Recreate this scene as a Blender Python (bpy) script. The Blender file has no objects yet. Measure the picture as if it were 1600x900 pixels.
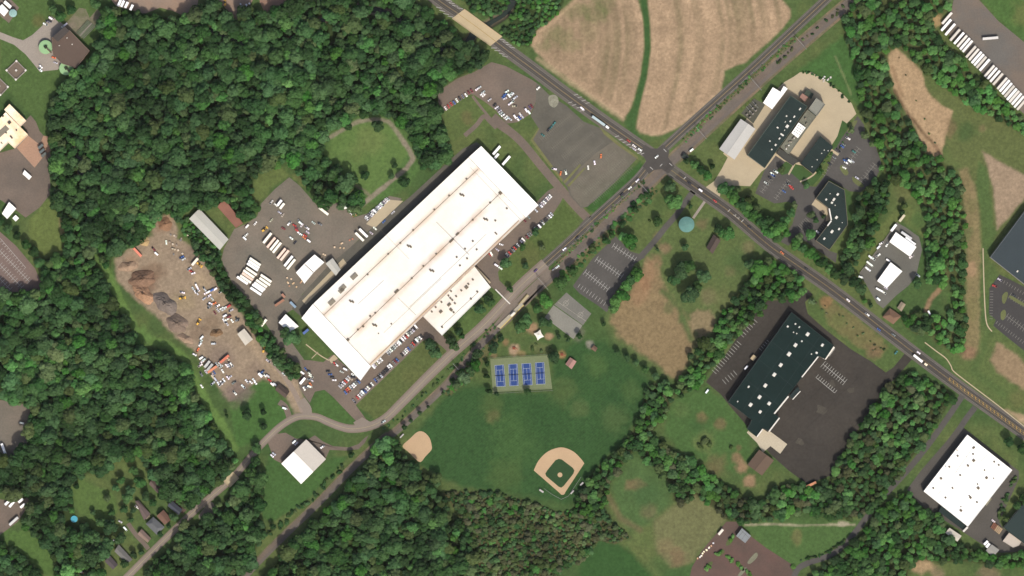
import bpy, bmesh, math, random
import numpy as np
from mathutils import Vector

# ------------------------------------------------------------------ camera, sky, sun, exposure
S = 0.7                      # metres per map unit of the survey plan (plan is 1600 x 900 units)
SC = bpy.context.scene
COL = SC.collection
R = math.radians
SUN_EL, SUN_AZ = R(50), (0.34, -0.94)        # sun stands south-south-east
cam_d = bpy.data.cameras.new('aerial_camera')
CAM_H = 4500.0
cam_d.sensor_fit = 'HORIZONTAL'
cam_d.angle = 2 * math.atan(800 * S / CAM_H)
cam_d.clip_start, cam_d.clip_end = 50, 40000
cam = bpy.data.objects.new('aerial_camera', cam_d)
cam.location = (0, 0, CAM_H)
COL.objects.link(cam)
SC.camera = cam
W = bpy.data.worlds.new('World'); SC.world = W; W.use_nodes = True
wn = W.node_tree.nodes; wl = W.node_tree.links
sky = wn.new('ShaderNodeTexSky'); sky.sky_type = 'NISHITA'; sky.sun_disc = False
sky.sun_elevation = SUN_EL; sky.sun_rotation = math.atan2(SUN_AZ[0], SUN_AZ[1])
sky.air_density = 1.0; sky.dust_density = 4.0; sky.ozone_density = 0.4
bg = wn['Background']; bg.inputs['Strength'].default_value = 0.15
wl.new(sky.outputs[0], bg.inputs[0])
sd = bpy.data.lights.new('sun', 'SUN'); sd.energy = 3.75; sd.angle = R(0.53); sd.color = (1.0, 0.945, 0.85)
sun = bpy.data.objects.new('sun', sd); COL.objects.link(sun)
sdir = Vector((SUN_AZ[0] * math.cos(SUN_EL), SUN_AZ[1] * math.cos(SUN_EL), math.sin(SUN_EL)))
sun.rotation_euler = (-sdir).to_track_quat('-Z', 'Y').to_euler()
sun.location = sdir * 300
SC.view_settings.view_transform = 'Standard'; SC.view_settings.look = 'None'
SC.view_settings.gamma = 1.0; SC.view_settings.use_curve_mapping = False
SC.view_settings.exposure = 0.06
SC.render.engine = 'CYCLES'
SC.cycles.max_bounces = 6
SC.cycles.use_denoising = True

K = 1.62      # reflected brightness of a sunlit level surface relative to its albedo (sets albedo from photographed tone)
rng = random.Random(7)
NR = np.random.RandomState(5)

def lin(c, k=None):
    k = K if k is None else k
    out = []
    for v in c:
        v = v / 255.0
        v = v / 12.92 if v <= 0.04045 else ((v + 0.055) / 1.055) ** 2.4
        out.append(min(v / k, 0.86))
    return tuple(out)

def P(x, y, z=0.0):
    return Vector(((x - 800) * S, (450 - y) * S, z))

# ------------------------------------------------------------------ bookkeeping
BASE = {}
def tag(o, label=None, cat=None, group=None, kind=None):
    if label:
        o['label'] = label
        if kind is None:
            BASE.setdefault(label, []).append(o)
    if cat: o['category'] = cat
    if group: o['group'] = group
    if kind: o['kind'] = kind
    return o

def empty(name, loc, rz=0.0):
    o = bpy.data.objects.new(name, None); COL.objects.link(o)
    o.empty_display_size = 1.0
    o.location = loc; o.rotation_euler = (0, 0, rz)
    return o

class MB:
    def __init__(s): s.v = []; s.f = []; s.m = []
    def face(s, pts, m=0):
        n = len(s.v); s.v += [tuple(p) for p in pts]; s.f.append(list(range(n, n + len(pts)))); s.m.append(m)
    def poly(s, pts, z, m=0):
        pts = [Vector((p[0], p[1], z)) for p in pts]
        a = sum(pts[i].x * pts[(i + 1) % len(pts)].y - pts[(i + 1) % len(pts)].x * pts[i].y for i in range(len(pts)))
        if a < 0: pts = pts[::-1]
        s.face(pts, m)
    def walls(s, pts, z0, z1, m=0):
        a = sum(pts[i][0] * pts[(i + 1) % len(pts)][1] - pts[(i + 1) % len(pts)][0] * pts[i][1] for i in range(len(pts)))
        if a < 0: pts = pts[::-1]
        for i in range(len(pts)):
            p, q = pts[i], pts[(i + 1) % len(pts)]
            s.face([(p[0], p[1], z0), (q[0], q[1], z0), (q[0], q[1], z1), (p[0], p[1], z1)], m)
    def prism(s, pts, z0, z1, m=0, mt=None):
        s.walls(pts, z0, z1, m); s.poly(pts, z1, m if mt is None else mt)
    def box(s, c, size, rz=0.0, m=0, taper=1.0):
        cx, cy, cz = c; x, y, z = size[0] / 2, size[1] / 2, size[2] / 2
        ca, sa = math.cos(rz), math.sin(rz)
        def T(px, py, pz): return (cx + px * ca - py * sa, cy + px * sa + py * ca, cz + pz)
        b = [T(-x, -y, -z), T(x, -y, -z), T(x, y, -z), T(-x, y, -z)]
        t = [T(-x * taper, -y * taper, z), T(x * taper, -y * taper, z), T(x * taper, y * taper, z), T(-x * taper, y * taper, z)]
        s.face(b[::-1], m); s.face(t, m)
        for i in range(4):
            j = (i + 1) % 4; s.face([b[i], b[j], t[j], t[i]], m)
    def cyl(s, c, r0, r1, z0, z1, n=12, m=0, cap=True):
        a = [(c[0] + r0 * math.cos(2 * math.pi * i / n), c[1] + r0 * math.sin(2 * math.pi * i / n), z0) for i in range(n)]
        b = [(c[0] + r1 * math.cos(2 * math.pi * i / n), c[1] + r1 * math.sin(2 * math.pi * i / n), z1) for i in range(n)]
        for i in range(n):
            j = (i + 1) % n; s.face([a[i], a[j], b[j], b[i]], m)
        if cap: s.face(b, m)
    def bar(s, p, q, w, m=0):
        p, q = Vector(p), Vector(q); d = (q - p)
        if d.length < 1e-6: return
        d.normalize(); u = d.cross(Vector((0, 0, 1)))
        if u.length < 1e-3: u = Vector((1, 0, 0))
        u.normalize(); v = u.cross(d); w /= 2
        a = [p + u * w * i + v * w * j for i, j in ((-1, -1), (1, -1), (1, 1), (-1, 1))]
        b = [x + (q - p) for x in a]
        for i in range(4):
            j = (i + 1) % 4; s.face([a[i], a[j], b[j], b[i]], m)
        s.face(a[::-1], m); s.face(b, m)
    def mesh(s, name, mats, origin=None):
        me = bpy.data.meshes.new(name)
        v = s.v
        if origin is not None:
            v = [(x[0] - origin[0], x[1] - origin[1], x[2] - origin[2]) for x in v]
        me.from_pydata(v, [], s.f)
        for m in (mats if isinstance(mats, (list, tuple)) else [mats]): me.materials.append(m)
        me.polygons.foreach_set('material_index', s.m)
        me.update()
        return me
    def build(s, name, mats, parent=None, origin=None):
        if parent is not None and origin is None: origin = parent.location
        o = bpy.data.objects.new(name, s.mesh(name, mats, origin)); COL.objects.link(o)
        if parent is not None: o.parent = parent
        elif origin is not None: o.location = origin
        return o

def put(name, me, parent=None, loc=(0, 0, 0), rz=0.0, scale=None):
    o = bpy.data.objects.new(name, me); COL.objects.link(o)
    o.location = loc; o.rotation_euler = (0, 0, rz)
    if scale is not None: o.scale = scale
    if parent is not None: o.parent = parent
    return o

# ------------------------------------------------------------------ procedural materials
MATS = {}
def surf(name, c, var=0.14, scale=0.05, fine=0.6, fvar=0.10, rough=0.9, tint=None, spec=0.2, k=None, bump=0.0):
    """matte surface: base colour broken up by broad and fine noise, optional second colour in patches"""
    if name in MATS: return MATS[name]
    m = bpy.data.materials.new(name); m.use_nodes = True
    nt = m.node_tree; N, L = nt.nodes, nt.links
    b = N['Principled BSDF']; b.inputs['Roughness'].default_value = rough
    b.inputs['Specular IOR Level'].default_value = spec
    g = N.new('ShaderNodeNewGeometry')
    def noise(sc, det, lo, hi, off):
        t = N.new('ShaderNodeTexNoise'); t.inputs['Scale'].default_value = sc; t.inputs['Detail'].default_value = det
        t.inputs['Roughness'].default_value = 0.65
        a = N.new('ShaderNodeVectorMath'); a.operation = 'ADD'; a.inputs[1].default_value = (off, off * 1.7, 0)
        L.new(g.outputs['Position'], a.inputs[0]); L.new(a.outputs[0], t.inputs['Vector'])
        r = N.new('ShaderNodeMapRange'); r.inputs['From Min'].default_value = 0.3; r.inputs['From Max'].default_value = 0.7
        r.inputs['To Min'].default_value = lo; r.inputs['To Max'].default_value = hi
        L.new(t.outputs['Fac'], r.inputs['Value']); return r.outputs[0]
    n1 = noise(scale, 5, 1 - var, 1 + var, 3.1); n2 = noise(fine, 4, 1 - fvar, 1 + fvar, 11.7)
    mu = N.new('ShaderNodeMath'); mu.operation = 'MULTIPLY'; L.new(n1, mu.inputs[0]); L.new(n2, mu.inputs[1])
    base = N.new('ShaderNodeRGB'); base.outputs[0].default_value = (*lin(c, k), 1)
    src = base.outputs[0]
    if tint is not None:
        n3 = noise(scale * 0.7, 4, -0.3, 1.2, 29.3)
        cl = N.new('ShaderNodeClamp'); L.new(n3, cl.inputs[0])
        mx = N.new('ShaderNodeMix'); mx.data_type = 'RGBA'
        L.new(cl.outputs[0], mx.inputs[0]); L.new(src, mx.inputs[6]); mx.inputs[7].default_value = (*lin(tint, k), 1)
        src = mx.outputs[2]
    vm = N.new('ShaderNodeVectorMath'); vm.operation = 'SCALE'
    L.new(src, vm.inputs[0]); L.new(mu.outputs[0], vm.inputs['Scale']); L.new(vm.outputs[0], b.inputs['Base Color'])
    if bump:
        bp = N.new('ShaderNodeBump'); bp.inputs['Strength'].default_value = bump; bp.inputs['Distance'].default_value = 0.3
        L.new(n2, bp.inputs['Height']); L.new(bp.outputs[0], b.inputs['Normal'])
    MATS[name] = m
    return m

def objcol(name, rough=0.4, spec=0.5, var=0.08, rand=0.0, coat=0.0):
    """paint whose colour is the object's own colour"""
    if name in MATS: return MATS[name]
    m = bpy.data.materials.new(name); m.use_nodes = True
    N, L = m.node_tree.nodes, m.node_tree.links
    b = N['Principled BSDF']; b.inputs['Roughness'].default_value = rough; b.inputs['Specular IOR Level'].default_value = spec
    b.inputs['Coat Weight'].default_value = coat
    oi = N.new('ShaderNodeObjectInfo'); tc = N.new('ShaderNodeNewGeometry')
    t = N.new('ShaderNodeTexNoise'); t.inputs['Scale'].default_value = 0.9; t.inputs['Detail'].default_value = 3
    L.new(tc.outputs['Position'], t.inputs['Vector'])
    r = N.new('ShaderNodeMapRange'); r.inputs['From Min'].default_value = .3; r.inputs['From Max'].default_value = .7
    r.inputs['To Min'].default_value = 1 - var; r.inputs['To Max'].default_value = 1 + var; L.new(t.outputs['Fac'], r.inputs['Value'])
    vm = N.new('ShaderNodeVectorMath'); vm.operation = 'SCALE'
    L.new(oi.outputs['Color'], vm.inputs[0]); L.new(r.outputs[0], vm.inputs['Scale']); L.new(vm.outputs[0], b.inputs['Base Color'])
    MATS[name] = m
    return m

def leafmat(name, inst):
    m = bpy.data.materials.new(name); m.use_nodes = True
    N, L = m.node_tree.nodes, m.node_tree.links
    b = N['Principled BSDF']; b.inputs['Roughness'].default_value = 0.75; b.inputs['Specular IOR Level'].default_value = 0.15
    oi = N.new('ShaderNodeObjectInfo'); g = N.new('ShaderNodeNewGeometry'); at = N.new('ShaderNodeAttribute'); at.attribute_name = 'tint'
    hs = N.new('ShaderNodeHueSaturation')
    def mr(src, lo, hi, a=0.0, c=1.0):
        r = N.new('ShaderNodeMapRange'); r.inputs['From Min'].default_value = a; r.inputs['From Max'].default_value = c
        r.inputs['To Min'].default_value = lo; r.inputs['To Max'].default_value = hi; L.new(src, r.inputs['Value']); return r.outputs[0]
    def mul(a, c):
        x = N.new('ShaderNodeMath'); x.operation = 'MULTIPLY'; L.new(a, x.inputs[0]); L.new(c, x.inputs[1]); return x.outputs[0]
    t = N.new('ShaderNodeTexNoise'); t.inputs['Scale'].default_value = 0.018; t.inputs['Detail'].default_value = 4
    L.new(g.outputs['Position'], t.inputs['Vector'])
    w = N.new('ShaderNodeTexWhiteNoise'); w.noise_dimensions = '1D'; L.new(oi.outputs['Random'], w.inputs['W'])
    if inst:
        ia = N.new('ShaderNodeAttribute'); ia.attribute_type = 'INSTANCER'; ia.attribute_name = 'leafcol'; L.new(ia.outputs['Color'], hs.inputs['Color'])
    else: L.new(oi.outputs['Color'], hs.inputs['Color'])
    L.new(mr(oi.outputs['Random'], 0.488, 0.515), hs.inputs['Hue'])
    L.new(mr(w.outputs['Value'], 0.86, 1.06), hs.inputs['Saturation'])
    v = mul(mul(mr(w.outputs['Value'], 1.34, 0.76), mr(at.outputs['Fac'], 0.75, 1.25)), mr(t.outputs['Fac'], 0.62, 1.36, .3, .7))
    L.new(v, hs.inputs['Value']); L.new(hs.outputs[0], b.inputs['Base Color'])
    tr = N.new('ShaderNodeBsdfTranslucent'); L.new(hs.outputs[0], tr.inputs[0])
    mx = N.new('ShaderNodeMixShader'); mx.inputs[0].default_value = 0.32
    L.new(b.outputs[0], mx.inputs[1]); L.new(tr.outputs[0], mx.inputs[2]); L.new(mx.outputs[0], N['Material Output'].inputs['Surface'])
    return m
LEAF = leafmat('foliage', False); LEAF_W = leafmat('woodland_foliage', True)
BARK = surf('bark', (95, 80, 66))
PAINT = objcol('vehicle_paint', 0.35, 0.5, 0.04, coat=0.3)
MATTE = objcol('painted_sheet', 0.6, 0.3, 0.05)
GLASSM = surf('vehicle_glass', (30, 34, 38), 0.02, rough=0.1, spec=0.6)
TYRE = surf('tyre_rubber', (38, 37, 36), 0.03)
WHITE_LINE = surf('white_road_paint', (196, 194, 188), 0.12, 0.2, 0.8, 0.2)
FAINT_LINE = surf('worn_white_paint', (150, 147, 138), 0.15, 0.2, 0.8, 0.2)
YELLOW_LINE = surf('yellow_road_paint', (182, 156, 98), 0.12, 0.2)
WALL = surf('wall_render', (176, 168, 156), 0.06)
WALL_DARK = surf('wall_brick', (128, 96, 80), 0.08)
CONC = surf('concrete', (198, 182, 152), 0.07, 0.06, 0.7, 0.05)
CONC_GREY = surf('grey_concrete', (160, 152, 142), 0.08)
STEEL = surf('galvanised_steel', (150, 150, 146), 0.06, rough=0.5)

# ------------------------------------------------------------------ geometry helpers
def smooth(pts, n=6, closed=False):
    out = []; m = len(pts)
    for i in range(m if closed else m - 1):
        g = (lambda k: pts[k % m]) if closed else (lambda k: pts[max(0, min(m - 1, k))])
        p0, p1, p2, p3 = g(i - 1), g(i), g(i + 1), g(i + 2)
        for j in range(n):
            t = j / n
            out.append(tuple(0.5 * (2 * p1[a] + (p2[a] - p0[a]) * t + (2 * p0[a] - 5 * p1[a] + 4 * p2[a] - p3[a]) * t * t + (3 * p1[a] - p0[a] - 3 * p2[a] + p3[a]) * t ** 3) for a in (0, 1)))
    if not closed: out.append(tuple(pts[-1][:2]))
    return out

def offset_line(pts, d):
    out = []
    for i, p in enumerate(pts):
        a = pts[max(0, i - 1)]; b = pts[min(len(pts) - 1, i + 1)]
        dx, dy = b[0] - a[0], b[1] - a[1]; l = math.hypot(dx, dy) or 1
        out.append((p[0] - dy / l * d, p[1] + dx / l * d))
    return out

def inset(poly, d):
    n = len(poly); a = sum(poly[i][0] * poly[(i + 1) % n][1] - poly[(i + 1) % n][0] * poly[i][1] for i in range(n))
    sg = 1 if a > 0 else -1; out = []
    for i in range(n):
        p0, p1, p2 = Vector(poly[i - 1][:2]), Vector(poly[i][:2]), Vector(poly[(i + 1) % n][:2])
        e1 = (p1 - p0).normalized(); e2 = (p2 - p1).normalized()
        n1 = Vector((-e1.y, e1.x)) * sg; n2 = Vector((-e2.y, e2.x)) * sg
        k = 1 + n1.dot(n2)
        out.append(tuple(p1 + (n1 + n2) * (d / max(k, 0.3))))
    return out

def ribbon(mb, pts, w, z, m=0):
    """pts in plan units, w in plan units (number or per-point list)"""
    ws = w if isinstance(w, (list, tuple)) else [w] * len(pts)
    l = [offset_line(pts, 0)[i] for i in range(len(pts))]
    A = []; B = []
    for i, p in enumerate(pts):
        a = pts[max(0, i - 1)]; b = pts[min(len(pts) - 1, i + 1)]
        dx, dy = b[0] - a[0], b[1] - a[1]; q = math.hypot(dx, dy) or 1
        A.append(P(p[0] - dy / q * ws[i] / 2, p[1] + dx / q * ws[i] / 2, z)); B.append(P(p[0] + dy / q * ws[i] / 2, p[1] - dx / q * ws[i] / 2, z))
    for i in range(len(pts) - 1):
        mb.face([A[i], A[i + 1], B[i + 1], B[i]], m)

def sheet(name, pts, z, mat, parent=None, round_=0, kind='structure'):
    if round_: pts = smooth(pts, round_, True)
    mb = MB(); mb.poly([P(*p) for p in pts], z)
    o = mb.build(name, mat, parent)
    if parent is None and kind: o['kind'] = kind
    return o

def stripes(parent, segs, w, z, mat, name='parking_stripes'):
    mb = MB()
    for (a, b) in segs: ribbon(mb, [a, b], w, z)
    o = mb.build(name, mat, parent)
    o['kind'] = 'stuff'
    return o

def comb(p0, p1, n, tl, tr, spine=True, lean=0.0):
    dx, dy = p1[0] - p0[0], p1[1] - p0[1]; l = math.hypot(dx, dy); ux, uy = dx / l, dy / l
    segs = [(p0, p1)] if spine else []
    for i in range(n):
        t = i / (n - 1); x, y = p0[0] + dx * t, p0[1] + dy * t
        segs.append(((x - uy * -tl + ux * lean * tl, y + ux * -tl + uy * lean * tl), (x - uy * tr - ux * lean * tr, y + ux * tr - uy * lean * tr)))
    return segs
# ================================================================== GROUND
far = [-9000, -4500, -2200, -1000, -400, -160]
gx = np.array(far + list(np.arange(-60, 1661, 2.0)) + [1760, 2000, 2600, 3800, 6100, 10600])
gy = np.array(far + list(np.arange(-60, 961, 2.0)) + [1060, 1300, 1900, 3100, 5400, 9900])
GX, GY = np.meshgrid(gx, gy)
SHP = GX.shape

def vnoise(x, y, sc, seed):
    """smooth value noise of two arrays"""
    r = np.random.RandomState(seed); T = r.rand(256, 256)
    u, v = x / sc, y / sc
    i, j = np.floor(u).astype(int), np.floor(v).astype(int); fu, fv = u - i, v - j
    fu = fu * fu * (3 - 2 * fu); fv = fv * fv * (3 - 2 * fv)
    a = T[i % 256, j % 256]; b = T[(i + 1) % 256, j % 256]; c = T[i % 256, (j + 1) % 256]; d = T[(i + 1) % 256, (j + 1) % 256]
    return (a * (1 - fu) + b * fu) * (1 - fv) + (c * (1 - fu) + d * fu) * fv
def fbm(x, y, sc, seed, o=4):
    s = 0; a = 1; t = 0
    for k in range(o):
        s = s + a * vnoise(x, y, sc / 2 ** k, seed + k * 13); t += a; a *= 0.55
    return s / t
N1 = fbm(GX, GY, 90, 1); N2 = fbm(GX, GY, 24, 2); N3 = fbm(GX, GY, 9, 3, 3); N4 = vnoise(GX, GY, 3.5, 9)
EDGE = (N3 - 0.5) * 2

def sdist(poly, pad):
    """signed distance (positive inside) of the grid points near a polygon; returns index window and values"""
    px = [p[0] for p in poly]; py = [p[1] for p in poly]
    i0, i1 = np.searchsorted(gx, min(px) - pad), np.searchsorted(gx, max(px) + pad)
    j0, j1 = np.searchsorted(gy, min(py) - pad), np.searchsorted(gy, max(py) + pad)
    sl = (slice(j0, j1), slice(i0, i1)); X, Y = GX[sl], GY[sl]
    ins = np.zeros(X.shape, bool); d2 = np.full(X.shape, 1e9); n = len(poly)
    for k in range(n):
        (ax, ay), (bx, by) = poly[k], poly[(k + 1) % n]
        ex, ey = bx - ax, by - ay
        if by != ay:
            c = ((ay > Y) != (by > Y)) & (X < ex * (Y - ay) / (by - ay) + ax); ins ^= c
        t = np.clip(((X - ax) * ex + (Y - ay) * ey) / max(ex * ex + ey * ey, 1e-9), 0, 1)
        d2 = np.minimum(d2, (X - ax - t * ex) ** 2 + (Y - ay - t * ey) ** 2)
    return sl, np.where(ins, 1, -1) * np.sqrt(d2)

def ldist(line, pad):
    px = [p[0] for p in line]; py = [p[1] for p in line]
    i0, i1 = np.searchsorted(gx, min(px) - pad), np.searchsorted(gx, max(px) + pad)
    j0, j1 = np.searchsorted(gy, min(py) - pad), np.searchsorted(gy, max(py) + pad)
    sl = (slice(j0, j1), slice(i0, i1)); X, Y = GX[sl], GY[sl]; d2 = np.full(X.shape, 1e9)
    for k in range(len(line) - 1):
        (ax, ay), (bx, by) = line[k], line[k + 1]; ex, ey = bx - ax, by - ay
        t = np.clip(((X - ax) * ex + (Y - ay) * ey) / max(ex * ex + ey * ey, 1e-9), 0, 1)
        d2 = np.minimum(d2, (X - ax - t * ex) ** 2 + (Y - ay - t * ey) ** 2)
    return sl, np.sqrt(d2)

C = np.zeros(SHP + (3,))
def L3(c): return np.array(lin(c))
g0, g1, g2 = L3((76, 100, 58)), L3((100, 112, 68)), L3((60, 88, 50))
w = np.clip((N1 - 0.35) / 0.3, 0, 1)[..., None]; w2 = np.clip((N2 - 0.3) / 0.4, 0, 1)[..., None]
C[:] = g0 * (1 - w) + g1 * w
C[:] = C * (1 - 0.45 * w2) + g2 * 0.45 * w2
ALLOW = np.zeros(SHP, np.int16)

def paint(poly, c, soft=3.0, k=1.0, edge=3.0, mott=0.0):
    sl, d = sdist(poly, soft + edge + 2)
    t = np.clip((d + EDGE[sl] * edge) / (2 * soft) + 0.5, 0, 1); t = t * t * (3 - 2 * t) * k
    if mott: t = t * np.clip(1 - mott + 2 * mott * (N2[sl] * 0.6 + N3[sl] * 0.4), 0, 1)
    C[sl] = C[sl] * (1 - t[..., None]) + L3(c) * t[..., None]
def brush(line, wd, c, soft=2.0, k=1.0, edge=1.5, mott=0.0):
    sl, d = ldist(line, wd + soft + edge + 2)
    t = np.clip((wd / 2 - d + EDGE[sl] * edge) / (2 * soft) + 0.5, 0, 1) * k
    if mott: t = t * np.clip(1 - mott + 2 * mott * N3[sl], 0, 1)
    C[sl] = C[sl] * (1 - t[..., None]) + L3(c) * t[..., None]
def blob(x, y, r, c, k=0.8, ry=None):
    ry = ry or r
    paint([(x + r * math.cos(a) * rng.uniform(.8, 1.2), y + ry * math.sin(a) * rng.uniform(.8, 1.2)) for a in np.linspace(0, 6.28, 9)[:-1]], c, min(r, ry) * 0.5, k, min(r, ry) * 0.4)

# ---- fields and lawns
FIELD_A = [(899, -40), (897, 0), (880, 18), (862, 32), (845, 42), (836, 52), (831, 68), (836, 80), (850, 94), (880, 117), (920, 147), (950, 168), (974, 186), (984, 174), (993, 145), (1001, 115), (1007, 70), (1006, 35), (997, 0), (992, -40)]
FIELD_B = [(1008, -40), (1012, 5), (1016, 35), (1017, 75), (1011, 120), (1001, 160), (994, 200), (1002, 207), (1018, 211), (1035, 210), (1050, 203), (1068, 193), (1100, 167), (1126, 141), (1131, 122), (1132, 110), (1146, 104), (1164, 98), (1182, 82), (1200, 66), (1222, 45), (1235, 27), (1235, 14), (1222, 0), (1205, -40)]
STRIP_X = lambda y: np.interp(y, [-40, 0, 35, 75, 120, 160, 205], [1000, 1004, 1011, 1012, 1006, 996, 985])
paint([(880, -40), (1250, -40), (1245, 30), (1200, 80), (1130, 140), (1050, 212), (1010, 222), (960, 190), (840, 95), (825, 60)], (84, 104, 62), 4)
U = GX - STRIP_X(GY)
for poly, cc, s0 in ((FIELD_A, (170, 146, 118), 31), (FIELD_B, (176, 151, 122), 37)):
    sl, d = sdist(poly, 10)
    t = np.clip((d + EDGE[sl] * 1.2) / 4 + 0.5, 0, 1)
    row = vnoise(U[sl] + 500, GY[sl] * 0.02, 6, s0) * 0.55 + vnoise(U[sl] + 500, GY[sl] * 0.015, 15, s0 + 1) * 0.45
    head = np.clip(1 - d / 14, 0, 1)
    row2 = vnoise(d + 100, GX[sl] * 0.02, 4, s0 + 2)
    rr = row * (1 - head) + (row2 * .5 + .4) * head
    c = L3(cc) * (0.70 + 0.38 * rr + 0.28 * N2[sl] * N2[sl] * 1.3)[..., None]
    gm = np.clip((0.52 - rr) * 3.0, 0, 1) * np.clip((N1[sl] - 0.35) * 3 + .25, 0, 1)
    c = c * (1 - 0.4 * gm[..., None]) + L3((118, 116, 82)) * 0.4 * gm[..., None]
    C[sl] = C[sl] * (1 - t[..., None]) + c * t[..., None]
for (x, y, r, ry, k) in ((900, 18, 24, 14, .6), (872, 55, 22, 14, .7), (890, 70, 20, 10, .5), (850, 72, 12, 8, .7), (930, 20, 20, 18, .75), (945, 8, 14, 14, .7), (920, 50, 16, 16, .35)):
    paint([(x + r * math.cos(a), y + ry * math.sin(a)) for a in np.linspace(0, 6.28, 10)[:-1]], (104, 116, 70), 7, k * .62, 7, 0.4)
brush([(840, 92), (975, 187)], 7, (190, 166, 134), 2, .6); brush([(833, 70), (838, 52), (864, 32), (900, 0)], 7, (186, 160, 128), 2, .6)
brush([(1002, 206), (1030, 210), (1066, 194), (1126, 141)], 6, (186, 160, 130), 2, .5)
brush([(1001, -40), (1010, 35), (1012, 75), (1006, 120), (996, 160), (985, 195)], 9, (62, 94, 52), 1.5, 1, .8)
paint([(985, 170), (994, 170), (992, 205), (1010, 222), (985, 208), (975, 190)], (66, 96, 54), 3)

PARK = [(640, 690), (700, 612), (760, 600), (770, 614), (860, 612), (866, 560), (905, 530), (945, 535), (965, 548), (1015, 595), (1005, 640), (975, 690), (930, 735), (900, 788), (860, 782), (815, 772), (740, 765), (690, 748), (655, 728)]
paint(PARK, (56, 88, 50), 6, 1, 4)
for (x, y, r, c, k) in ((800, 690, 40, (70, 100, 56), .6), (905, 640, 14, (98, 112, 70), .45), (790, 745, 26, (84, 104, 58), .45), (930, 570, 18, (82, 108, 60), .5), (985, 610, 16, (84, 108, 62), .4), (770, 635, 20, (88, 104, 60), .45), (960, 620, 14, (48, 80, 46), .6), (880, 610, 22, (98, 110, 66), .4), (770, 650, 12, (112, 106, 70), .5), (850, 655, 30, (50, 82, 46), .6), (960, 655, 20, (96, 112, 70), .35)):
    blob(x, y, r, c, k)
sl, d = sdist(PARK, 1)                                      # mowing bands
C[sl] *= np.where(d > 0, 1 + 0.07 * np.sin((GX[sl] + GY[sl] * 1.3) * 1.1), 1)[..., None]

DRY = [(953, 502), (968, 478), (985, 455), (1000, 425), (1012, 402), (1032, 412), (1034, 440), (1046, 462), (1062, 478), (1076, 500), (1086, 520), (1080, 556), (1062, 592), (1050, 590), (1025, 570), (998, 548), (968, 528)]
paint([(940, 500), (1000, 395), (1060, 330), (1120, 330), (1195, 385), (1190, 430), (1130, 500), (1110, 560), (1060, 600), (960, 535)], (92, 108, 66), 8)
paint(DRY, (146, 126, 94), 5, .95, 5); paint([(985, 460), (1005, 425), (1018, 405), (1025, 430), (1010, 470), (990, 480)], (156, 126, 96), 6, .7, 5)
paint([(1075, 492), (1090, 483), (1108, 484), (1117, 500), (1112, 520), (1098, 528), (1084, 515)], (150, 132, 102), 4, .85, 4)
paint([(1090, 520), (1104, 525), (1098, 548), (1086, 545)], (138, 120, 90), 4, .6, 4)
for (x, y, r, c, k) in ((1040, 388, 9, (150, 124, 98), .7), (1027, 405, 9, (152, 124, 96), .6), (1007, 442, 10, (156, 122, 92), .6), (1170, 387, 11, (132, 122, 88), .6), (1142, 423, 9, (134, 122, 88), .5), (1098, 350, 9, (128, 112, 82), .6), (1107, 465, 12, (132, 122, 90), .6), (1130, 470, 22, (110, 114, 74), .5), (1152, 408, 20, (62, 90, 52), .5), (1100, 400, 20, (90, 102, 66), .5), (1027, 372, 8, (140, 116, 90), .4), (1045, 480, 10, (88, 102, 64), .6), (1066, 500, 8, (84, 104, 64), .7)):
    blob(x, y, r, c, k)
brush([(1035, 455), (1060, 478), (1070, 505), (1080, 530)], 9, (82, 104, 62), 3, .8)

OVAL = [(505, 240), (520, 215), (545, 197), (580, 187), (605, 190), (625, 205), (638, 235), (628, 255), (612, 275), (590, 295), (575, 305), (555, 285), (530, 270)]
paint([(495, 240), (520, 200), (560, 178), (610, 180), (640, 210), (660, 260), (640, 290), (590, 318), (560, 315), (520, 280)], (82, 112, 62), 5)
paint(OVAL, (96, 122, 68), 4, .9); blob(578, 218, 22, (110, 120, 74), .5); blob(560, 235, 18, (106, 120, 72), .4)
brush([(510, 218), (535, 203), (560, 190), (585, 186), (607, 190), (620, 205), (632, 225)], 6.5, (146, 140, 118), 1.2, .95)
brush([(632, 222), (640, 235), (646, 247), (636, 262), (620, 276), (600, 292), (580, 308), (565, 320)], 7, (148, 138, 120), 1.2, .95)
brush([(515, 273), (540, 282), (560, 292), (578, 306)], 5, (136, 130, 106), 1.5, .85)
paint([(400, 268), (440, 258), (455, 275), (430, 290), (405, 318), (390, 320)], (98, 112, 66), 4)
paint([(455, 272), (485, 265), (492, 300), (480, 295), (465, 285)], (104, 112, 68), 3)

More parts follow.
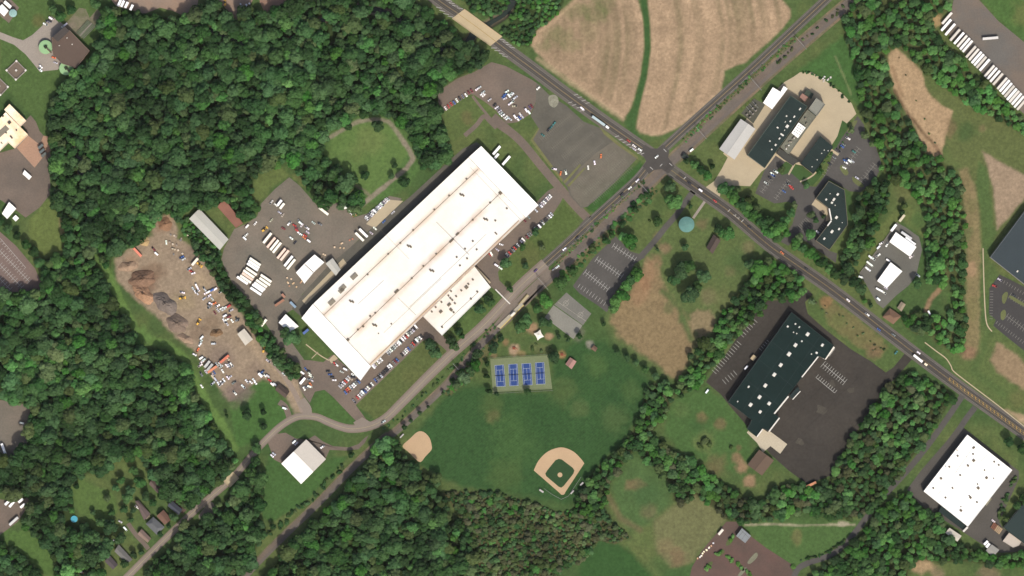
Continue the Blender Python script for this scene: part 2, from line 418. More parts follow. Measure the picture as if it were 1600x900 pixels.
# factory lawns
for poly, c in (([(664, 532), (680, 530), (700, 556), (690, 575), (600, 655), (585, 655), (556, 632), (600, 592)], (92, 104, 62)),
                ([(490, 625), (506, 610), (520, 618), (560, 660), (540, 664), (505, 652), (488, 640)], (74, 104, 56)),
                ([(475, 535), (485, 520), (520, 555), (505, 568), (490, 565), (478, 550)], (84, 104, 60)),
                ([(880, 315), (905, 345), (900, 356), (830, 425), (800, 455), (778, 430), (792, 408), (840, 358), (865, 335)], (86, 104, 58)),
                ([(738, 150), (770, 175), (790, 195), (775, 205), (755, 190), (735, 205), (705, 222), (690, 215), (693, 178)], (92, 108, 64)),
                ([(1000, 252), (1006, 260), (995, 275), (930, 332), (920, 330), (915, 324), (960, 285)], (62, 96, 50)),
                ([(700, 525), (740, 483), (768, 452), (790, 478), (735, 520), (712, 545)], (84, 106, 60)),
                ([(425, 690), (440, 726), (470, 758), (512, 720), (520, 715), (545, 712), (510, 750), (470, 790), (425, 815), (410, 810), (412, 745)], (70, 102, 56)),
                ([(358, 630), (400, 592), (428, 602), (440, 625), (455, 640), (445, 655), (415, 680), (395, 690), (370, 700)], (72, 106, 56)),
                ([(0, -40), (170, -40), (160, 60), (150, 95), (95, 140), (86, 220), (60, 190), (0, 130)], (82, 106, 60)),
                ([(80, 305), (98, 330), (100, 395), (75, 410), (60, 395), (45, 365), (45, 345)], (102, 116, 66)),
                ([(107, 765), (125, 748), (150, 760), (178, 772), (185, 800), (160, 832), (140, 825), (118, 790)], (88, 112, 62)),
                ([(40, 830), (60, 838), (82, 865), (88, 900), (70, 900), (40, 880), (5, 845), (0, 830)], (84, 112, 60)),
                ([(175, 720), (215, 712), (235, 748), (225, 760), (200, 740)], (96, 112, 66))):
    paint(poly, c, 2.5, 1, 2)
blob(650, 590, 22, (100, 106, 64), .6); blob(830, 400, 22, (104, 104, 66), .5); blob(730, 185, 10, (118, 106, 72), .5); blob(112, 35, 14, (110, 104, 66), .5); blob(60, 32, 10, (116, 104, 66), .5)
blob(97, 345, 5, (150, 130, 96), .6, 30)
brush([(150, 392), (168, 425), (182, 455), (198, 492), (215, 520), (235, 532), (262, 540), (285, 555), (300, 580), (310, 605), (330, 640), (350, 668), (366, 700)], 13, (100, 130, 70), 2.5, .95)
blob(222, 528, 16, (98, 130, 72), .8)

# scrap and contractor yard earth
YARD = [(243, 337), (268, 336), (277, 352), (278, 372), (300, 385), (325, 410), (345, 452), (375, 487), (402, 525), (440, 560), (465, 592), (480, 640), (462, 646), (446, 620), (432, 604), (412, 592), (385, 606), (358, 626), (342, 606), (326, 580), (300, 545), (276, 530), (240, 490), (205, 462), (182, 436), (178, 404), (205, 388), (238, 368)]
paint(YARD, (160, 142, 120), 3.5, 1, 3)
brush([(300, 420), (330, 455), (355, 485), (380, 520), (405, 552), (435, 580), (455, 605), (470, 640)], 11, (172, 152, 126), 4, .8)
for (x, y, r, c, k) in ((257, 350, 13, (140, 106, 82), .8), (262, 345, 7, (176, 148, 114), .6), (225, 445, 20, (122, 92, 74), .75), (240, 425, 16, (124, 100, 80), .6), (205, 410, 12, (164, 136, 110), .7), (225, 378, 8, (186, 160, 116), .8), (315, 440, 14, (178, 158, 128), .6), (290, 470, 18, (160, 144, 112), .5), (330, 505, 14, (134, 114, 92), .6), (345, 560, 22, (130, 114, 104), .6), (370, 612, 20, (128, 112, 104), .8), (270, 395, 16, (150, 132, 112), .5), (300, 400, 14, (120, 104, 92), .5), (340, 470, 10, (140, 120, 96), .5), (310, 520, 14, (120, 100, 84), .5), (400, 580, 14, (136, 118, 104), .5)):
    blob(x, y, r, c, k)

# right-hand meadows and bare earth
paint([(1440, 90), (1605, 215), (1605, 450), (1560, 425), (1545, 400), (1530, 385), (1500, 260), (1470, 220), (1445, 140)], (98, 108, 66), 6)
BARE = [(1387, 88), (1393, 79), (1402, 76), (1413, 86), (1428, 98), (1441, 112), (1446, 135), (1456, 150), (1472, 164), (1488, 174), (1484, 195), (1477, 215), (1472, 238), (1470, 248), (1452, 243), (1440, 228), (1430, 200), (1412, 172), (1398, 142), (1391, 112)]
paint(BARE, (184, 156, 122), 2.5, .95, 2)
brush([(1395, 105), (1402, 130), (1410, 150)], 5, (150, 122, 92), 2, .6); brush([(1398, 142), (1412, 168), (1430, 192), (1442, 208), (1455, 220), (1468, 238)], 5, (106, 84, 62), 1.5, .8, 2, .3)
blob(1510, 205, 14, (68, 92, 54), .75); blob(1535, 200, 6, (146, 128, 92), .5); blob(1485, 200, 8, (128, 108, 80), .6, 16); blob(1460, 130, 14, (84, 102, 58), .6); blob(1560, 180, 20, (108, 112, 70), .5)
paint([(1497, 265), (1512, 262), (1524, 290), (1530, 330), (1533, 390), (1530, 450), (1530, 545), (1505, 560), (1510, 480), (1508, 400), (1508, 330)], (142, 128, 92), 4, .9, 4)
for (x, y, r, c, k, ry) in ((1518, 318, 8, (118, 116, 76), .6, 20), (1520, 300, 8, (150, 132, 98), .6, 12), (1518, 420, 8, (168, 138, 108), .7, 14), (1516, 552, 14, (150, 118, 94), .8, 12), (1512, 365, 8, (92, 108, 66), .6, 12), (1520, 480, 8, (126, 122, 80), .6, 20), (1455, 232, 14, (168, 136, 108), .5, 8)):
    blob(x, y, r, c, k, ry)
paint([(1530, 255), (1542, 262), (1548, 300), (1552, 350), (1558, 365), (1545, 400), (1535, 390), (1532, 330), (1524, 285)], (84, 106, 62), 3)
paint([(1535, 236), (1556, 250), (1580, 262), (1605, 275), (1605, 305), (1580, 335), (1558, 358), (1555, 330), (1551, 290), (1543, 260)], (168, 146, 122), 3, .95, 2)
paint([(1530, 560), (1560, 530), (1605, 560), (1605, 680), (1560, 640), (1500, 590), (1490, 570)], (92, 108, 64), 5)
paint([(1547, 562), (1558, 536), (1580, 548), (1605, 570), (1605, 612), (1582, 598), (1558, 580)], (160, 136, 108), 4, .9, 4)
brush([(1545, 520), (1520, 580), (1560, 610), (1605, 645)], 12, (82, 104, 60), 4, .7); paint([(1570, 640), (1605, 650), (1605, 668)], (174, 152, 120), 3)
blob(1590, 626, 16, (112, 112, 70), .6); blob(1490, 470, 10, (74, 104, 56), .7, 14); brush([(1470, 450), (1452, 470), (1445, 490)], 7, (168, 134, 106), 2, .8); brush([(1480, 425), (1472, 445)], 9, (170, 138, 108), 2, .8)
paint([(1262, 475), (1285, 452), (1330, 478), (1375, 515), (1410, 548), (1402, 568), (1386, 582), (1350, 558), (1300, 518), (1265, 492)], (84, 104, 60), 2)
paint([(1278, 472), (1292, 462), (1330, 490), (1372, 522), (1388, 545), (1376, 558), (1340, 542), (1300, 512)], (126, 116, 78), 4, .8, 5, .3)
blob(1290, 470, 10, (150, 112, 80), .6); blob(1365, 550, 12, (132, 104, 82), .6); blob(1310, 500, 12, (104, 114, 68), .6)
paint([(1350, 380), (1395, 330), (1420, 320), (1450, 350), (1450, 380), (1410, 345), (1390, 362), (1345, 425), (1305, 445), (1300, 430)], (100, 112, 66), 4)
blob(1435, 345, 14, (72, 102, 58), .7); blob(1412, 300, 16, (112, 112, 72), .5)
paint([(1250, 110), (1320, 52), (1345, 110), (1350, 170), (1335, 160), (1300, 130)], (70, 104, 56), 5); brush([(1305, 88), (1318, 118), (1330, 148)], 3, (134, 138, 100), 1, .6); brush([(1328, 60), (1340, 110), (1348, 160)], 6, (104, 112, 70), 3, .5)
paint([(1490, -40), (1605, -40), (1605, 70), (1560, 30), (1530, -5)], (78, 108, 58), 4); blob(1600, 20, 20, (108, 112, 68), .7); blob(1462, 32, 11, (178, 150, 108), .9)
# lower middle meadows
paint([(955, 760), (985, 720), (1005, 700), (1045, 735), (1050, 785), (1020, 815), (985, 830), (965, 800)], (78, 104, 62), 6)
blob(992, 757, 18, (134, 114, 84), .7, 9); blob(1015, 800, 12, (126, 112, 84), .5); brush([(950, 775), (970, 810), (1000, 828)], 9, (126, 112, 82), 3, .6); blob(1010, 770, 20, (62, 92, 56), .5)
paint([(1020, 815), (1055, 788), (1085, 770), (1130, 800), (1135, 815), (1095, 860), (1080, 885), (1050, 890), (1025, 860)], (116, 118, 80), 6); blob(1040, 855, 14, (132, 118, 86), .6); blob(1060, 875, 14, (134, 108, 84), .6); blob(1090, 770, 8, (130, 116, 86), .5)
paint([(915, 850), (945, 835), (985, 860), (1020, 900), (1020, 940), (900, 940), (905, 890)], (56, 90, 48), 6); paint([(1040, 890), (1085, 880), (1080, 940), (1030, 940)], (70, 98, 56), 4)
paint([(1150, 812), (1345, 812), (1330, 840), (1290, 870), (1240, 885), (1190, 850)], (78, 106, 60), 4); blob(1245, 840, 8, (122, 114, 76), .6, 14)
brush([(1165, 820), (1210, 819), (1250, 821), (1290, 820), (1335, 820)], 3, (168, 160, 134), 1.2, .85); blob(1318, 819, 10, (182, 172, 148), .8, 4)
brush([(1002, 701), (1020, 716), (1044, 735)], 3, (162, 150, 122), 1, .9); brush([(1082, 760), (1100, 775), (1120, 791)], 3, (160, 150, 122), 1, .8)
paint([(1040, 640), (1070, 610), (1105, 605), (1140, 635), (1175, 660), (1168, 690), (1180, 720), (1160, 745), (1100, 720), (1060, 705), (1040, 680)], (74, 104, 58), 5)
for (x, y, r, c, k) in ((1100, 690, 16, (104, 118, 72), .8), (1097, 654, 9, (140, 114, 84), .6), (1125, 662, 9, (130, 108, 80), .6), (1090, 665, 14, (56, 88, 50), .5), (1120, 725, 16, (126, 106, 78), .5), (1065, 640, 12, (88, 108, 64), .5), (1150, 715, 8, (148, 118, 92), .7), (1158, 730, 9, (168, 134, 106), .8), (1172, 752, 9, (166, 134, 106), .8), (1155, 700, 5, (120, 100, 74), .6)):
    blob(x, y, r, c, k)
blob(1440, 885, 22, (176, 150, 116), .9, 10); blob(1465, 895, 10, (150, 128, 104), .6); blob(1545, 895, 16, (150, 124, 104), .5)
# playground soils
for (x, y, r, c, k, ry) in ((832, 514, 9, (178, 144, 114), .8, 8), (858, 525, 7, (176, 144, 114), .8, 5), (803, 545, 8, (184, 156, 128), .9, 9), (815, 552, 8, (158, 134, 94), .6, 4), (878, 554, 6, (176, 140, 96), .8, 6), (772, 556, 6, (168, 138, 104), .6, 4), (790, 535, 5, (160, 124, 92), .6, 6), (755, 553, 6, (156, 124, 92), .5, 5), (846, 545, 18, (112, 116, 78), .6, 10), (922, 538, 7, (150, 146, 132), .9, 6), (905, 520, 8, (128, 124, 112), .5, 14)):
    blob(x, y, r, c, k, ry)
paint([(1340, 425), (1392, 360), (1400, 350), (1390, 370), (1345, 432)], (96, 108, 64), 2)
# woodland floors
WOODS = {}
def wood(key, poly): WOODS[key] = poly; paint(poly, (92, 88, 58) if key == 'scrub' else (84, 92, 56) if key == 'north' else (66, 72, 44) if key in ('brook', 'outfield', 'ravine') else (104, 104, 68) if key.startswith('railside') else (56, 72, 40), 2.5, .92, 2.5)
wood('creek', [(84, 150), (112, 118), (150, 94), (158, 62), (160, 20), (180, 14), (240, 26), (300, 30), (315, 8), (345, 2), (355, 32), (372, 34), (388, 12), (410, 24), (440, 14), (470, 2), (510, 6), (560, 4), (620, -2), (652, 3), (668, 22), (700, 42), (722, 58), (760, 88), (745, 108), (702, 128), (682, 140), (688, 172), (690, 195), (697, 215), (700, 248), (672, 268), (655, 255), (645, 215), (632, 195), (612, 182), (585, 176), (560, 180), (528, 196), (512, 205), (500, 225), (508, 250), (530, 275), (560, 300), (568, 320), (552, 332), (525, 318), (505, 325), (492, 305), (480, 290), (468, 270), (462, 255), (445, 250), (430, 258), (405, 268), (395, 285), (392, 308), (402, 325), (392, 345), (378, 338), (362, 322), (345, 308), (328, 322), (300, 320), (285, 338), (275, 345), (264, 333), (242, 338), (228, 368), (205, 384), (178, 395), (172, 420), (150, 396), (104, 396), (100, 350), (84, 302), (80, 260), (86, 222), (83, 180)])
wood('west', [(0, 458), (60, 454), (72, 438), (60, 408), (100, 398), (146, 404), (162, 440), (178, 478), (200, 508), (222, 544), (262, 556), (290, 570), (302, 605), (326, 650), (350, 700), (372, 716), (340, 758), (300, 795), (284, 785), (262, 765), (240, 742), (220, 714), (185, 712), (172, 728), (150, 738), (125, 744), (108, 756), (75, 775), (48, 776), (30, 772), (0, 768), (0, 718), (32, 714), (44, 690), (50, 634), (20, 624), (0, 622), (-30, 620), (-30, 458)])
wood('pool', [(48, 792), (75, 780), (98, 762), (108, 772), (116, 800), (130, 822), (140, 830), (165, 836), (170, 850), (158, 872), (150, 905), (92, 905), (86, 868), (60, 838), (40, 824), (46, 806)])
wood('corner', [(-30, 850), (2, 848), (22, 860), (45, 878), (66, 905), (-30, 905)])
wood('lane', [(402, 716), (378, 760), (345, 782), (330, 800), (312, 822), (288, 822), (284, 836), (270, 858), (240, 874), (222, 905), (376, 925), (392, 884), (398, 862), (412, 836), (405, 800), (412, 772), (406, 740)])
wood('rail', [(592, 682), (618, 690), (630, 712), (650, 735), (688, 748), (692, 770), (700, 792), (720, 812), (740, 850), (745, 925), (405, 925), (440, 868), (470, 838), (510, 798), (546, 758), (580, 716)])
wood('scrub', [(692, 770), (730, 768), (760, 770), (800, 776), (830, 786), (850, 792), (870, 802), (900, 794), (925, 800), (950, 815), (975, 830), (985, 840), (960, 850), (935, 842), (922, 866), (905, 880), (880, 888), (850, 925), (745, 925), (740, 850), (722, 812)])
wood('outfield', [(898, 790), (918, 748), (945, 720), (972, 698), (985, 680), (1000, 655), (1008, 612), (1022, 598), (1046, 612), (1060, 606), (1042, 645), (1012, 684), (995, 702), (975, 722), (955, 752), (948, 775), (945, 800), (955, 822), (930, 810), (902, 800)])
wood('avenue', [(1195, 408), (1250, 430), (1254, 458), (1235, 470), (1205, 466), (1188, 490), (1156, 518), (1128, 552), (1100, 590), (1078, 612), (1058, 622), (1058, 600), (1078, 575), (1104, 550), (1116, 520), (1126, 490), (1150, 468), (1166, 440)])
wood('brook', [(990, 690), (1010, 680), (1030, 688), (1060, 714), (1080, 718), (1110, 744), (1132, 756), (1160, 776), (1190, 786), (1212, 760), (1250, 756), (1275, 760), (1300, 747), (1312, 715), (1332, 682), (1352, 655), (1372, 620), (1402, 592), (1420, 578), (1450, 595), (1480, 606), (1488, 622), (1462, 665), (1436, 700), (1400, 750), (1376, 780), (1350, 805), (1300, 812), (1260, 800), (1220, 808), (1180, 815), (1140, 815), (1110, 790), (1085, 772), (1070, 790), (1052, 782), (1050, 760), (1030, 738), (1002, 714)])
wood('ravine', [(1362, 812), (1390, 785), (1418, 768), (1432, 792), (1470, 806), (1478, 835), (1498, 850), (1538, 866), (1560, 874), (1605, 858), (1605, 885), (1545, 884), (1500, 876), (1470, 880), (1440, 872), (1422, 888), (1405, 925), (1255, 925), (1270, 896), (1300, 876), (1325, 858), (1345, 836)])
wood('north', [(1340, -30), (1490, -30), (1480, 18), (1468, 22), (1452, 28), (1456, 52), (1470, 68), (1500, 92), (1530, 126), (1562, 156), (1605, 190), (1605, 212), (1562, 190), (1530, 172), (1500, 152), (1470, 132), (1444, 106), (1416, 84), (1400, 73), (1386, 84), (1388, 130), (1398, 160), (1416, 186), (1432, 212), (1446, 236), (1472, 252), (1492, 268), (1503, 300), (1507, 350), (1507, 400), (1503, 450), (1508, 500), (1503, 545), (1482, 548), (1462, 536), (1450, 520), (1432, 524), (1412, 508), (1408, 498), (1430, 486), (1445, 492), (1460, 492), (1478, 500), (1492, 470), (1486, 440), (1470, 446), (1450, 440), (1445, 425), (1450, 400), (1444, 375), (1452, 350), (1440, 322), (1422, 292), (1390, 280), (1376, 262), (1378, 245), (1372, 222), (1352, 192), (1350, 170), (1345, 150), (1338, 105), (1318, 58), (1316, 36)])
wood('office', [(1338, 310), (1366, 288), (1388, 282), (1386, 320), (1368, 350), (1356, 388), (1330, 418), (1312, 430), (1316, 400), (1328, 370), (1336, 345)])
wood('creekside', [(804, -30), (890, -30), (878, 12), (860, 32), (838, 48), (828, 72), (806, 70), (780, 54), (796, 36), (806, 18)])
wood('bridgeside', [(700, -30), (800, -30), (794, 12), (770, 30), (738, 16)])
wood('factory_yard', [(296, 376), (312, 384), (345, 398), (345, 418), (356, 436), (375, 458), (386, 472), (380, 488), (365, 478), (345, 450), (328, 418), (308, 396)])
wood('yard_hedge', [(388, 488), (404, 492), (410, 512), (430, 530), (448, 556), (470, 582), (470, 592), (456, 590), (432, 568), (412, 545), (396, 520), (384, 505)])
wood('depot', [(285, 340), (300, 345), (340, 392), (344, 400), (312, 388), (284, 362)])
wood('railside_a', [(1030, 300), (1005, 322), (960, 366), (910, 412), (877, 446), (868, 436), (905, 400), (950, 357), (1000, 308), (1018, 290)])
wood('railside_b', [(785, 530), (760, 560), (735, 592), (702, 620), (690, 612), (722, 578), (750, 548), (772, 522)])
wood('railside_c', [(1010, 284), (936, 350), (872, 414), (866, 408), (930, 345), (1003, 278)])
wood('railside_d', [(1245, 62), (1190, 112), (1120, 176), (1072, 222), (1066, 216), (1115, 170), (1185, 106), (1240, 56)])
# ---- creek bed
CREEK = smooth([(812, -40), (803, -5), (790, 20), (766, 36), (745, 48), (735, 60), (722, 73), (704, 79), (685, 74), (668, 62), (655, 50), (640, 40), (624, 29), (600, 18), (575, 14), (545, 13), (520, 20), (495, 38), (450, 66), (410, 78), (384, 70), (362, 60), (335, 50), (300, 43), (262, 37), (225, 60), (160, 130), (128, 200), (122, 250), (130, 275), (136, 292), (140, 325), (136, 375), (120, 420)], 5)
sl, d = ldist(CREEK, 20)
C[sl] = C[sl] * (1 - np.clip((9 - d) / 3, 0, 1)[..., None] * .8) + L3((112, 98, 84)) * np.clip((9 - d) / 3, 0, 1)[..., None] * .8
Z = np.zeros(SHP); t = np.clip((10 - d) / 6, 0, 1); Z[sl] = -2.6 * t * t * (3 - 2 * t)
for pl in ([(545, 12), (560, 9)], [(590, 12), (620, 24)], [(640, 46), (658, 62)], [(605, 24), (622, 34)], [(520, 22), (545, 18)], [(575, 19), (590, 20)], [(333, 52), (350, 57)], [(124, 262), (128, 275)]): brush(pl, 7, (176, 162, 148), 2, .8, 2, .3)

lum = (C * np.array([.3, .59, .11])).sum(-1, keepdims=True); grn = np.clip((C[..., 1:2] / np.maximum(C[..., 0:1], 1e-4) - 1.0) * 3, 0, 1)
C[:] = C * (1 - grn) + (C * .95 + lum * .05) * np.array([1.08, 1.09, .95]) * grn          # sun-bleached summer grass
C *= (0.86 + 0.28 * N4)[..., None] * (0.9 + 0.2 * N3)[..., None]
# ---- ground objects: the sheet is parted where one kind of land meets the next
ZONES = [('crop_field', FIELD_A), ('crop_field', FIELD_B), ('park_lawn', PARK), ('dry_meadow', DRY), ('oval_field', OVAL), ('earth_yard', YARD), ('bare_ground', BARE)]
cxs = (GX[:-1, :-1] + GX[1:, 1:]) / 2; cys = (GY[:-1, :-1] + GY[1:, 1:]) / 2
def inside(poly, X, Y):
    ins = np.zeros(X.shape, bool)
    for k in range(len(poly)):
        (ax, ay), (bx, by) = poly[k], poly[(k + 1) % len(poly)]
        if ay != by: ins ^= ((ay > Y) != (by > Y)) & (X < (bx - ax) * (Y - ay) / (by - ay) + ax)
    return ins
lab = np.zeros(cxs.shape, np.int16)
for i, (n, poly) in enumerate(ZONES): lab[inside(poly, cxs, cys) & (lab == 0)] = i + 1

def ground_mat():
    m = bpy.data.materials.new('ground_cover'); m.use_nodes = True
    N, L = m.node_tree.nodes, m.node_tree.links
    b = N['Principled BSDF']; b.inputs['Roughness'].default_value = 0.95; b.inputs['Specular IOR Level'].default_value = 0.1
    a = N.new('ShaderNodeAttribute'); a.attribute_name = 'cover'
    g = N.new('ShaderNodeNewGeometry')
    prev = None
    for sc, am, rg in ((0.35, 0.16, .6), (1.4, 0.14, .7)):
        t = N.new('ShaderNodeTexNoise'); t.inputs['Scale'].default_value = sc; t.inputs['Detail'].default_value = 3; t.inputs['Roughness'].default_value = rg
        L.new(g.outputs['Position'], t.inputs['Vector'])
        r = N.new('ShaderNodeMapRange'); r.inputs['From Min'].default_value = .3; r.inputs['From Max'].default_value = .7
        r.inputs['To Min'].default_value = 1 - am; r.inputs['To Max'].default_value = 1 + am; L.new(t.outputs['Fac'], r.inputs['Value'])
        if prev is None: prev = r.outputs[0]
        else:
            x = N.new('ShaderNodeMath'); x.operation = 'MULTIPLY'; L.new(prev, x.inputs[0]); L.new(r.outputs[0], x.inputs[1]); prev = x.outputs[0]
    vm = N.new('ShaderNodeVectorMath'); vm.operation = 'SCALE'; L.new(a.outputs['Color'], vm.inputs[0]); L.new(prev, vm.inputs['Scale'])
    L.new(vm.outputs[0], b.inputs['Base Color'])
    return m
GM = ground_mat()
VX = (GX - 800) * S; VY = (450 - GY) * S
V = np.stack([VX.ravel(), VY.ravel(), Z.ravel()], 1); CF = C.reshape(-1, 3)
nx = SHP[1]
jj, ii = np.meshgrid(np.arange(SHP[0] - 1), np.arange(nx - 1), indexing='ij')
Q = np.stack([(jj + 1) * nx + ii, (jj + 1) * nx + ii + 1, jj * nx + ii + 1, jj * nx + ii], -1).reshape(-1, 4)
lf = lab.ravel()
def npmesh(name, v, q):
    me = bpy.data.meshes.new(name)
    me.vertices.add(len(v)); me.vertices.foreach_set('co', v.astype(np.float32).ravel())
    k = q.shape[1]
    me.loops.add(q.size); me.loops.foreach_set('vertex_index', q.astype(np.int32).ravel())
    me.polygons.add(len(q)); me.polygons.foreach_set('loop_start', np.arange(0, q.size, k, dtype=np.int32))
    me.update(calc_edges=True); me.validate()
    return me
for i in range(len(ZONES) + 1):
    q = Q[lf == i]; u, inv = np.unique(q, return_inverse=True)
    name = 'ground' if i == 0 else ZONES[i - 1][0]
    me = npmesh(name, V[u], inv.reshape(-1, 4))
    at = me.attributes.new('cover', 'FLOAT_COLOR', 'POINT')
    at.data.foreach_set('color', np.concatenate([CF[u], np.ones((len(u), 1))], 1).astype(np.float32).ravel())
    me.materials.append(GM)
    o = bpy.data.objects.new(name, me); COL.objects.link(o); o['kind'] = 'structure'

# water in the creek
def water_mat():
    m = bpy.data.materials.new('creek_water'); m.use_nodes = True
    N, L = m.node_tree.nodes, m.node_tree.links
    b = N['Principled BSDF']; b.inputs['Base Color'].default_value = (0.020, 0.027, 0.021, 1); b.inputs['Roughness'].default_value = 0.2; b.inputs['Specular IOR Level'].default_value = 0.25
    t = N.new('ShaderNodeTexNoise'); t.inputs['Scale'].default_value = 0.8; g = N.new('ShaderNodeNewGeometry'); L.new(g.outputs['Position'], t.inputs['Vector'])
    bp = N.new('ShaderNodeBump'); bp.inputs['Strength'].default_value = 0.25; L.new(t.outputs['Fac'], bp.inputs['Height']); L.new(bp.outputs[0], b.inputs['Normal'])
    return m
mb = MB(); ribbon(mb, CREEK, [9.5 + 3.5 * math.sin(i * .37) for i in range(len(CREEK))], -1.9); o = mb.build('creek_water', water_mat()); o['kind'] = 'structure'
# ================================================================== PAVED AREAS, ROADS, RAILWAY
BROWN = surf('brown_tarmac', (130, 115, 103), .12, .03, .5, .10, tint=(118, 107, 97), bump=.2)
GREY = surf('grey_tarmac', (110, 106, 95), .12, .04, .5, .10, tint=(100, 97, 88))
DARKT = surf('dark_tarmac', (71, 67, 62), .16, .025, .3, .14, tint=(77, 72, 66), spec=.08)
OFFICET = surf('office_tarmac', (94, 91, 87), .14, .05, .5, .08)
PALE_ROAD = surf('pale_worn_road', (150, 138, 126), .08, .04, .5, .06)
LANE = surf('road_tarmac', (100, 95, 88), .10, .04, .5, .08)
LANE_DARK = surf('new_road_tarmac', (86, 82, 78), .10, .04, .5, .08)
SHOULDER = surf('road_shoulder', (112, 106, 98), .10, .05, .6, .1)
YARDT = surf('yard_gravel', (136, 125, 112), .14, .03, .5, .12, tint=(122, 116, 104))
REDBROWN = surf('red_brown_tarmac', (100, 84, 76), .10, .04, .5, .08, tint=(112, 88, 80))
PINK = surf('pink_gravel', (184, 148, 124), .08, .05)
SAND = surf('infield_sand', (206, 176, 140), .06, .06, .6, .05)
BALLAST = surf('railway_ballast', (126, 112, 99), .14, .05, .5, .12, tint=(114, 107, 98))
DRIVEP = surf('pale_drive', (168, 158, 146), .08, .05)
Z1, Z2, Z3, Z4 = 0.06, 0.10, 0.14, 0.18
LOT = {}
def lot(key, name, pts, mat, z=Z1, round_=0): LOT[key] = sheet(name, pts, z, mat, round_=round_); return LOT[key]

lot('upper', 'parking_lot', [(684, 143), (716, 122), (740, 113), (768, 97), (790, 103), (832, 125), (846, 135), (836, 162), (829, 178), (808, 191), (792, 193), (775, 173), (760, 161), (742, 149), (735, 147), (718, 157), (697, 173), (690, 175), (685, 160)], BROWN)
lot('corner', 'parking_lot', [(838, 129), (860, 150), (885, 165), (912, 190), (938, 200), (965, 222), (997, 246), (960, 285), (918, 323), (908, 325), (890, 305), (886, 292), (881, 286), (858, 255), (832, 220), (842, 201), (829, 181), (837, 161)], GREY, Z1 + .02)
lot('east', 'parking_lot', [(838, 316), (856, 298), (872, 290), (884, 300), (876, 316), (862, 337), (840, 357), (808, 388), (790, 408), (778, 425), (780, 438), (795, 453), (806, 462), (797, 471), (768, 449), (741, 416), (778, 381), (822, 340)], BROWN)
lot('south', 'parking_lot', [(661, 494), (692, 524), (714, 552), (707, 557), (690, 541), (672, 527), (660, 533), (600, 591), (556, 633), (574, 658), (562, 664), (520, 620), (507, 609), (492, 612), (484, 630), (478, 622), (468, 606), (464, 590), (476, 575), (470, 562), (486, 563), (505, 566), (520, 554), (540, 572), (564, 594), (580, 572)], BROWN)
lot('depot', 'depot_yard', [(452, 277), (468, 290), (496, 322), (515, 313), (535, 320), (552, 340), (585, 330), (608, 306), (628, 310), (600, 340), (560, 375), (500, 430), (472, 460), (464, 480), (446, 490), (440, 508), (452, 530), (474, 560), (478, 578), (464, 590), (455, 575), (440, 553), (426, 522), (410, 498), (394, 478), (372, 455), (355, 430), (346, 405), (350, 388), (357, 375), (366, 358), (386, 349), (402, 338), (408, 318), (430, 295)], YARDT, Z1 - .02)
lot('back', 'service_road', [(472, 496), (490, 476), (733, 245), (752, 228), (745, 222), (722, 233), (690, 262), (640, 308), (612, 330), (562, 374), (510, 418), (476, 456), (456, 482)], GREY, Z1 + .02)
sheet('concrete_apron', [(572, 350), (607, 312), (630, 314), (586, 356)], Z2, CONC)
sheet('concrete_apron', [(472, 470), (536, 404), (542, 412), (478, 476)], Z2, CONC)
lot('works', 'works_drive', [(-30, 46), (0, 50), (20, 58), (36, 63), (50, 55), (75, 32), (80, 25), (95, 35), (104, 42), (84, 60), (86, 88), (100, 100), (90, 109), (62, 112), (55, 103), (40, 85), (22, 70), (0, 61), (-30, 57)], DRIVEP)
sheet('works_yard', [(100, 40), (124, 12), (134, 14), (140, 28), (152, 14), (164, 28), (158, 46), (150, 42), (128, 60), (104, 44)], Z1, surf('works_ground', (140, 130, 112), .15, .1, tint=(112, 116, 84)))
sheet('works_pad', [(-30, -10), (12, -6), (30, 12), (14, 36), (-6, 20), (-30, 10)], Z1, surf('pad_brown', (132, 118, 106)))
lot('north_a', 'gravel_yard', [(172, -40), (174, 0), (182, 10), (210, 17), (225, 22), (250, 12), (270, 17), (292, 27), (307, 15), (310, 0), (312, -40)], surf('tan_gravel', (158, 138, 122), .08, tint=(168, 140, 118)))
sheet('gravel_yard', [(342, -40), (342, 4), (360, 20), (366, 33), (385, 22), (395, 0), (396, -40)], Z1, MATS['tan_gravel'])
sheet('gravel_yard', [(404, -40), (406, 4), (415, 22), (430, 15), (452, 8), (470, 2), (480, -40)], Z1, surf('pink_soil', (158, 126, 108), .12))
lot('west', 'parking_lot', [(34, 194), (48, 180), (56, 190), (62, 205), (80, 225), (85, 240), (76, 260), (79, 290), (78, 304), (62, 324), (40, 340), (22, 326), (0, 312), (-30, 300), (-30, 240), (-5, 240), (24, 232), (45, 211)], BROWN)
sheet('gravel_pad', [(44, 212), (26, 231), (54, 262), (70, 242), (84, 232), (80, 214), (68, 212), (62, 226)], Z2, PINK)
lot('westrow', 'parking_lot', [(-30, 338), (0, 362), (25, 384), (55, 420), (68, 450), (60, 454), (0, 458), (-30, 458)], surf('mauve_tarmac', (132, 114, 106), .08))
lot('cul', 'turning_yard', [(-30, 622), (0, 625), (25, 628), (47, 635), (46, 680), (36, 712), (0, 716), (-30, 716)], YARDT)
lot('swyard', 'gravel_yard', [(-30, 780), (0, 780), (12, 782), (44, 778), (46, 788), (28, 815), (0, 836), (-30, 850)], BROWN)
lot('park', 'parking_lot', [(962, 369), (985, 393), (1000, 397), (1008, 402), (992, 412), (976, 440), (962, 455), (956, 475), (948, 488), (935, 478), (905, 458), (895, 447), (925, 405)], OFFICET)
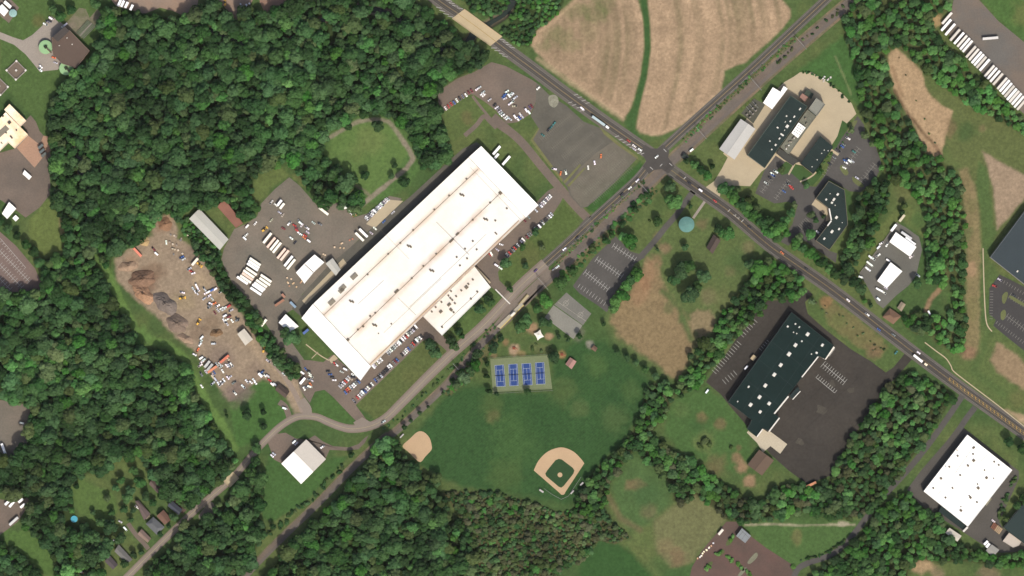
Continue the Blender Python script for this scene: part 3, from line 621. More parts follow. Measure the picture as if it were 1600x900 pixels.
lot('beige', 'concrete_yard', [(1250, 113), (1268, 113), (1292, 128), (1316, 146), (1331, 162), (1338, 178), (1318, 198), (1300, 226), (1270, 262), (1240, 256), (1215, 250), (1190, 268), (1172, 291), (1150, 290), (1130, 291), (1124, 309), (1102, 293), (1116, 283), (1127, 265), (1137, 246), (1130, 240), (1160, 195), (1180, 165), (1192, 160), (1226, 128), (1240, 120)], CONC)
sheet('substation_pad', [(1178, 154), (1196, 163), (1177, 193), (1158, 177)], Z2, surf('substation_gravel', (92, 92, 80), .1))
lot('office', 'parking_lot', [(1194, 267), (1212, 243), (1240, 262), (1255, 290), (1275, 292), (1290, 272), (1305, 230), (1330, 195), (1340, 181), (1350, 195), (1352, 212), (1368, 228), (1378, 258), (1368, 280), (1345, 300), (1328, 299), (1295, 280), (1275, 308), (1280, 325), (1297, 335), (1293, 352), (1275, 376), (1296, 392), (1308, 396), (1306, 411), (1285, 396), (1257, 376), (1240, 374), (1232, 384), (1220, 378), (1238, 350), (1246, 322), (1232, 315), (1210, 318), (1180, 302)], OFFICET, Z1 + .03)
lot('workshop', 'workshop_yard', [(1402, 348), (1415, 355), (1436, 370), (1441, 390), (1436, 410), (1432, 430), (1420, 446), (1400, 462), (1380, 482), (1370, 474), (1352, 442), (1343, 428), (1375, 386), (1390, 362)], surf('workshop_gravel', (114, 112, 104), .1, .05))
lot('warehouse', 'parking_lot', [(1262, 452), (1270, 460), (1258, 472), (1262, 490), (1290, 515), (1330, 546), (1360, 564), (1384, 582), (1396, 574), (1414, 552), (1420, 546), (1430, 556), (1398, 592), (1378, 612), (1362, 640), (1340, 672), (1318, 705), (1300, 742), (1262, 757), (1232, 735), (1204, 710), (1178, 678), (1140, 634), (1126, 616), (1103, 597), (1140, 545), (1170, 500), (1200, 470), (1235, 468)], DARKT)
lot('east_edge', 'parking_lot', [(1562, 429), (1585, 440), (1640, 470), (1640, 580), (1580, 532), (1552, 509), (1556, 500), (1545, 490), (1546, 450)], surf('new_tarmac', (76, 74, 73), .08))
lot('white', 'service_yard', [(1506, 669), (1592, 736), (1592, 748), (1572, 792), (1561, 815), (1568, 826), (1640, 870), (1600, 862), (1560, 864), (1535, 851), (1500, 828), (1440, 791), (1417, 765), (1440, 734), (1480, 688), (1495, 668)], surf('loading_tarmac', (94, 90, 84), .1, .05))
lot('bottom', 'parking_lot', [(1135, 815), (1152, 815), (1172, 837), (1197, 856), (1236, 881), (1239, 895), (1245, 940), (1070, 940), (1081, 886), (1097, 860)], REDBROWN)
lot('trailer', 'trailer_lot', [(1497, -40), (1527, -40), (1530, 0), (1560, 33), (1640, 98), (1640, 215), (1602, 180), (1570, 150), (1530, 110), (1490, 62), (1470, 40), (1487, 15)], surf('trailer_gravel', (128, 115, 103), .08, .03, tint=(116, 112, 106)))
lot('gymlot', 'parking_lot', [(418, 690), (432, 678), (446, 676), (462, 685), (479, 688), (492, 680), (505, 690), (520, 697), (545, 699), (560, 694), (570, 684), (576, 680), (570, 692), (560, 702), (540, 704), (515, 703), (509, 716), (478, 686), (440, 724), (428, 718)], BROWN)
sheet('parking_bay_field', [(906, 262), (930, 240), (962, 218), (996, 246), (958, 284), (917, 322), (909, 324), (892, 304), (890, 290)], Z2 - .01, surf('bay_tarmac', (122, 115, 102), .12, .05, .5, .1, tint=(112, 108, 94)), LOT['corner'])
for isl in ([(880, 284), (906, 256), (908, 258), (883, 287)], [(886, 290), (914, 261), (915, 263), (889, 292)], [(829, 219), (841, 200), (843, 201), (833, 218), (858, 252), (880, 281), (878, 284), (855, 255)], [(936, 197), (950, 208), (968, 224), (996, 244), (998, 250), (965, 227), (944, 210)]):
    sheet('planting_strip', isl, Z2 + .03, surf('strip_turf', (122, 122, 80), .15, .2))
# stains and patches on tarmac
sheet('pale_patch', [(858, 150), (866, 148), (872, 153), (872, 162), (866, 168), (859, 164), (857, 157)], Z2, surf('cement_spill', (150, 148, 130), .3, .25, 1.2, .3), LOT['corner'], 4)
# ---- minor drives
def drive(name, pts, w, mat, z=Z2):
    mb = MB(); ribbon(mb, smooth(pts, 6), w, z); o = mb.build(name, mat); o['kind'] = 'structure'; return o
drive('factory_drive', [(770, 182), (790, 200), (815, 222), (848, 262), (880, 300), (905, 328), (925, 348)], 13, BROWN, Z1 + .01)
drive('path', [(738, 150), (756, 173), (775, 195), (792, 208)], 4, BROWN, Z1 - .01)
drive('path', [(726, 212), (744, 196), (756, 182), (766, 190), (776, 200)], 7, BROWN, Z1 - .02)
drive('park_drive', [(1000, 402), (1020, 380), (1040, 355), (1055, 338), (1068, 320), (1078, 306), (1086, 296)], [9] * 6 * 6 + [16], OFFICET, Z1 + .01)
drive('path', [(1101, 315), (1092, 328), (1083, 341)], 4, DRIVEP)
drive('yard_track', [(420, 560), (440, 582), (456, 606), (468, 630), (476, 650)], 8, surf('yard_track', (160, 144, 130), .08), Z1)
drive('office_drive', [(1504, 618), (1488, 642), (1470, 668), (1445, 702), (1417, 736), (1384, 772), (1356, 806), (1336, 832), (1320, 850), (1296, 868), (1262, 880), (1246, 890), (1238, 910)], 9, OFFICET)
drive('office_drive', [(1524, 636), (1510, 654), (1498, 672)], 9, OFFICET)
drive('footpath', [(1445, 535), (1462, 548), (1478, 560), (1486, 572), (1490, 580), (1510, 596), (1560, 634), (1610, 674)], 1.6, CONC)
drive('footpath', [(1536, 388), (1537, 430), (1539, 480), (1542, 506), (1550, 518)], 1.8, CONC)
drive('footpath', [(478, 538), (500, 555), (514, 563)], 1.6, CONC); drive('footpath', [(497, 550), (487, 560)], 1.2, CONC)
drive('house_drive', [(200, 818), (212, 835), (224, 848), (232, 858)], 7, BROWN, Z1); drive('house_drive', [(252, 772), (270, 780), (288, 800)], 9, REDBROWN, Z1)
sheet('gravel_pull_in', [(310, 806), (330, 784), (336, 800), (326, 822), (318, 814)], Z1, YARDT, round_=3)
sheet('entrance_slab', [(514, 562), (522, 554), (528, 560), (518, 568)], Z2, CONC)
drive('farm_path', [(470, 625), (480, 640), (478, 652)], 14, PALE_ROAD, Z1 + .02)
drive('house_drive', [(436, 628), (446, 636), (452, 652)], 9, BROWN, Z1)

# ---- highway
R1A = smooth([(650, -30), (685, 0), (717, 22), (746, 43), (775, 65), (800, 84), (838, 112), (875, 140), (930, 180), (990, 222), (1025, 246)], 5)
R1B = smooth([(1025, 246), (1045, 263), (1095, 299), (1140, 331), (1200, 382), (1245, 414), (1295, 449), (1350, 491), (1390, 522), (1425, 549), (1470, 583), (1512, 614), (1560, 648), (1610, 684)], 5)
TRACK = surf('tyre_darkened_tarmac', (82, 78, 74), .16, .05, .6, .12)
def road(name, line, w, mat, shw, yellow=True, edges=True, z=Z2):
    mb = MB(); ribbon(mb, line, w, z); o = mb.build(name, mat); o['kind'] = 'structure'
    m2 = MB(); ribbon(m2, line, w + shw, z - .03); sh = m2.build('shoulder', SHOULDER, o)
    for s in (-.33, -.16, .16, .33):
        m3 = MB(); ribbon(m3, offset_line(line, s * w), .1 * w, z + .015); m3.build('wheel_track', TRACK, o)
    if edges:
        for s in (-1, 1):
            m3 = MB(); ribbon(m3, offset_line(line, s * (w / 2 - .8)), .42, z + .03); m3.build('edge_line', FAINT_LINE, o)
    if yellow:
        for s in (-.26, .26):
            m3 = MB(); ribbon(m3, offset_line(line, s), .22, z + .03); m3.build('centre_line', YELLOW_LINE, o)
    return o
highway = road('highway', R1A, 14, LANE, 7)
highway2 = road('highway', R1B, 15, LANE_DARK, 5)
R2A = smooth([(1322, -32), (1292, -2), (1246, 41), (1200, 84), (1160, 121), (1120, 157), (1080, 193), (1045, 225), (1022, 247)], 4)
R2B = smooth([(1022, 247), (1000, 276), (975, 300), (925, 345), (890, 378), (852, 412)], 4)
R2C = smooth([(852, 412), (812, 448), (780, 483), (750, 514), (712, 547), (675, 582), (650, 607), (625, 632), (602, 654), (578, 666), (550, 670), (530, 666), (512, 659), (496, 652), (480, 650), (466, 651), (452, 657), (436, 668), (418, 685), (400, 704), (380, 728), (360, 750), (330, 776), (300, 802), (250, 850), (195, 905)], 4)
road('side_road', R2A, 11, LANE, 3.5); road('side_road', R2B, 12, LANE, 3)
nC = len(R2C)
mb = MB(); ribbon(mb, R2C, [12 - 4.5 * min(1, i / (nC * .55)) for i in range(nC)], Z2); lane = mb.build('lane', PALE_ROAD); lane['kind'] = 'structure'
mb = MB(); ribbon(mb, R2C, [18 - 7 * min(1, i / (nC * .55)) for i in range(nC)], Z2 - .03); mb.build('shoulder', surf('worn_shoulder', (138, 124, 112), .1), lane)
mb = MB(); ribbon(mb, R2C, .5, Z2 + .03); mb.build('centre_line', surf('worn_yellow', (190, 174, 136), .1), lane)
junction = sheet('road_junction', [(1000, 236), (1008, 226), (1017, 232), (1028, 232), (1036, 226), (1046, 236), (1044, 246), (1054, 260), (1044, 272), (1034, 264), (1022, 266), (1014, 272), (1004, 260), (1010, 252)], Z3, LANE_DARK)
sheet('junction_apron', [(905, 352), (918, 338), (932, 352), (922, 360)], Z3 - .02, LANE)
sheet('junction_apron', [(552, 660), (566, 652), (580, 660), (590, 664), (560, 672)], Z2 + .02, PALE_ROAD)
def bar_part(parent, x, y, ln, wd, ang, mat, name, z=Z3 + .02):
    """a painted bar, sharing one mesh"""
    key = (name, mat.name)
    if key not in BARS:
        m = MB(); m.poly([(-.5, -.5), (.5, -.5), (.5, .5), (-.5, .5)], 0); BARS[key] = m.mesh(name, mat)
    return put(name, BARS[key], parent, P(x, y, z), -R(ang), (ln * S, wd * S, 1))
BARS = {}
LADDER = surf('ladder_yellow', (204, 164, 82), .1)
for (x, y) in ((702, 1), (706, 5), (711, 9), (719, 13), (686, 12), (691, 17), (697, 22), (704, 26), (785, 62), (790, 66), (795, 70), (800, 74), (772, 75), (777, 79), (784, 84), (789, 88)):
    bar_part(highway, x, y, 9, .75, 12 if x > 780 or x < 740 else 0, WHITE_LINE, 'hatch_bar')
for (x, y) in ((900, 148), (906, 152), (912, 157), (918, 161), (891, 160), (897, 164), (904, 168), (909, 173), (964, 213), (970, 218), (976, 222), (982, 226), (987, 230), (994, 234), (999, 239)):
    bar_part(highway, x, y, 6.5, .75, -14, WHITE_LINE, 'hatch_bar')
for i in range(21):
    t = i / 20; bar_part(highway2, 1484 + 116 * t, 593 + 84 * t, 4.4, .8, 80, LADDER, 'hatch_bar')
m3 = MB(); ribbon(m3, offset_line([(1482, 591), (1512, 614), (1560, 648), (1610, 684)], 2.6), .4, Z3); m3.build('median_line', YELLOW_LINE, highway2)
m3 = MB(); ribbon(m3, offset_line([(1482, 591), (1512, 614), (1560, 648), (1610, 684)], -2.2), .4, Z3); m3.build('median_line', YELLOW_LINE, highway2)
for (x, y, l, a) in ((1039, 235, 6, 45), (1018, 263, 6, 40), (1002, 236, 6, -55), (1033, 258, 5, -45), (1048, 257, 6, 40), (1004, 240, 5, -20)):
    bar_part(junction, x, y, l, 1.0, a, WHITE_LINE, 'stop_bar', Z4)
for (x, y) in ((1139, 329), (1160, 345), (1070, 278)):
    bar_part(highway2, x, y, 5, 1.0, -45, WHITE_LINE, 'stop_bar')
for (x, y) in ((1148, 337), (1153, 341)):
    bar_part(highway2, x, y, 5, .8, 38, WHITE_LINE, 'turn_arrow'); bar_part(highway2, x + 1.6, y - 1.2, 2.4, .8, 100, WHITE_LINE, 'turn_arrow_head')

# ---- bridges
def bridge(name, quad, label, mat):
    c = P(sum(p[0] for p in quad) / 4, sum(p[1] for p in quad) / 4, 0)
    r = empty(name, c); q = [P(*p) for p in quad]
    m = MB(); m.prism(q, -1.2, Z4 + .02); m.build('deck', mat, r)
    for a, b in ((0, 1), (2, 3)):
        m = MB(); u = (q[b] - q[a]).normalized(); n = Vector((-u.y, u.x, 0)) * .35
        cc = (q[0] + q[1] + q[2] + q[3]) / 4
        if n.dot(cc - q[a]) < 0: n = -n
        m.prism([q[a] + n * .2, q[b] + n * .2, q[b] + n * 1.6, q[a] + n * 1.6], Z4 + .02, 1.1); m.build('parapet', mat, r)
    tag(r, label, 'bridge'); return r
BR = bridge('road_bridge', [(726, 14), (785, 57), (766, 72), (706, 29)], 'wide beige concrete bridge carrying the highway over the creek', surf('bridge_concrete', (206, 186, 150), .05, .1, .8, .06))
mb = MB(); ribbon(mb, [(717, 22), (746, 43), (775, 65)], .9, Z4 + .05); mb.build('centre_line', YELLOW_LINE, BR)
bridge('lane_bridge', [(364, 737), (374, 747), (359, 762), (348, 751)], 'short pale concrete bridge slab on the lane through the woods', surf('slab_concrete', (206, 190, 156), .04))

# ---- parking stripes
stripes(LOT['park'], comb((958, 384), (992, 406), 9, 5, 4) + comb((932, 405), (972, 432), 11, 5, 5) + comb((914, 425), (950, 452), 10, 5, 5) + comb((905, 446), (945, 474), 10, 3, 4, False), .5, Z2, WHITE_LINE)
stripes(LOT['westrow'], comb((0, 372), (40, 418), 13, 0, 4) + comb((0, 392), (46, 440), 15, 5, 4) + comb((0, 414), (34, 449), 11, 5, 4) + comb((0, 436), (16, 452), 5, 5, 4), .5, Z2, WHITE_LINE)
stripes(LOT['warehouse'], comb((1286, 569), (1320, 597), 11, 6, 6) + comb((1275, 590), (1304, 614), 10, 6, 0) + comb((1296, 556), (1304, 545), 6, 5, 1) + comb((1117, 582), (1156, 537), 13, 6, 3, False) + comb((1160, 525), (1181, 502), 7, 6, 3, False) + comb((1132, 597), (1149, 583), 5, 5, 4, False) + comb((1187, 545), (1199, 532), 5, 1, 4, False), .55, Z2, WHITE_LINE)
stripes(LOT['east_edge'], comb((1547, 455), (1546, 498), 11, 5, 0, False) + comb((1556, 506), (1612, 548), 16, 5, 0, False) + comb((1573, 494), (1612, 522), 11, 5, 5) + comb((1578, 462), (1612, 482), 10, 5, 5) + comb((1566, 436), (1600, 456), 9, 0, 5, False), .5, Z2, FAINT_LINE)
stripes(LOT['office'], comb((1346, 284), (1367, 257), 8, 5, 5) + comb((1318, 264), (1342, 232), 9, 5, 5) + comb((1285, 272), (1316, 226), 13, 0, 5, False) + comb((1248, 358), (1262, 344), 7, 5, 4, False) + comb((1251, 364), (1266, 350), 6, 0, 4, False) + comb((1276, 364), (1288, 350), 6, 2, 4, False) + comb((1190, 300), (1210, 272), 8, 4, 4) + comb((1212, 310), (1232, 282), 8, 4, 4), .5, Z2 + .02, FAINT_LINE)
GHOST = surf('faded_stripe', (132, 127, 114), .1)
gs = []
for k in range(4): gs += comb((846 + k * 17, 222 + k * 14 - 4), (880 + k * 17 + 12, 176 + k * 14 + 4), 20, 5, 5)
for k in range(3): gs += comb((900 + k * 13, 292 + k * 12), (962 + k * 13, 236 + k * 12), 26, 5, 5)
stripes(LOT['corner'], [s for s in gs if all(p[0] < 990 for p in s)], .4, Z2 + .01, GHOST)
# ---- railway
RAIL = smooth([(1360, -26), (1332, 0), (1257, 64), (1200, 114), (1125, 182), (1062, 240), (1025, 275), (975, 325), (940, 357), (875, 420), (837, 453), (790, 500), (770, 518), (735, 555), (700, 597), (650, 645), (612, 678), (600, 684), (550, 730), (500, 782), (450, 830), (400, 880), (360, 925)], 4)
nR = len(RAIL)
mb = MB(); ribbon(mb, RAIL, [15 - 7 * min(1, max(0, (i - nR * .3) / (nR * .25))) for i in range(nR)], Z1 + .02); rail = mb.build('railway', BALLAST); rail['kind'] = 'structure'
mb = MB(); ribbon(mb, RAIL, [22 - 10 * min(1, max(0, (i - nR * .3) / (nR * .25))) for i in range(nR)], Z1 - .03); mb.build('ballast_margin', surf('dirt_margin', (136, 118, 96), .2, .08, .6, .15, tint=(106, 106, 78)), rail)
mb = MB(); ribbon(mb, offset_line(RAIL, -4.2), 4.5, Z1 + .05); mb.build('access_track', surf('cinder_track', (118, 110, 102), .12, .06), rail)
for off in (-3.6, -1.5, 1.5, 3.6):
    if abs(off) > 2: continue
    mb = MB(); l = offset_line(RAIL, off); ribbon(mb, l, .3, Z3); mb.build('rail', surf('rail_steel', (122, 108, 100), .1), rail)
l2 = RAIL[:nR // 3]
for off in (-5.2, -3.2): mb = MB(); ribbon(mb, offset_line(l2, off), .3, Z3); mb.build('rail', MATS['rail_steel'], rail)
sheet('level_crossing', [(1038, 266), (1049, 255), (1062, 268), (1052, 280)], Z3 - .02, GREY)
sheet('station_forecourt', [(796, 477), (856, 420), (866, 428), (838, 458), (812, 486), (782, 514), (768, 512)], Z3 - .03, surf('forecourt', (134, 122, 110), .1))
# ---- sports surfaces
TENNIS = sheet('tennis_pad', [(766, 561), (856, 555), (863, 608), (770, 613)], Z1, surf('tennis_surround', (128, 138, 102), .08, .06))
BLUE = surf('court_blue', (54, 80, 140), .05, .1)
CTL = surf('court_line', (186, 196, 210), .04)
for i, q in enumerate(([(773, 571), (787, 570), (790, 603.5), (775.6, 604)], [(794.4, 569.4), (808.5, 568.5), (810.3, 602.3), (796.2, 603)], [(815, 568.4), (829.4, 567.6), (831.9, 601.3), (817.8, 601.9)], [(836.2, 566.9), (850, 566), (851.9, 599.8), (837.8, 600.4)])):
    ct = sheet('tennis_court', q, Z2, BLUE, TENNIS)
    L_ = lambda u, v: (q[0][0] * (1 - u) * (1 - v) + q[1][0] * u * (1 - v) + q[2][0] * u * v + q[3][0] * (1 - u) * v, q[0][1] * (1 - u) * (1 - v) + q[1][1] * u * (1 - v) + q[2][1] * u * v + q[3][1] * (1 - u) * v)
    seg = [((0, 0), (1, 0)), ((1, 0), (1, 1)), ((0, 1), (1, 1)), ((0, 0), (0, 1)), ((.14, 0), (.14, 1)), ((.86, 0), (.86, 1)), ((.14, .23), (.86, .23)), ((.14, .77), (.86, .77)), ((.5, .23), (.5, .77))]
    stripes(ct, [(L_(*a), L_(*b)) for a, b in seg], .42, Z3, CTL, 'court_lines')
    net = MB(); a, b = P(*L_(-.06, .5)), P(*L_(1.06, .5)); net.prism([a, b, b + Vector((0, .12, 0)), a + Vector((0, .12, 0))], Z2, 1.0); no = net.build('tennis_net', surf('net_mesh', (60, 66, 74)))
    no.data.transform(__import__('mathutils').Matrix.Translation(-Vector((a + b) / 2))); no.location = (a + b) / 2
    tag(no, 'dark net across a blue tennis court', 'net', 'tennis nets')
BB = sheet('basketball_court', [(885, 457), (924, 490), (911, 508), (866, 476)], Z1, surf('court_grey', (128, 126, 118), .08))
BB2 = sheet('skate_court', [(865, 477), (910, 508.5), (896, 530), (851, 496)], Z1, surf('court_pale', (146, 144, 134), .10, .05))
seg = []
for (cx, cy) in ((884, 474), (907, 492)):
    ring = [(cx + 4 * math.cos(a), cy + 4 * math.sin(a)) for a in np.linspace(0, 6.283, 17)]; seg += list(zip(ring[:-1], ring[1:]))
    seg += [((cx - 5, cy + 4), (cx + 5, cy - 6)), ((cx - 2, cy - 2), (cx + 2, cy + 2))]
stripes(BB, seg + [((872, 472), (916, 502))], .5, Z2, surf('court_marking', (176, 172, 158)), 'court_lines')
sheet('infield', smooth([(834, 735), (842, 719), (857, 705), (877, 699), (895, 705), (907, 716), (913, 724)], 4) + [(884, 768), (881, 773), (877, 773), (873, 769)], Z1, SAND)
sheet('infield_grass', [(853.5, 744), (852, 740), (855, 735), (868, 719), (873, 717), (878, 718), (895, 731), (897.5, 735), (896, 740), (881, 759), (877, 762), (873, 760.5)], Z2, surf('infield_turf', (52, 80, 46), .08, .1))
sheet('pitchers_mound', [(875 + 3.8 * math.cos(a), 742 + 3.8 * math.sin(a)) for a in np.linspace(0, 6.28, 17)[:-1]], Z3, SAND)
sheet('home_plate_circle', [(879 + 4.2 * math.cos(a), 769 + 4.2 * math.sin(a)) for a in np.linspace(0, 6.28, 17)[:-1]], Z2 + .01, SAND)
sheet('infield', smooth([(629, 697), (640, 686), (652, 675), (662, 675), (671, 684), (674.5, 696), (674, 703), (665, 713), (657, 722), (648, 716), (638, 706)], 3, True), Z1, SAND)
# warehouse pads
sheet('concrete_pad', [(1202, 673), (1230, 694), (1219, 709), (1204, 697), (1192, 707), (1183, 692), (1167, 676), (1169, 673), (1181, 682), (1192, 670), (1199, 675)], Z3, surf('pale_concrete', (204, 192, 168), .06))
for q in ([(1236, 181), (1262, 205), (1252, 218), (1230, 200)],): pass
sheet('lawn_panel', [(1304, 228), (1316, 188), (1322, 192), (1326, 196), (1306, 232)], Z4, surf('clipped_lawn', (70, 98, 52), .1, .1))
sheet('lawn_panel', [(1243, 256), (1270, 272), (1264, 276), (1252, 284), (1238, 272), (1234, 270)], Z4, MATS['clipped_lawn'])
sheet('lawn_panel', [(1228, 252), (1238, 259), (1231, 271), (1222, 274), (1214, 266)], Z4, MATS['clipped_lawn'])
sheet('lawn_panel', [(1271, 272), (1276, 266), (1285, 273), (1270, 290), (1262, 290), (1254, 284)], Z4, MATS['clipped_lawn'])
sheet('footpath', [(1231, 272), (1241, 254), (1243, 256), (1233, 274)], Z4 + .03, CONC); 
drive('footpath', [(1298, 234), (1310, 242)], 4, CONC, Z4 + .03); drive('footpath', [(1250, 284), (1262, 279), (1270, 274), (1276, 268)], 2.2, CONC, Z4 + .03); drive('footpath', [(1272, 268), (1284, 252), (1296, 236)], 1.6, surf('pink_paving', (178, 154, 132)), Z4 + .02)
sheet('entrance_paving', [(1274, 311), (1294, 326), (1297, 344), (1290, 346), (1291, 338), (1282, 330), (1272, 322), (1268, 320)], Z4, CONC)
sheet('lawn_panel', [(1319, 296), (1329, 302), (1333, 352), (1326, 354)], Z4, MATS['clipped_lawn'])
for i, pts in enumerate(([(1566, 462), (1572, 456), (1575, 460), (1570, 474), (1566, 472)], [(1564, 488), (1570, 484), (1572, 492), (1568, 500), (1564, 498)], [(1580, 462), (1603, 476), (1602, 480), (1578, 466)])):
    sheet('traffic_island', pts, Z4, surf('island_turf', (112, 118, 76), .1), round_=3)
for pts in ([(1312, 262), (1318, 258), (1326, 270), (1320, 274)], [(1333, 276), (1350, 290), (1344, 292), (1333, 284)], [(1340, 188), (1334, 200), (1328, 208), (1324, 204), (1330, 192)]):
    sheet('traffic_island', pts, Z4, MATS['island_turf'], round_=3)

for pts in ([(1134, 852), (1139, 840), (1147, 835), (1148, 839), (1142, 850)], [(1119, 868), (1122, 862), (1130, 858), (1132, 863), (1124, 869)], [(1133, 868), (1138, 867), (1147, 876), (1146, 880), (1140, 878)], [(1150, 880), (1156, 880), (1163, 888), (1160, 892)], [(1164, 890), (1170, 891), (1177, 902), (1170, 904)], [(1101, 891), (1104, 882), (1112, 877), (1113, 882), (1106, 890)]):
    sheet('planted_island', pts, Z4, surf('island_mulch', (92, 104, 62), .15, .3), round_=3)
for pts in ([(1168, 878), (1180, 864), (1184, 866), (1182, 872), (1172, 881)], [(1153, 898), (1163, 887), (1167, 889), (1157, 900)]):
    sheet('concrete_island', pts, Z4, surf('weathered_concrete', (134, 134, 112), .12, .3), round_=3)

for (x, y, r) in ((1283, 640, 8), (1300, 600, 5), (1250, 690, 6), (1330, 610, 5)):
    sheet('worn_patch', [(x + r * (1 + .3 * math.sin(3 * t + x)) * math.cos(t), y + r * (1 + .3 * math.cos(2 * t + y)) * math.sin(t)) for t in np.linspace(0, 6.28, 13)[:-1]], Z1 + .02, surf('worn_tarmac', (86, 81, 72), .22, .12, .9, .2), LOT['warehouse'], 3)
for (p, q_) in (((1240, 690), (1350, 580)), ((1290, 735), (1385, 590)), ((1225, 660), (1330, 560)), ((1110, 600), (1215, 475))):
    m3 = MB(); ribbon(m3, [(p[0] + (q_[0] - p[0]) * t + 1.2 * math.sin(t * 17), p[1] + (q_[1] - p[1]) * t) for t in np.linspace(0, 1, 14)], .35, Z1 + .03); m3.build('sealed_crack', surf('tar_seal', (54, 51, 48), .1), LOT['warehouse'])
# ================================================================== BUILDINGS
def roofmat(name, c, **k): return surf('roof_' + name, c, k.pop('var', .05), k.pop('scale', .05), k.pop('fine', .7), k.pop('fvar', .05), **k)
RW = roofmat('white', (255, 253, 246), k=1.2); RDARK = roofmat('dark', (50, 62, 60), fvar=.08, var=.12, spec=.05); RGREY = roofmat('grey', (206, 204, 194))
RCREAM = roofmat('cream', (222, 214, 198)); RBROWN = roofmat('brown', (108, 92, 82), var=.1); RRED = roofmat('red', (152, 108, 92), var=.12)
UNIT_W = surf('unit_white', (226, 222, 212), .05, k=1.3); UNIT_T = surf('unit_tan', (150, 142, 126), .1); UNIT_D = surf('unit_dark', (90, 84, 76), .1)
UNIT_M = surf('unit_mid', (128, 116, 100), .12)
UNITS = {}
def unit_mesh(mat, kind):
    k = (mat.name, kind)
    if k not in UNITS:
        m = MB(); m.box((0, 0, .5), (1, 1, 1)); 
        if kind == 'fan': m.cyl((0, 0), .32, .32, 1.0, 1.12, 10)
        if kind == 'curb': m.box((0, 0, .06), (1.2, 1.2, .12))
        UNITS[k] = m.mesh('roof_unit', mat)
    return UNITS[k]
def add_units(root, units, z, rz, mat=UNIT_T, size=(3, 3), h=1.3, name='roof_unit', kind='fan'):
    for u in units:
        sx, sy = (u[2], u[3]) if len(u) > 3 else size
        o = put(name, unit_mesh(mat, kind), ROOF.get(root.name, root), P(u[0], u[1], z) - root.location, rz, (sx * S, sy * S, h))
ROOF = {}
def cen(q): return P(sum(p[0] for p in q) / len(q), sum(p[1] for p in q) / len(q), 0)
def flat(name, label, cat, poly, h, roof, wall=WALL, parapet=.5, pt=.45, group=None, pmat=None, root=None):
    q = [P(*p) for p in poly]; r = root or empty(name, cen(poly))
    m = MB(); m.walls(q, 0, h); m.build('wall', wall, r)
    m = MB(); m.poly(q, h); ro = m.build('roof', roof, r); ROOF.setdefault(r.name, ro)
    if parapet:
        inn = [Vector((*p, 0)) for p in inset([tuple(v[:2]) for v in q], pt)]
        m = MB(); n = len(q); top = h + parapet
        out = [Vector((*p, 0)) for p in inset([tuple(v[:2]) for v in q], -.06)]
        for i in range(n):
            j = (i + 1) % n; a, b, c, d = out[i], out[j], inn[j], inn[i]
            z = lambda v, t: (v.x, v.y, t)
            m.face([z(a, top), z(b, top), z(c, top), z(d, top)]); m.face([z(a, h - .5), z(b, h - .5), z(b, top), z(a, top)]); m.face([z(d, h), z(c, h), z(c, top), z(d, top)])
        m.build('parapet', pmat or roof, ro, r.location)
    if label: tag(r, label, cat, group)
    return r
def gable(name, label, cat, quad, h, rise, roof, wall=WALL, hip=0.0, group=None, roof2=None, over=.4, swap=False):
    q = [P(*p) for p in quad]
    if not swap and (q[1] - q[0]).length + (q[3] - q[2]).length < (q[2] - q[1]).length + (q[0] - q[3]).length: q = q[1:] + q[:1]
    r = empty(name, cen(quad)); m = MB(); m.walls(q, 0, h)
    ridge = ((q[0] + q[3]) / 2, (q[1] + q[2]) / 2); u = ridge[1] - ridge[0]
    if not hip:
        m.face([q[0] + Vector((0, 0, h)), q[3] + Vector((0, 0, h)), ridge[0] + Vector((0, 0, h + rise))]); m.face([q[1] + Vector((0, 0, h)), q[2] + Vector((0, 0, h)), ridge[1] + Vector((0, 0, h + rise))])
    m.build('wall', wall, r)
    o = [Vector((*p, 0)) for p in inset([tuple(v[:2]) for v in q], -over)]
    e = Vector((0, 0, h - .05)); t = Vector((0, 0, h + rise)); un = u.normalized()
    r0 = ridge[0] + u * hip - un * (over if not hip else 0); r1 = ridge[1] - u * hip + un * (over if not hip else 0)
    for k, pts in enumerate(([o[0] + e, o[1] + e, r1 + t, r0 + t], [o[2] + e, o[3] + e, r0 + t, r1 + t])):
        m = MB(); m.face(pts); m.face([p - Vector((0, 0, .18)) for p in pts][::-1])
        for i in range(4): m.face([pts[i] - Vector((0, 0, .18)), pts[(i + 1) % 4] - Vector((0, 0, .18)), pts[(i + 1) % 4], pts[i]])
        rs = m.build('roof_slope', (roof2 or roof) if k else roof, r)
    if hip:
        for pts in ([o[1] + e, o[2] + e, r1 + t], [o[3] + e, o[0] + e, r0 + t]):
            m = MB(); m.face(pts); m.build('roof_slope', roof, r)
    m = MB(); m.bar(r0 + t, r1 + t, .3); m.build('ridge_cap', roof, rs, r.location)
    tag(r, label, cat, group); return r
A1 = math.atan2(229 - 0, 1)      # unused reference angle
AF = math.atan2(475 - 246, 733 - 490)     # factory axis
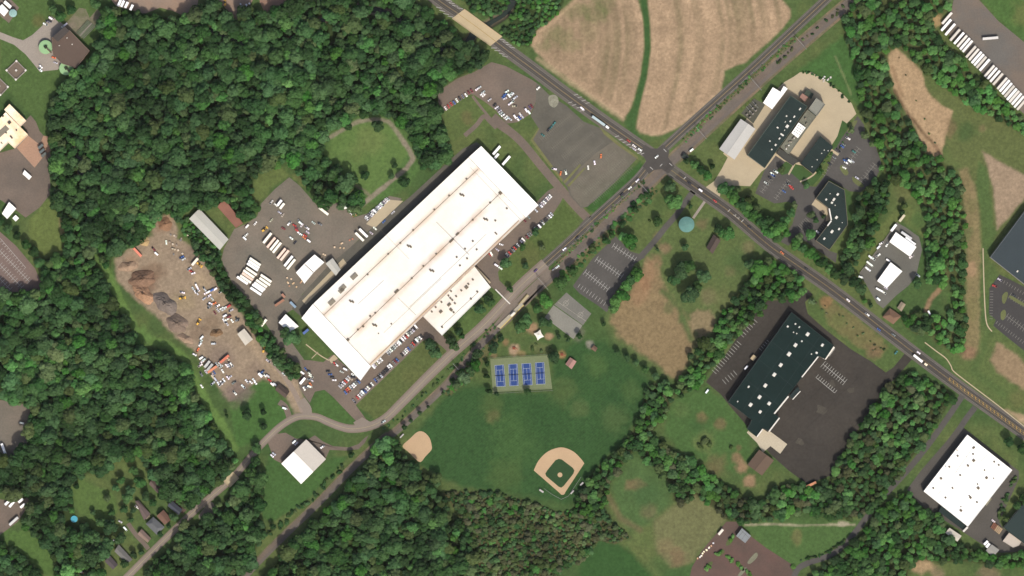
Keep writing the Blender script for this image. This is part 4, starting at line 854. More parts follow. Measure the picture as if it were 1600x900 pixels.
# ---- main factory with stained white roof
def factory_roof():
    m = surf('roof_factory', (255, 253, 247), .04, .03, .5, .03, k=1.47, tint=(255, 249, 234))
    N, L = m.node_tree.nodes, m.node_tree.links; b = N['Principled BSDF']; g = N.new('ShaderNodeNewGeometry')
    src = b.inputs['Base Color'].links[0].from_socket
    nz = N.new('ShaderNodeTexNoise'); nz.inputs['Scale'].default_value = .05; nz.inputs['Detail'].default_value = 6; L.new(g.outputs['Position'], nz.inputs['Vector'])
    tot = None
    for (p, q_, wd, st) in (((747, 265), (507, 492), 2.4, .6), ((782, 302), (544, 531), 3.2, .75), ((812, 348), (578, 570), 2.6, .65), ((741, 430), (672, 497), 7, .32)):
        a, c = P(*p), P(*q_); d = (c - a).normalized(); n = Vector((-d.y, d.x, 0))
        dt = N.new('ShaderNodeVectorMath'); dt.operation = 'DOT_PRODUCT'; L.new(g.outputs['Position'], dt.inputs[0]); dt.inputs[1].default_value = n
        s1 = N.new('ShaderNodeMath'); s1.operation = 'SUBTRACT'; L.new(dt.outputs['Value'], s1.inputs[0]); s1.inputs[1].default_value = a.dot(n)
        ab = N.new('ShaderNodeMath'); ab.operation = 'ABSOLUTE'; L.new(s1.outputs[0], ab.inputs[0])
        mr = N.new('ShaderNodeMapRange'); mr.inputs['From Min'].default_value = 0; mr.inputs['From Max'].default_value = wd * 2.2; mr.inputs['To Min'].default_value = st; mr.inputs['To Max'].default_value = 0
        L.new(ab.outputs[0], mr.inputs['Value'])
        if tot is None: tot = mr.outputs[0]
        else:
            mx = N.new('ShaderNodeMath'); mx.operation = 'MAXIMUM'; L.new(tot, mx.inputs[0]); L.new(mr.outputs[0], mx.inputs[1]); tot = mx.outputs[0]
    r2 = N.new('ShaderNodeMapRange'); r2.inputs['From Min'].default_value = .28; r2.inputs['From Max'].default_value = .62; L.new(nz.outputs['Fac'], r2.inputs['Value'])
    ml = N.new('ShaderNodeMath'); ml.operation = 'MULTIPLY'; L.new(tot, ml.inputs[0]); L.new(r2.outputs[0], ml.inputs[1])
    mix = N.new('ShaderNodeMix'); mix.data_type = 'RGBA'; L.new(ml.outputs[0], mix.inputs[0]); L.new(src, mix.inputs[6]); mix.inputs[7].default_value = (.42, .26, .15, 1)
    L.new(mix.outputs[2], b.inputs['Base Color']); return m
RF = factory_roof()
F = empty('factory_building', cen([(490, 475), (733, 246), (821, 340), (580, 572)]))
flat(None, None, None, [(490, 475), (732.5, 246.5), (821, 340), (741, 416), (661, 494), (580.5, 572)], 10.5, RF, root=F)
flat(None, None, None, [(733, 246), (752, 229), (841, 321), (821.6, 340)], 12.0, RW, root=F)
flat(None, None, None, [(489.6, 475.4), (472, 497), (564, 594), (580, 572.4)], 11.5, RW, root=F)
flat(None, None, None, [(741.4, 416.4), (767, 449), (691, 524), (661.4, 494.4)], 9.0, RF, root=F)
for (a, b, w, mt) in (((747, 265), (507, 492), .7, UNIT_T), ((782, 302), (544, 531), .7, UNIT_T), ((682, 347), (733, 398), .5, UNIT_D), ((622, 465), (650, 492), .5, UNIT_T), ((770, 268), (806, 305), .4, UNIT_T), ((560, 475), (600, 438), .35, UNIT_T), ((735, 262), (815, 345), .35, UNIT_T), ((640, 480), (760, 366), .35, UNIT_T), ((600, 520), (690, 435), .3, UNIT_T), ((596, 360), (640, 405), .3, UNIT_T)):
    m = MB(); a_, b_ = P(*a, 10.56), P(*b, 10.56); m.bar(a_, b_, w * S); m.build('roof_seam', mt, ROOF[F.name], F.location)
m = MB(); m.bar(P(748, 456, 9.1), P(690, 510, 9.1), .3); m.build('roof_seam', UNIT_T, ROOF[F.name], F.location)
m = MB(); m.bar(P(811, 345, 10.6), P(742, 412, 10.6), 1.0); m.bar(P(742, 412, 10.6), P(578, 570, 10.6), 1.0); m.build('gutter_edge', surf('tan_edge', (214, 184, 150), .1), F)
add_units(F, [(554, 432, 11, 7), (536, 450, 11, 7), (519, 472, 11, 7), (534, 454, 9, 6)], 10.5, AF, UNIT_T, h=1.0, name='skylight_bank', kind='box')
add_units(F, [(x + d, y + d * .3 - 1, 2.6, 4.4) for (x, y) in ((722, 306), (640, 386), (759, 344), (675, 424), (550, 472), (586, 509)) for d in (-1.9, 1.9)], 10.5, AF, UNIT_M, h=.9)
add_units(F, [(792, 326), (774, 345), (579, 494), (560, 515), (587, 489), (739, 377), (745, 390), (714, 402), (775, 365, 2, 5), (719, 415), (727, 389), (730, 404), (729, 280), (702, 306), (679, 328), (646, 360), (626, 380), (607, 397), (575, 429), (782, 302, 5, 5), (766, 317), (739, 344), (715, 366, 6, 3), (682, 397), (662, 416), (644, 435), (706, 376, 9, 3), (620, 455, 8, 3), (568, 510, 3, 3), (612, 506, 2, 2), (592, 521, 1.5, 1.5), (544, 531, 5, 4)], 10.5, AF, UNIT_M, (2.6, 2.6), .8)
WINGU = [(729, 449, 5, 5), (719, 431), (707, 442), (695, 449), (687, 456), (705, 455), (701, 462), (704, 466), (721, 454), (713, 463), (707, 469), (702, 476, 6, 4), (711, 474), (705, 484, 4, 5), (746, 456), (736, 467), (680, 471, 4, 5), (674, 478, 4, 4), (690, 472), (681, 480), (675, 487), (689, 487, 5, 4), (691, 511), (739, 437), (732, 444), (709, 488)]
add_units(F, WINGU, 9.0, AF, UNIT_M, (2.4, 3), .9)
m = MB(); 
tag(F, 'vast white roofed factory with stained roof valleys and rooftop units', 'factory')
m = MB(); q = [P(741.5, 414), P(767, 441), P(765, 443.5), P(739.5, 416.5)]; m.prism(q, 4.0, 4.4); 
for p in q: m.bar((p.x, p.y, 0), (p.x, p.y, 4.0), .3)
m.build('loading_canopy', CONC, F)

flat('white_warehouse', 'small white roofed warehouse standing behind the factory, ridge seam across it', 'warehouse', [(492, 398), (507, 410), (490.5, 425.5), (476, 443), (473, 438), (463, 426), (476, 412.5)], 7, RW)
F2 = bpy.data.objects['white_warehouse']; m = MB(); m.bar(P(476.5, 413, 7.1), P(490.5, 426, 7.1), .7); m.build('roof_seam', UNIT_D, F2)
gable('conveyor_shed', 'grey shed bridging the service road beside the factory', 'shed', [(520, 404), (532, 421), (525, 430), (510, 412)], 6, 1.5, RGREY)
flat('white_store', 'square white roofed store beside the depot entrance', 'store', [(447, 491), (467, 510), (452, 519), (436, 504)], 6, RW)
gable('long_shed', 'long pale ridged shed between the wood and the depot', 'shed', [(312, 327), (357, 374), (344, 390), (297, 342)], 6, 1.6, RGREY, roof2=RGREY)
flat('brick_shed', 'weathered red roofed shed beside the long pale shed', 'shed', [(351, 311), (380, 349), (369, 356), (340, 323)], 5.5, RRED, WALL_DARK, .2)
gable('yard_shed', 'pale shed among trees beside the scrap yard track', 'shed', [(382, 514), (395, 530), (384, 539), (372, 522)], 6, 1.0, RCREAM)
gable('gym_hall', 'ridged hall with lit white and shaded grey slopes on the lawn between lane and railway', 'hall', [(479, 687), (509, 717), (471, 755), (441, 724)], 7, 3.0, roofmat('shaded_grey', (222, 214, 202)), roof2=RW, swap=True)  # white sunward slope, grey far slope: sun shading put into the roof colours
gable('hangar', 'pale grey ridged hangar beside the railway and the concrete yard', 'hangar', [(1157, 187), (1179, 202), (1147, 249), (1124, 233)], 7, 1.6, roofmat('hangar', (206, 204, 198)))
flat('white_annex', 'stepped white metal shed beside the substation', 'shed', [(1207, 137), (1219, 144), (1224, 135), (1230, 139), (1206, 171), (1192, 161)], 6, RW, parapet=.2)
D1 = flat('dark_factory', 'long dark roofed factory with white vents on the beige yard', 'factory', [(1234, 150), (1261, 167), (1194, 263), (1167, 243)], 10, RDARK, pmat=surf('parapet_grey', (92, 104, 92)))
AD = math.atan2(243 - 150, 1234 - 1167)
add_units(D1, [(1249, 171, 4, 2), (1240, 183, 3.5, 2), (1228, 182, 2, 2), (1234, 190, 3, 2), (1229, 198, 5, 4), (1214, 200, 2, 3), (1221, 211, 2.4, 6), (1217, 217, 3, 2), (1202, 221, 2, 2), (1211, 227, 3, 2.4), (1226, 191, 2.5, 1), (1225, 204, 2, 1), (1205, 234, 2, 2)], 10, AD, UNIT_W, h=1.2)
flat('process_tower', 'tall grey roofed process block at the upper end of the dark factory', 'building', [(1274, 154), (1288, 164), (1275, 182), (1262, 171)], 14, roofmat('tower', (150, 150, 138), fvar=.12), surf('tower_wall', (120, 128, 116)), .8)
PS = flat('plant_strip', 'low equipment roof running along the dark factory', 'building', [(1275, 182.5), (1258, 205), (1232, 242), (1219, 230), (1261, 171.5)], 5, roofmat('plant', (126, 126, 112), var=.2, fvar=.2), parapet=.3)
add_units(PS, [(rng.uniform(1226, 1234) + (k * 3.2), rng.uniform(226, 232) - k * 4.2, rng.uniform(1.5, 4), rng.uniform(1.5, 3)) for k in range(11)], 5, AD, UNIT_T, h=1.8, name='machine_unit')
add_units(PS, [(1228 + k * 4, 233 - k * 5.5, 2, 2) for k in range(4)], 5, AD, UNIT_W, h=1.4, name='machine_unit')
wc = flat('white_canopy', 'bright white roof panel beside the dark factory covered in small vents', 'building', [(1247, 192), (1258, 200), (1246, 216), (1236, 208)], 7.5, RW, parapet=.1)
add_units(wc, [(1241 + i * 2.4 + j * 2.2, 206 + i * 1.6 - j * 3, 1, 1) for i in range(4) for j in range(4)], 7.5, AD, UNIT_D, h=.8, name='roof_vent', kind='box')
D2 = flat('office_block', 'dark flat roofed office block facing the curved parking lot', 'office', [(1281, 213), (1301, 230), (1270, 272), (1250, 256)], 8, RDARK, surf('buff_wall', (170, 150, 126)))
add_units(D2, [(1287, 235), (1283, 240), (1268, 261), (1293, 236), (1276, 250)], 8, AD, UNIT_W, (1.4, 1.4), .8)
flat('link_block', 'low dark roofed link between the dark factory and the office block', 'building', [(1217, 232), (1250, 252.5), (1243, 255), (1239, 259), (1224, 249), (1213, 240)], 5, roofmat('link', (78, 78, 72)), parapet=.3)
flat('brick_box', 'small brick coloured box building on the concrete yard', 'building', [(1253, 146), (1262, 152), (1257, 159), (1249, 152)], 5, roofmat('brickbox', (170, 132, 118)), parapet=.3)
flat('green_box', 'small dark green roofed box building on the concrete yard', 'building', [(1260, 140), (1271, 147), (1267, 155), (1256, 147)], 4, roofmat('greenbox', (74, 84, 72)), parapet=.3)
LB = flat('bent_office', 'bent dark roofed office building with white rooftop units', 'office', [(1294, 283), (1319, 297), (1324, 351), (1295, 391), (1274, 376), (1298, 345), (1294, 326), (1274, 310)], 8, RDARK, surf('buff_wall', (170, 150, 126)), pmat=surf('parapet_buff', (120, 116, 100)))
add_units(LB, [(1308, 304, 4, 3), (1302, 312, 5, 3), (1299, 317, 3, 3), (1290, 312, 3, 2.5), (1306, 340, 4.5, 3.5), (1310, 358, 3.5, 2.5), (1299, 362, 5, 3.5), (1287, 373, 3.6, 2.6), (1296, 303, 1.3, 1.3), (1304, 321, 1.4, 1.4), (1315, 348, 1.2, 1.2)], 8, AD, UNIT_W)
m = MB(); m.bar(P(1294.6, 326, 8.3), P(1298, 344, 8.3), 1.4); m.bar(P(1298, 345, 8.3), P(1292, 353, 8.3), 1.4); m.build('entrance_canopy', UNIT_W, LB)
flat('workshop', 'larger white roofed workshop on the gravel yard by the highway', 'workshop', [(1399, 363), (1431, 386), (1421, 401), (1389, 378)], 6, RW, parapet=.15)
flat('workshop', 'smaller white roofed workshop nearer the highway on the gravel yard', 'workshop', [(1391, 410), (1409, 424), (1385, 450), (1370, 439)], 6, RW, parapet=.15)
DW = flat('dark_store', 'large dark roofed store cut by the picture edge beside the striped lot', 'store', [(1602, 327), (1546, 402), (1604, 448), (1660, 470), (1660, 330)], 9, roofmat('slate', (66, 76, 80), fvar=.08), pmat=surf('parapet_pale', (112, 120, 124)))
add_units(DW, [(1588, 424, 3, 2)], 9, AD, UNIT_W)
WH = flat('dark_warehouse', 'dark green roofed warehouse with white skylights on black tarmac', 'warehouse', [(1236, 488), (1302, 540), (1288, 561), (1278, 556), (1208, 646), (1217, 652), (1201, 673), (1192, 669), (1181, 682), (1167, 670), (1174, 656), (1137, 628)], 9, roofmat('darkgreen', (34, 50, 48), var=.15, fvar=.08, spec=.05), pmat=surf('parapet_darkgreen', (50, 66, 62)))
add_units(WH, [(1261, 522, 5, 4), (1242, 539, 5, 4), (1284, 539, 4, 3), (1232, 553, 5.5, 4.5), (1219, 570, 5, 4), (1209, 585, 5, 4), (1230, 510, 2.4, 2.4), (1275, 551, 2.5, 3), (1186, 620, 5, 4), (1172, 632, 5, 4), (1201, 630, 4.5, 4), (1187, 643, 4, 3.4), (1195, 602, 5, 4), (1169, 604, 3, 2), (1242, 506, 2, 2), (1248, 511, 2.6, 1.6), (1239, 519, 1.5, 1.5), (1267, 553, 1.6, 1.6), (1244, 521, 1.5, 1.5), (1252, 533, 2, 2), (1152, 627, 2, 1.4)], 9, AD, UNIT_W, h=.9, name='skylight', kind='curb')
m = MB(); m.bar(P(1277.5, 557, 9.3), P(1252, 589, 9.3), 1.2); m.build('lit_wall_strip', UNIT_W, WH)  # white bars added along the roof edge for the sunlit dock wall
m = MB(); m.bar(P(1231, 619, 9.3), P(1209, 646, 9.3), 1.5); m.build('lit_wall_strip', UNIT_W, WH)
m = MB(); m.bar(P(1217, 652.5, 9.3), P(1201, 673.5, 9.3), 1.4); m.build('lit_wall_strip', UNIT_W, WH)
m = MB(); m.bar(P(1191, 670, 9.3), P(1182, 682, 9.3), 1.2); m.build('lit_wall_strip', UNIT_W, WH)
m = MB(); m.prism([P(1302, 541), P(1304, 543), P(1290, 562), P(1285, 560)], 3.6, 4.4); m.build('dock_canopy', UNIT_W, WH)
m = MB(); m.prism([P(1246, 604), P(1250, 610), P(1239, 624), P(1232, 619)], 4.5, 5.0, 0); m.build('porch_roof', roofmat('porch', (44, 56, 56)), WH)
m = MB(); m.bar(P(1250, 611, 5.1), P(1238, 624, 5.1), .9); m.build('porch_fascia', UNIT_W, WH)
gable('brown_barn', 'brown roofed barn beside the bare earth bank behind the dark warehouse', 'barn', [(1186, 703), (1208, 719), (1190, 742), (1168, 726)], 5, 2, roofmat('barn', (112, 94, 80)), WALL_DARK)
gable('roadside_house', 'brown hipped roof house beside the highway', 'house', [(1390, 482), (1407, 494), (1395, 506), (1379, 495)], 4, 3, roofmat('house', (134, 106, 86)), hip=.3)
gable('garden_shed', 'small pale shed behind the brown roadside house', 'shed', [(1408, 472), (1414, 476), (1408, 486), (1402, 481)], 3, 1, roofmat('shed', (160, 146, 124)))
WB = flat('white_plant', 'big white roofed plant dotted with dark roof vents', 'factory', [(1510, 679), (1580, 734), (1511, 822), (1442, 767)], 9, RW)
add_units(WB, [(1520, 699, 4, 3), (1519, 709), (1520, 719, 4, 4), (1511, 727, 3, 3.5), (1499, 742), (1495, 712), (1482, 729), (1469, 747, 3.5, 3.5), (1457, 762), (1487, 762), (1476, 777), (1515, 777, 3.4, 3.4), (1527, 762, 4, 4), (1540, 746, 4, 3.6), (1537, 734, 2, 2), (1552, 721), (1559, 726), (1525, 784), (1500, 797, 3.4, 4), (1551, 747, 1.6, 1.6), (1513, 774, 2, 2), (1526, 756, 2, 2), (1500, 791, 1.6, 1.6), (1476, 728, 1.4, 1.4), (1494, 703, 1.5, 1.5)], 9, AF, UNIT_M, (2.6, 2.6), .8)
for (a, b) in (((1518, 700), (1490, 740)), ((1545, 706), (1530, 722)), ((1470, 765), (1460, 775))):
    m = MB(); m.bar(P(*a, 9.05), P(*b, 9.05), .25); m.build('roof_seam', UNIT_T, ROOF[WB.name], WB.location)
m = MB(); m.prism([P(1470, 790), P(1510.5, 822.5), P(1506, 829), P(1466, 799)], 0, 5.0); m.build('side_bay', RDARK, WB)
m = MB(); m.bar(P(1511, 823, 6), P(1504, 830, 6), 2.0); m.build('bay_canopy', UNIT_W, WB)
m = MB(); m.prism([P(1549, 779), P(1541, 790), P(1537, 787), P(1545, 777)], 0, 4); m.build('side_annex', roofmat('annex', (150, 146, 124)), WB)
gable('storage_shed', 'pale ribbed storage shed at the edge of the ravine trees', 'shed', [(1483, 825), (1501, 837), (1495, 845), (1477, 832)], 5, .6, RCREAM)
flat('beige_store', 'beige roofed store beside the dark roof at the corner', 'store', [(1576, 832), (1595, 846), (1591, 852), (1582, 855), (1566, 845)], 5, roofmat('beige', (206, 194, 180)), parapet=.2)
gable('grey_shed', 'small grey shed at the bottom of the white plant yard', 'shed', [(1549, 851), (1560, 859), (1551, 869), (1540, 860)], 4, .6, roofmat('greyshed', (168, 166, 158)))
flat('corner_store', 'dark green roofed store cut by the lower picture edge', 'store', [(1610, 772), (1567, 824), (1582, 836), (1606, 854), (1660, 880), (1660, 780)], 8, roofmat('cornergreen', (52, 66, 64)))
lp = empty('lumber_stack', P(1557, 826, 0)); 
for k in range(7):
    m = MB(); c = P(1551 + k * 2, 820.5 + k * 1.6, .8 + .3 * (k % 3)); m.box(c, (7, 1.3, 1.4), AF + .25); o = m.build('lumber_bundle', surf('lumber_red', (150, 104, 84)) if k < 3 else surf('lumber_pale', (200, 174, 140)), lp)
tag(lp, 'bundled red and tan lumber between the dark roof and beige store', 'lumber')
gable('tank_house', 'dark roofed cottage beside the bright tree near the round tank', 'house', [(1115, 367), (1125, 376), (1113, 396), (1104, 387)], 4, 2.4, roofmat('cottage', (92, 80, 74)), WALL_DARK)
flat('entrance_lobby', 'small tan roofed entrance lobby on the striped side of the dark warehouse', 'building', [(1177, 554), (1182, 558), (1177, 564), (1172, 560)], 3.5, roofmat('lobby', (206, 186, 150)), parapet=.1)
# picnic shelters
def tent(name, label, q, h, top, mat):
    r = empty(name, cen(q)); pts = [P(*p) for p in q]; c = cen(q); n = 6; m = MB()
    for i in range(4):
        a, b = pts[i], pts[(i + 1) % 4]
        prev = None
        for k in range(n + 1):
            t = k / n; e = a.lerp(b, t); e = e.lerp(c, .16 * math.sin(math.pi * t)); e = Vector((e.x, e.y, h))
            mid = e.lerp(Vector((c.x, c.y, top)), .5) - Vector((0, 0, .3))
            if prev: m.face([prev[0], e, mid, prev[1]]); m.face([prev[1], mid, Vector((c.x, c.y, top))])
            prev = (e, mid)
    m.build('canopy', mat, r)
    for p in pts: m = MB(); m.cyl(p, .12, .12, 0, h, 6); m.build('pole', STEEL, r)
    tag(r, label, 'shelter')
tent('sail_shelter', 'white peaked canopy over the playground soil', [(844, 515), (850, 526), (840, 532), (834, 521)], 3.2, 4.6, roofmat('sail', (236, 230, 218), k=1.3))
gable('picnic_shelter', 'small pink roofed picnic shelter beside the tennis courts', 'shelter', [(891, 559), (900, 565), (893, 576), (884, 569)], 3, 1.6, roofmat('pink', (178, 138, 128)))
gable('field_hut', 'small brown hut on the park lawn near the grey courts', 'hut', [(928, 540), (933, 544), (930, 549), (924, 545)], 2.6, 1, roofmat('hut', (124, 100, 84)))
flat('grey_office', 'small grey roofed building on the brown planted lot', 'building', [(1159, 825), (1173, 837), (1164, 848), (1150, 837)], 5, roofmat('blueg', (150, 156, 158)), parapet=.2)
GO = bpy.data.objects['grey_office']
for (a, b) in (((1157, 828), (1170, 840)), ((1162, 828), (1153, 839)), ((1166, 832), (1158, 843))):
    m = MB(); m.bar(P(*a, 5.05), P(*b, 5.05), .2); m.build('roof_seam', UNIT_D, GO)
# waterworks
WWR = flat('waterworks_hall', 'large brown flat roofed hall between two green tanks', 'building', [(104, 42), (141, 80), (120, 107), (98, 100), (84, 86), (82, 60)], 8, RBROWN, WALL_DARK, pmat=surf('parapet_brown', (140, 122, 108)))
add_units(WWR, [(106, 60, 2, 1), (94, 72, 2, 1), (114, 70, 1.5, 1.5)], 8, .2, UNIT_W, h=.8)
m = MB(); m.prism([P(84, 59), P(103, 42), P(110, 49), P(92, 66)], 8, 12); m.build('penthouse', roofmat('penthouse', (84, 78, 74)), WWR)
def tank(name, label, cat, x, y, rr, h, roof, wall, dome=.8, truss=False):
    r = empty(name, P(x, y)); n = 28; m = MB(); m.cyl((r.location.x, r.location.y), rr * S, rr * S, 0, h, n, cap=False); m.build('wall', wall, r)
    m = MB(); prev = None
    for k in range(5):
        t = k / 4; rad = rr * S * 1.02 * (1 - t); z = h + dome * (1 - (1 - t) ** 2)
        ring = [(r.location.x + rad * math.cos(6.2832 * i / n), r.location.y + rad * math.sin(6.2832 * i / n), z) for i in range(n)]
        if prev:
            for i in range(n):
                j = (i + 1) % n
                if k < 4: m.face([prev[i], prev[j], ring[j], ring[i]])
                else: m.face([prev[i], prev[j], (r.location.x, r.location.y, z)])
        prev = ring
    m.build('roof', roof, r)
    for k in range(8 if not truss else 0):
        a = 6.2832 * k / 8; m = MB(); c = r.location; d = Vector((math.cos(a), math.sin(a), 0)) * rr * S
        m.bar(c + d * .98 + Vector((0, 0, h + .1)), c + d * .2 + Vector((0, 0, h + dome)), .18); m.build('roof_rib', wall, r)
    if truss:
        a = R(-45); c = r.location; d = Vector((math.cos(a), math.sin(a), 0)) * rr * S
        m = MB(); m.bar(c - d * .2 + Vector((0, 0, h + 1.2)), c + d * 1.2 + Vector((0, 0, h + 1.2)), 1.4); m.build('walkway', surf('walkway', (116, 108, 92)), r)
        m = MB(); m.box(c + Vector((0, 0, h + 1.4)), (3.0, 3.0, 1.2), .6); m.build('drive_unit', surf('moss_dark', (60, 68, 50)), r)
        for s in (-.35, .35):
            m = MB(); m.box(c + Vector((1.6 * s, 2.2 * abs(s) + s, h + 1.1)), (1.8, 2.6, .5), 1.0 + s); m.build('hatch', surf('moss_dark', (60, 68, 50)), r)
    tag(r, label, cat); return r
tank('water_tank', 'round teal roofed water tank beside the park drive', 'tank', 1072, 351, 12, 13, roofmat('teal', (106, 150, 142), var=.12, scale=.15), surf('tank_wall', (120, 140, 130)), 1.6)
GRN = roofmat('palegreen', (152, 190, 140), k=1.4)
tank('clarifier_tank', 'pale green round tank on the works drive', 'tank', 72, 74, 10.6, 4, GRN, surf('tank_rim', (120, 128, 100)), .3, True)
tank('clarifier_tank', 'pale green round tank at the edge of the wood', 'tank', 104, 107, 10.6, 4, GRN, surf('tank_rim', (120, 128, 100)), .3, True)
tank('small_tank', 'small pale teal tank beside the white works buildings', 'tank', 21, 21, 6, 5, roofmat('paleteal', (168, 206, 200)), surf('tank_wall', (120, 140, 130)), .7)
FB = empty('filter_bed', P(136, 46)); q = [(137, 31), (150, 41), (131, 61), (119, 51)]
m = MB(); m.walls([P(*p) for p in q], 0, .9); m.poly([P(*p) for p in q], .3); m.build('basin', surf('basin', (88, 92, 78)), FB)
for k in range(9):
    t = (k + .5) / 9; a = P(q[0][0] * (1 - t) + q[1][0] * t, q[0][1] * (1 - t) + q[1][1] * t, .7); b = P(q[3][0] * (1 - t) + q[2][0] * t, q[3][1] * (1 - t) + q[2][1] * t, .7)
    m = MB(); m.bar(a, b, .55 if k != 4 else 1.1); m.build('channel_beam', surf('beam_green', (136, 146, 120)) if k != 4 else CONC_GREY, FB)
tag(FB, 'slatted rectangular filter bed beside the brown waterworks hall', 'filter bed')
def basin(label, q):
    r = empty('settling_basin', cen(q)); pp = [P(*p) for p in q]
    m = MB(); m.walls(pp, 0, 1.6); inn = [Vector((*p, 0)) for p in inset([tuple(v[:2]) for v in pp], 1.0)]
    for i in range(4):
        j = (i + 1) % 4; z = lambda v, t: (v.x, v.y, t); m.face([z(pp[i], 1.6), z(pp[j], 1.6), z(inn[j], 1.6), z(inn[i], 1.6)]); m.face([z(inn[i], .5), z(inn[j], .5), z(inn[j], 1.6), z(inn[i], 1.6)])
    m.build('rim', CONC_GREY, r); m = MB(); m.poly(inn, .5); m.build('bed', roofmat('bed', (126, 112, 98)), r)
    for p in list(pp) + [cen(q)]:
        m = MB(); c = p.lerp(cen(q), .1); m.box((c.x, c.y, 1.8), (2, 2, .8), .8); m.build('corner_box', UNIT_W, r)
    tag(r, label, 'basin')
basin('square brown settling basin with white corner boxes on the works lawn', [(26, 94), (42, 110), (25, 126), (9, 110)])
basin('brown settling basin cut by the picture edge', [(-14, 118), (-2, 121), (14, 137), (2, 150), (-14, 150)][1:] if False else [(-4, 118), (14, 136), (1, 150), (-16, 134)])
flat('white_works', 'larger white roofed hut beside the small teal tank', 'building', [(4, 7), (14, 17), (7, 26), (-4, 15)], 4, RW, parapet=.2)
flat('white_works', 'narrow white roofed hut above the small teal tank', 'building', [(9, 1), (19, 10), (16, 14), (6, 5)], 4, RW, parapet=.2)
ROR = roofmat('warmwhite', (255, 240, 214), var=.10, scale=.08, tint=(246, 206, 158), k=1.25)
flat('cream_block', 'upper cream roofed wing at the edge of the brown lot', 'building', [(16, 163), (42, 189), (33, 198), (8, 172)], 7, ROR)
CB = flat('cream_plant', 'large cream white roofed plant cut by the picture edge', 'factory', [(10, 176), (45, 211), (24, 232), (14, 223), (-5, 242), (-40, 240), (-40, 190), (-5, 192)], 7, ROR)
add_units(CB, [(27, 204, 2, 2), (11, 208, 2, 2), (19, 215, 2, 5), (16, 192, 5, 4), (4, 224, 1, 3), (6, 182, 3, 2)], 7, .7, UNIT_D)
m = MB(); m.prism([P(-6, 210), P(10, 196), P(16, 202), P(0, 216)], 7, 7.3); m.build('grey_deck', UNIT_T, CB)
flat('white_hut', 'white roofed hut beside the trees below the brown lot', 'building', [(15, 316), (26, 326), (12, 342), (4, 334)], 5, RW, parapet=.2)
flat('white_hut', 'tiny white roofed hut below the brown lot', 'building', [(25, 336), (30, 341), (25, 346), (20, 341)], 3, RW, parapet=.1)
flat('white_kiosk', 'small white kiosk standing alone on the brown lot', 'building', [(39, 266), (50, 276), (46, 281), (36, 272)], 4, RW, parapet=.1)
# lane houses
H = lambda label, q, h, c, hip=0, nm='house': gable(nm, label, 'house' if nm == 'house' else 'shed', q, h, 2.6, roofmat(nm + str(c[0]) + str(c[2]), c, var=.1), WALL, hip)
H('long mauve roofed house on the lane with a tan patio', [(212, 783), (217, 782), (235, 803), (226, 812)], 4, (118, 102, 98))
H('grey hipped roof house, widest on the lane', [(240, 808), (257, 823), (246, 835), (229, 818)], 5, (110, 112, 114), .25)
H('brown roofed house beside the widest grey house', [(256, 797), (268, 811), (258, 819), (246, 806)], 5, (126, 96, 82))
H('small house with mauve and tan roof slopes beside the lane drive', [(222, 827), (236, 841), (231, 847), (216, 834)], 4, (150, 128, 116))
H('long pale grey roofed house at the lower end of the lane', [(186, 851), (207, 874), (199, 880), (180, 861)], 4, (132, 130, 126))
H('dark mauve roofed house in trees at the lower picture edge', [(172, 868), (184, 882), (177, 889), (165, 877)], 4, (98, 90, 92))
H('brown roofed house behind the gardens, deep among the trees', [(239, 748), (256, 766), (250, 773), (234, 756)], 4, (116, 100, 94))
H('dark blue grey roofed house half hidden by trees on the lane', [(268, 782), (285, 796), (279, 804), (263, 790)], 4, (84, 88, 98))
H('brown roofed cottage beside the yard track', [(436, 600), (452, 612), (446, 621), (431, 609)], 4, (100, 86, 78))
for q, t in (([(227, 808), (232, 803), (235, 807), (229, 812)], 'a'), ([(249, 769), (256, 765), (260, 770), (253, 777)], 'b')): sheet('patio', q, Z2, CONC)
# swimming pool
pr = empty('swimming_pool', P(116, 811)); m = MB(); m.cyl((pr.location.x, pr.location.y), 3.9, 3.9, 0, 1.2, 20, cap=False); m.build('pool_wall', UNIT_W, pr)
m = MB(); m.poly([(pr.location.x + 3.7 * math.cos(a), pr.location.y + 3.7 * math.sin(a)) for a in np.linspace(0, 6.28, 21)[:-1]], 1.05); m.build('pool_water', surf('pool_water', (96, 190, 214), .05, rough=.2), pr)
tag(pr, 'round bright blue backyard pool among trees', 'pool')
# heaps in the yard
def heap(label, x, y, rx, ry, h, mat, seed, rot=0):
    r = random.Random(seed); n = 26; rings = 9; v = []; f = []
    for k in range(rings + 1):
        t = k / rings
        for i in range(n):
            a = 6.2832 * i / n; w = 1 + .16 * math.sin(a * 2 + seed) + .09 * math.sin(a * 5 + seed * 2) + r.uniform(-.04, .04)
            x_, y_ = rx * S * t * w * math.cos(a), ry * S * t * w * math.sin(a)
            v.append((x_ * math.cos(rot) - y_ * math.sin(rot), x_ * math.sin(rot) + y_ * math.cos(rot), (h * (1 - t) ** .9 * (1 + r.uniform(-.12, .12)) if k < rings else -.05)))
    for k in range(rings):
        for i in range(n):
            j = (i + 1) % n; f.append((k * n + i, (k + 1) * n + i, (k + 1) * n + j, k * n + j))
    me = bpy.data.meshes.new('heap'); me.from_pydata(v, [], f); me.materials.append(mat)
    o = put('spoil_heap', me, None, P(x, y)); tag(o, label, 'heap', 'heaps in the scrap yard')
heap('big heap of orange brown mulch at the wood edge', 224, 459, 19, 12, 8, surf('mulch', (182, 144, 114), .2, .15, .8, .2), 3, -.5)
heap('dark brown spoil heap above the orange heap', 222, 436, 24, 13, 7, surf('spoil', (138, 110, 90), .25, .12, .8, .25), 5, .1)
heap('broad grey gravel heap below the orange heap', 258, 474, 20, 15, 8, surf('gravel_heap', (134, 122, 113), .12, .1, .8, .15), 8, -.7)
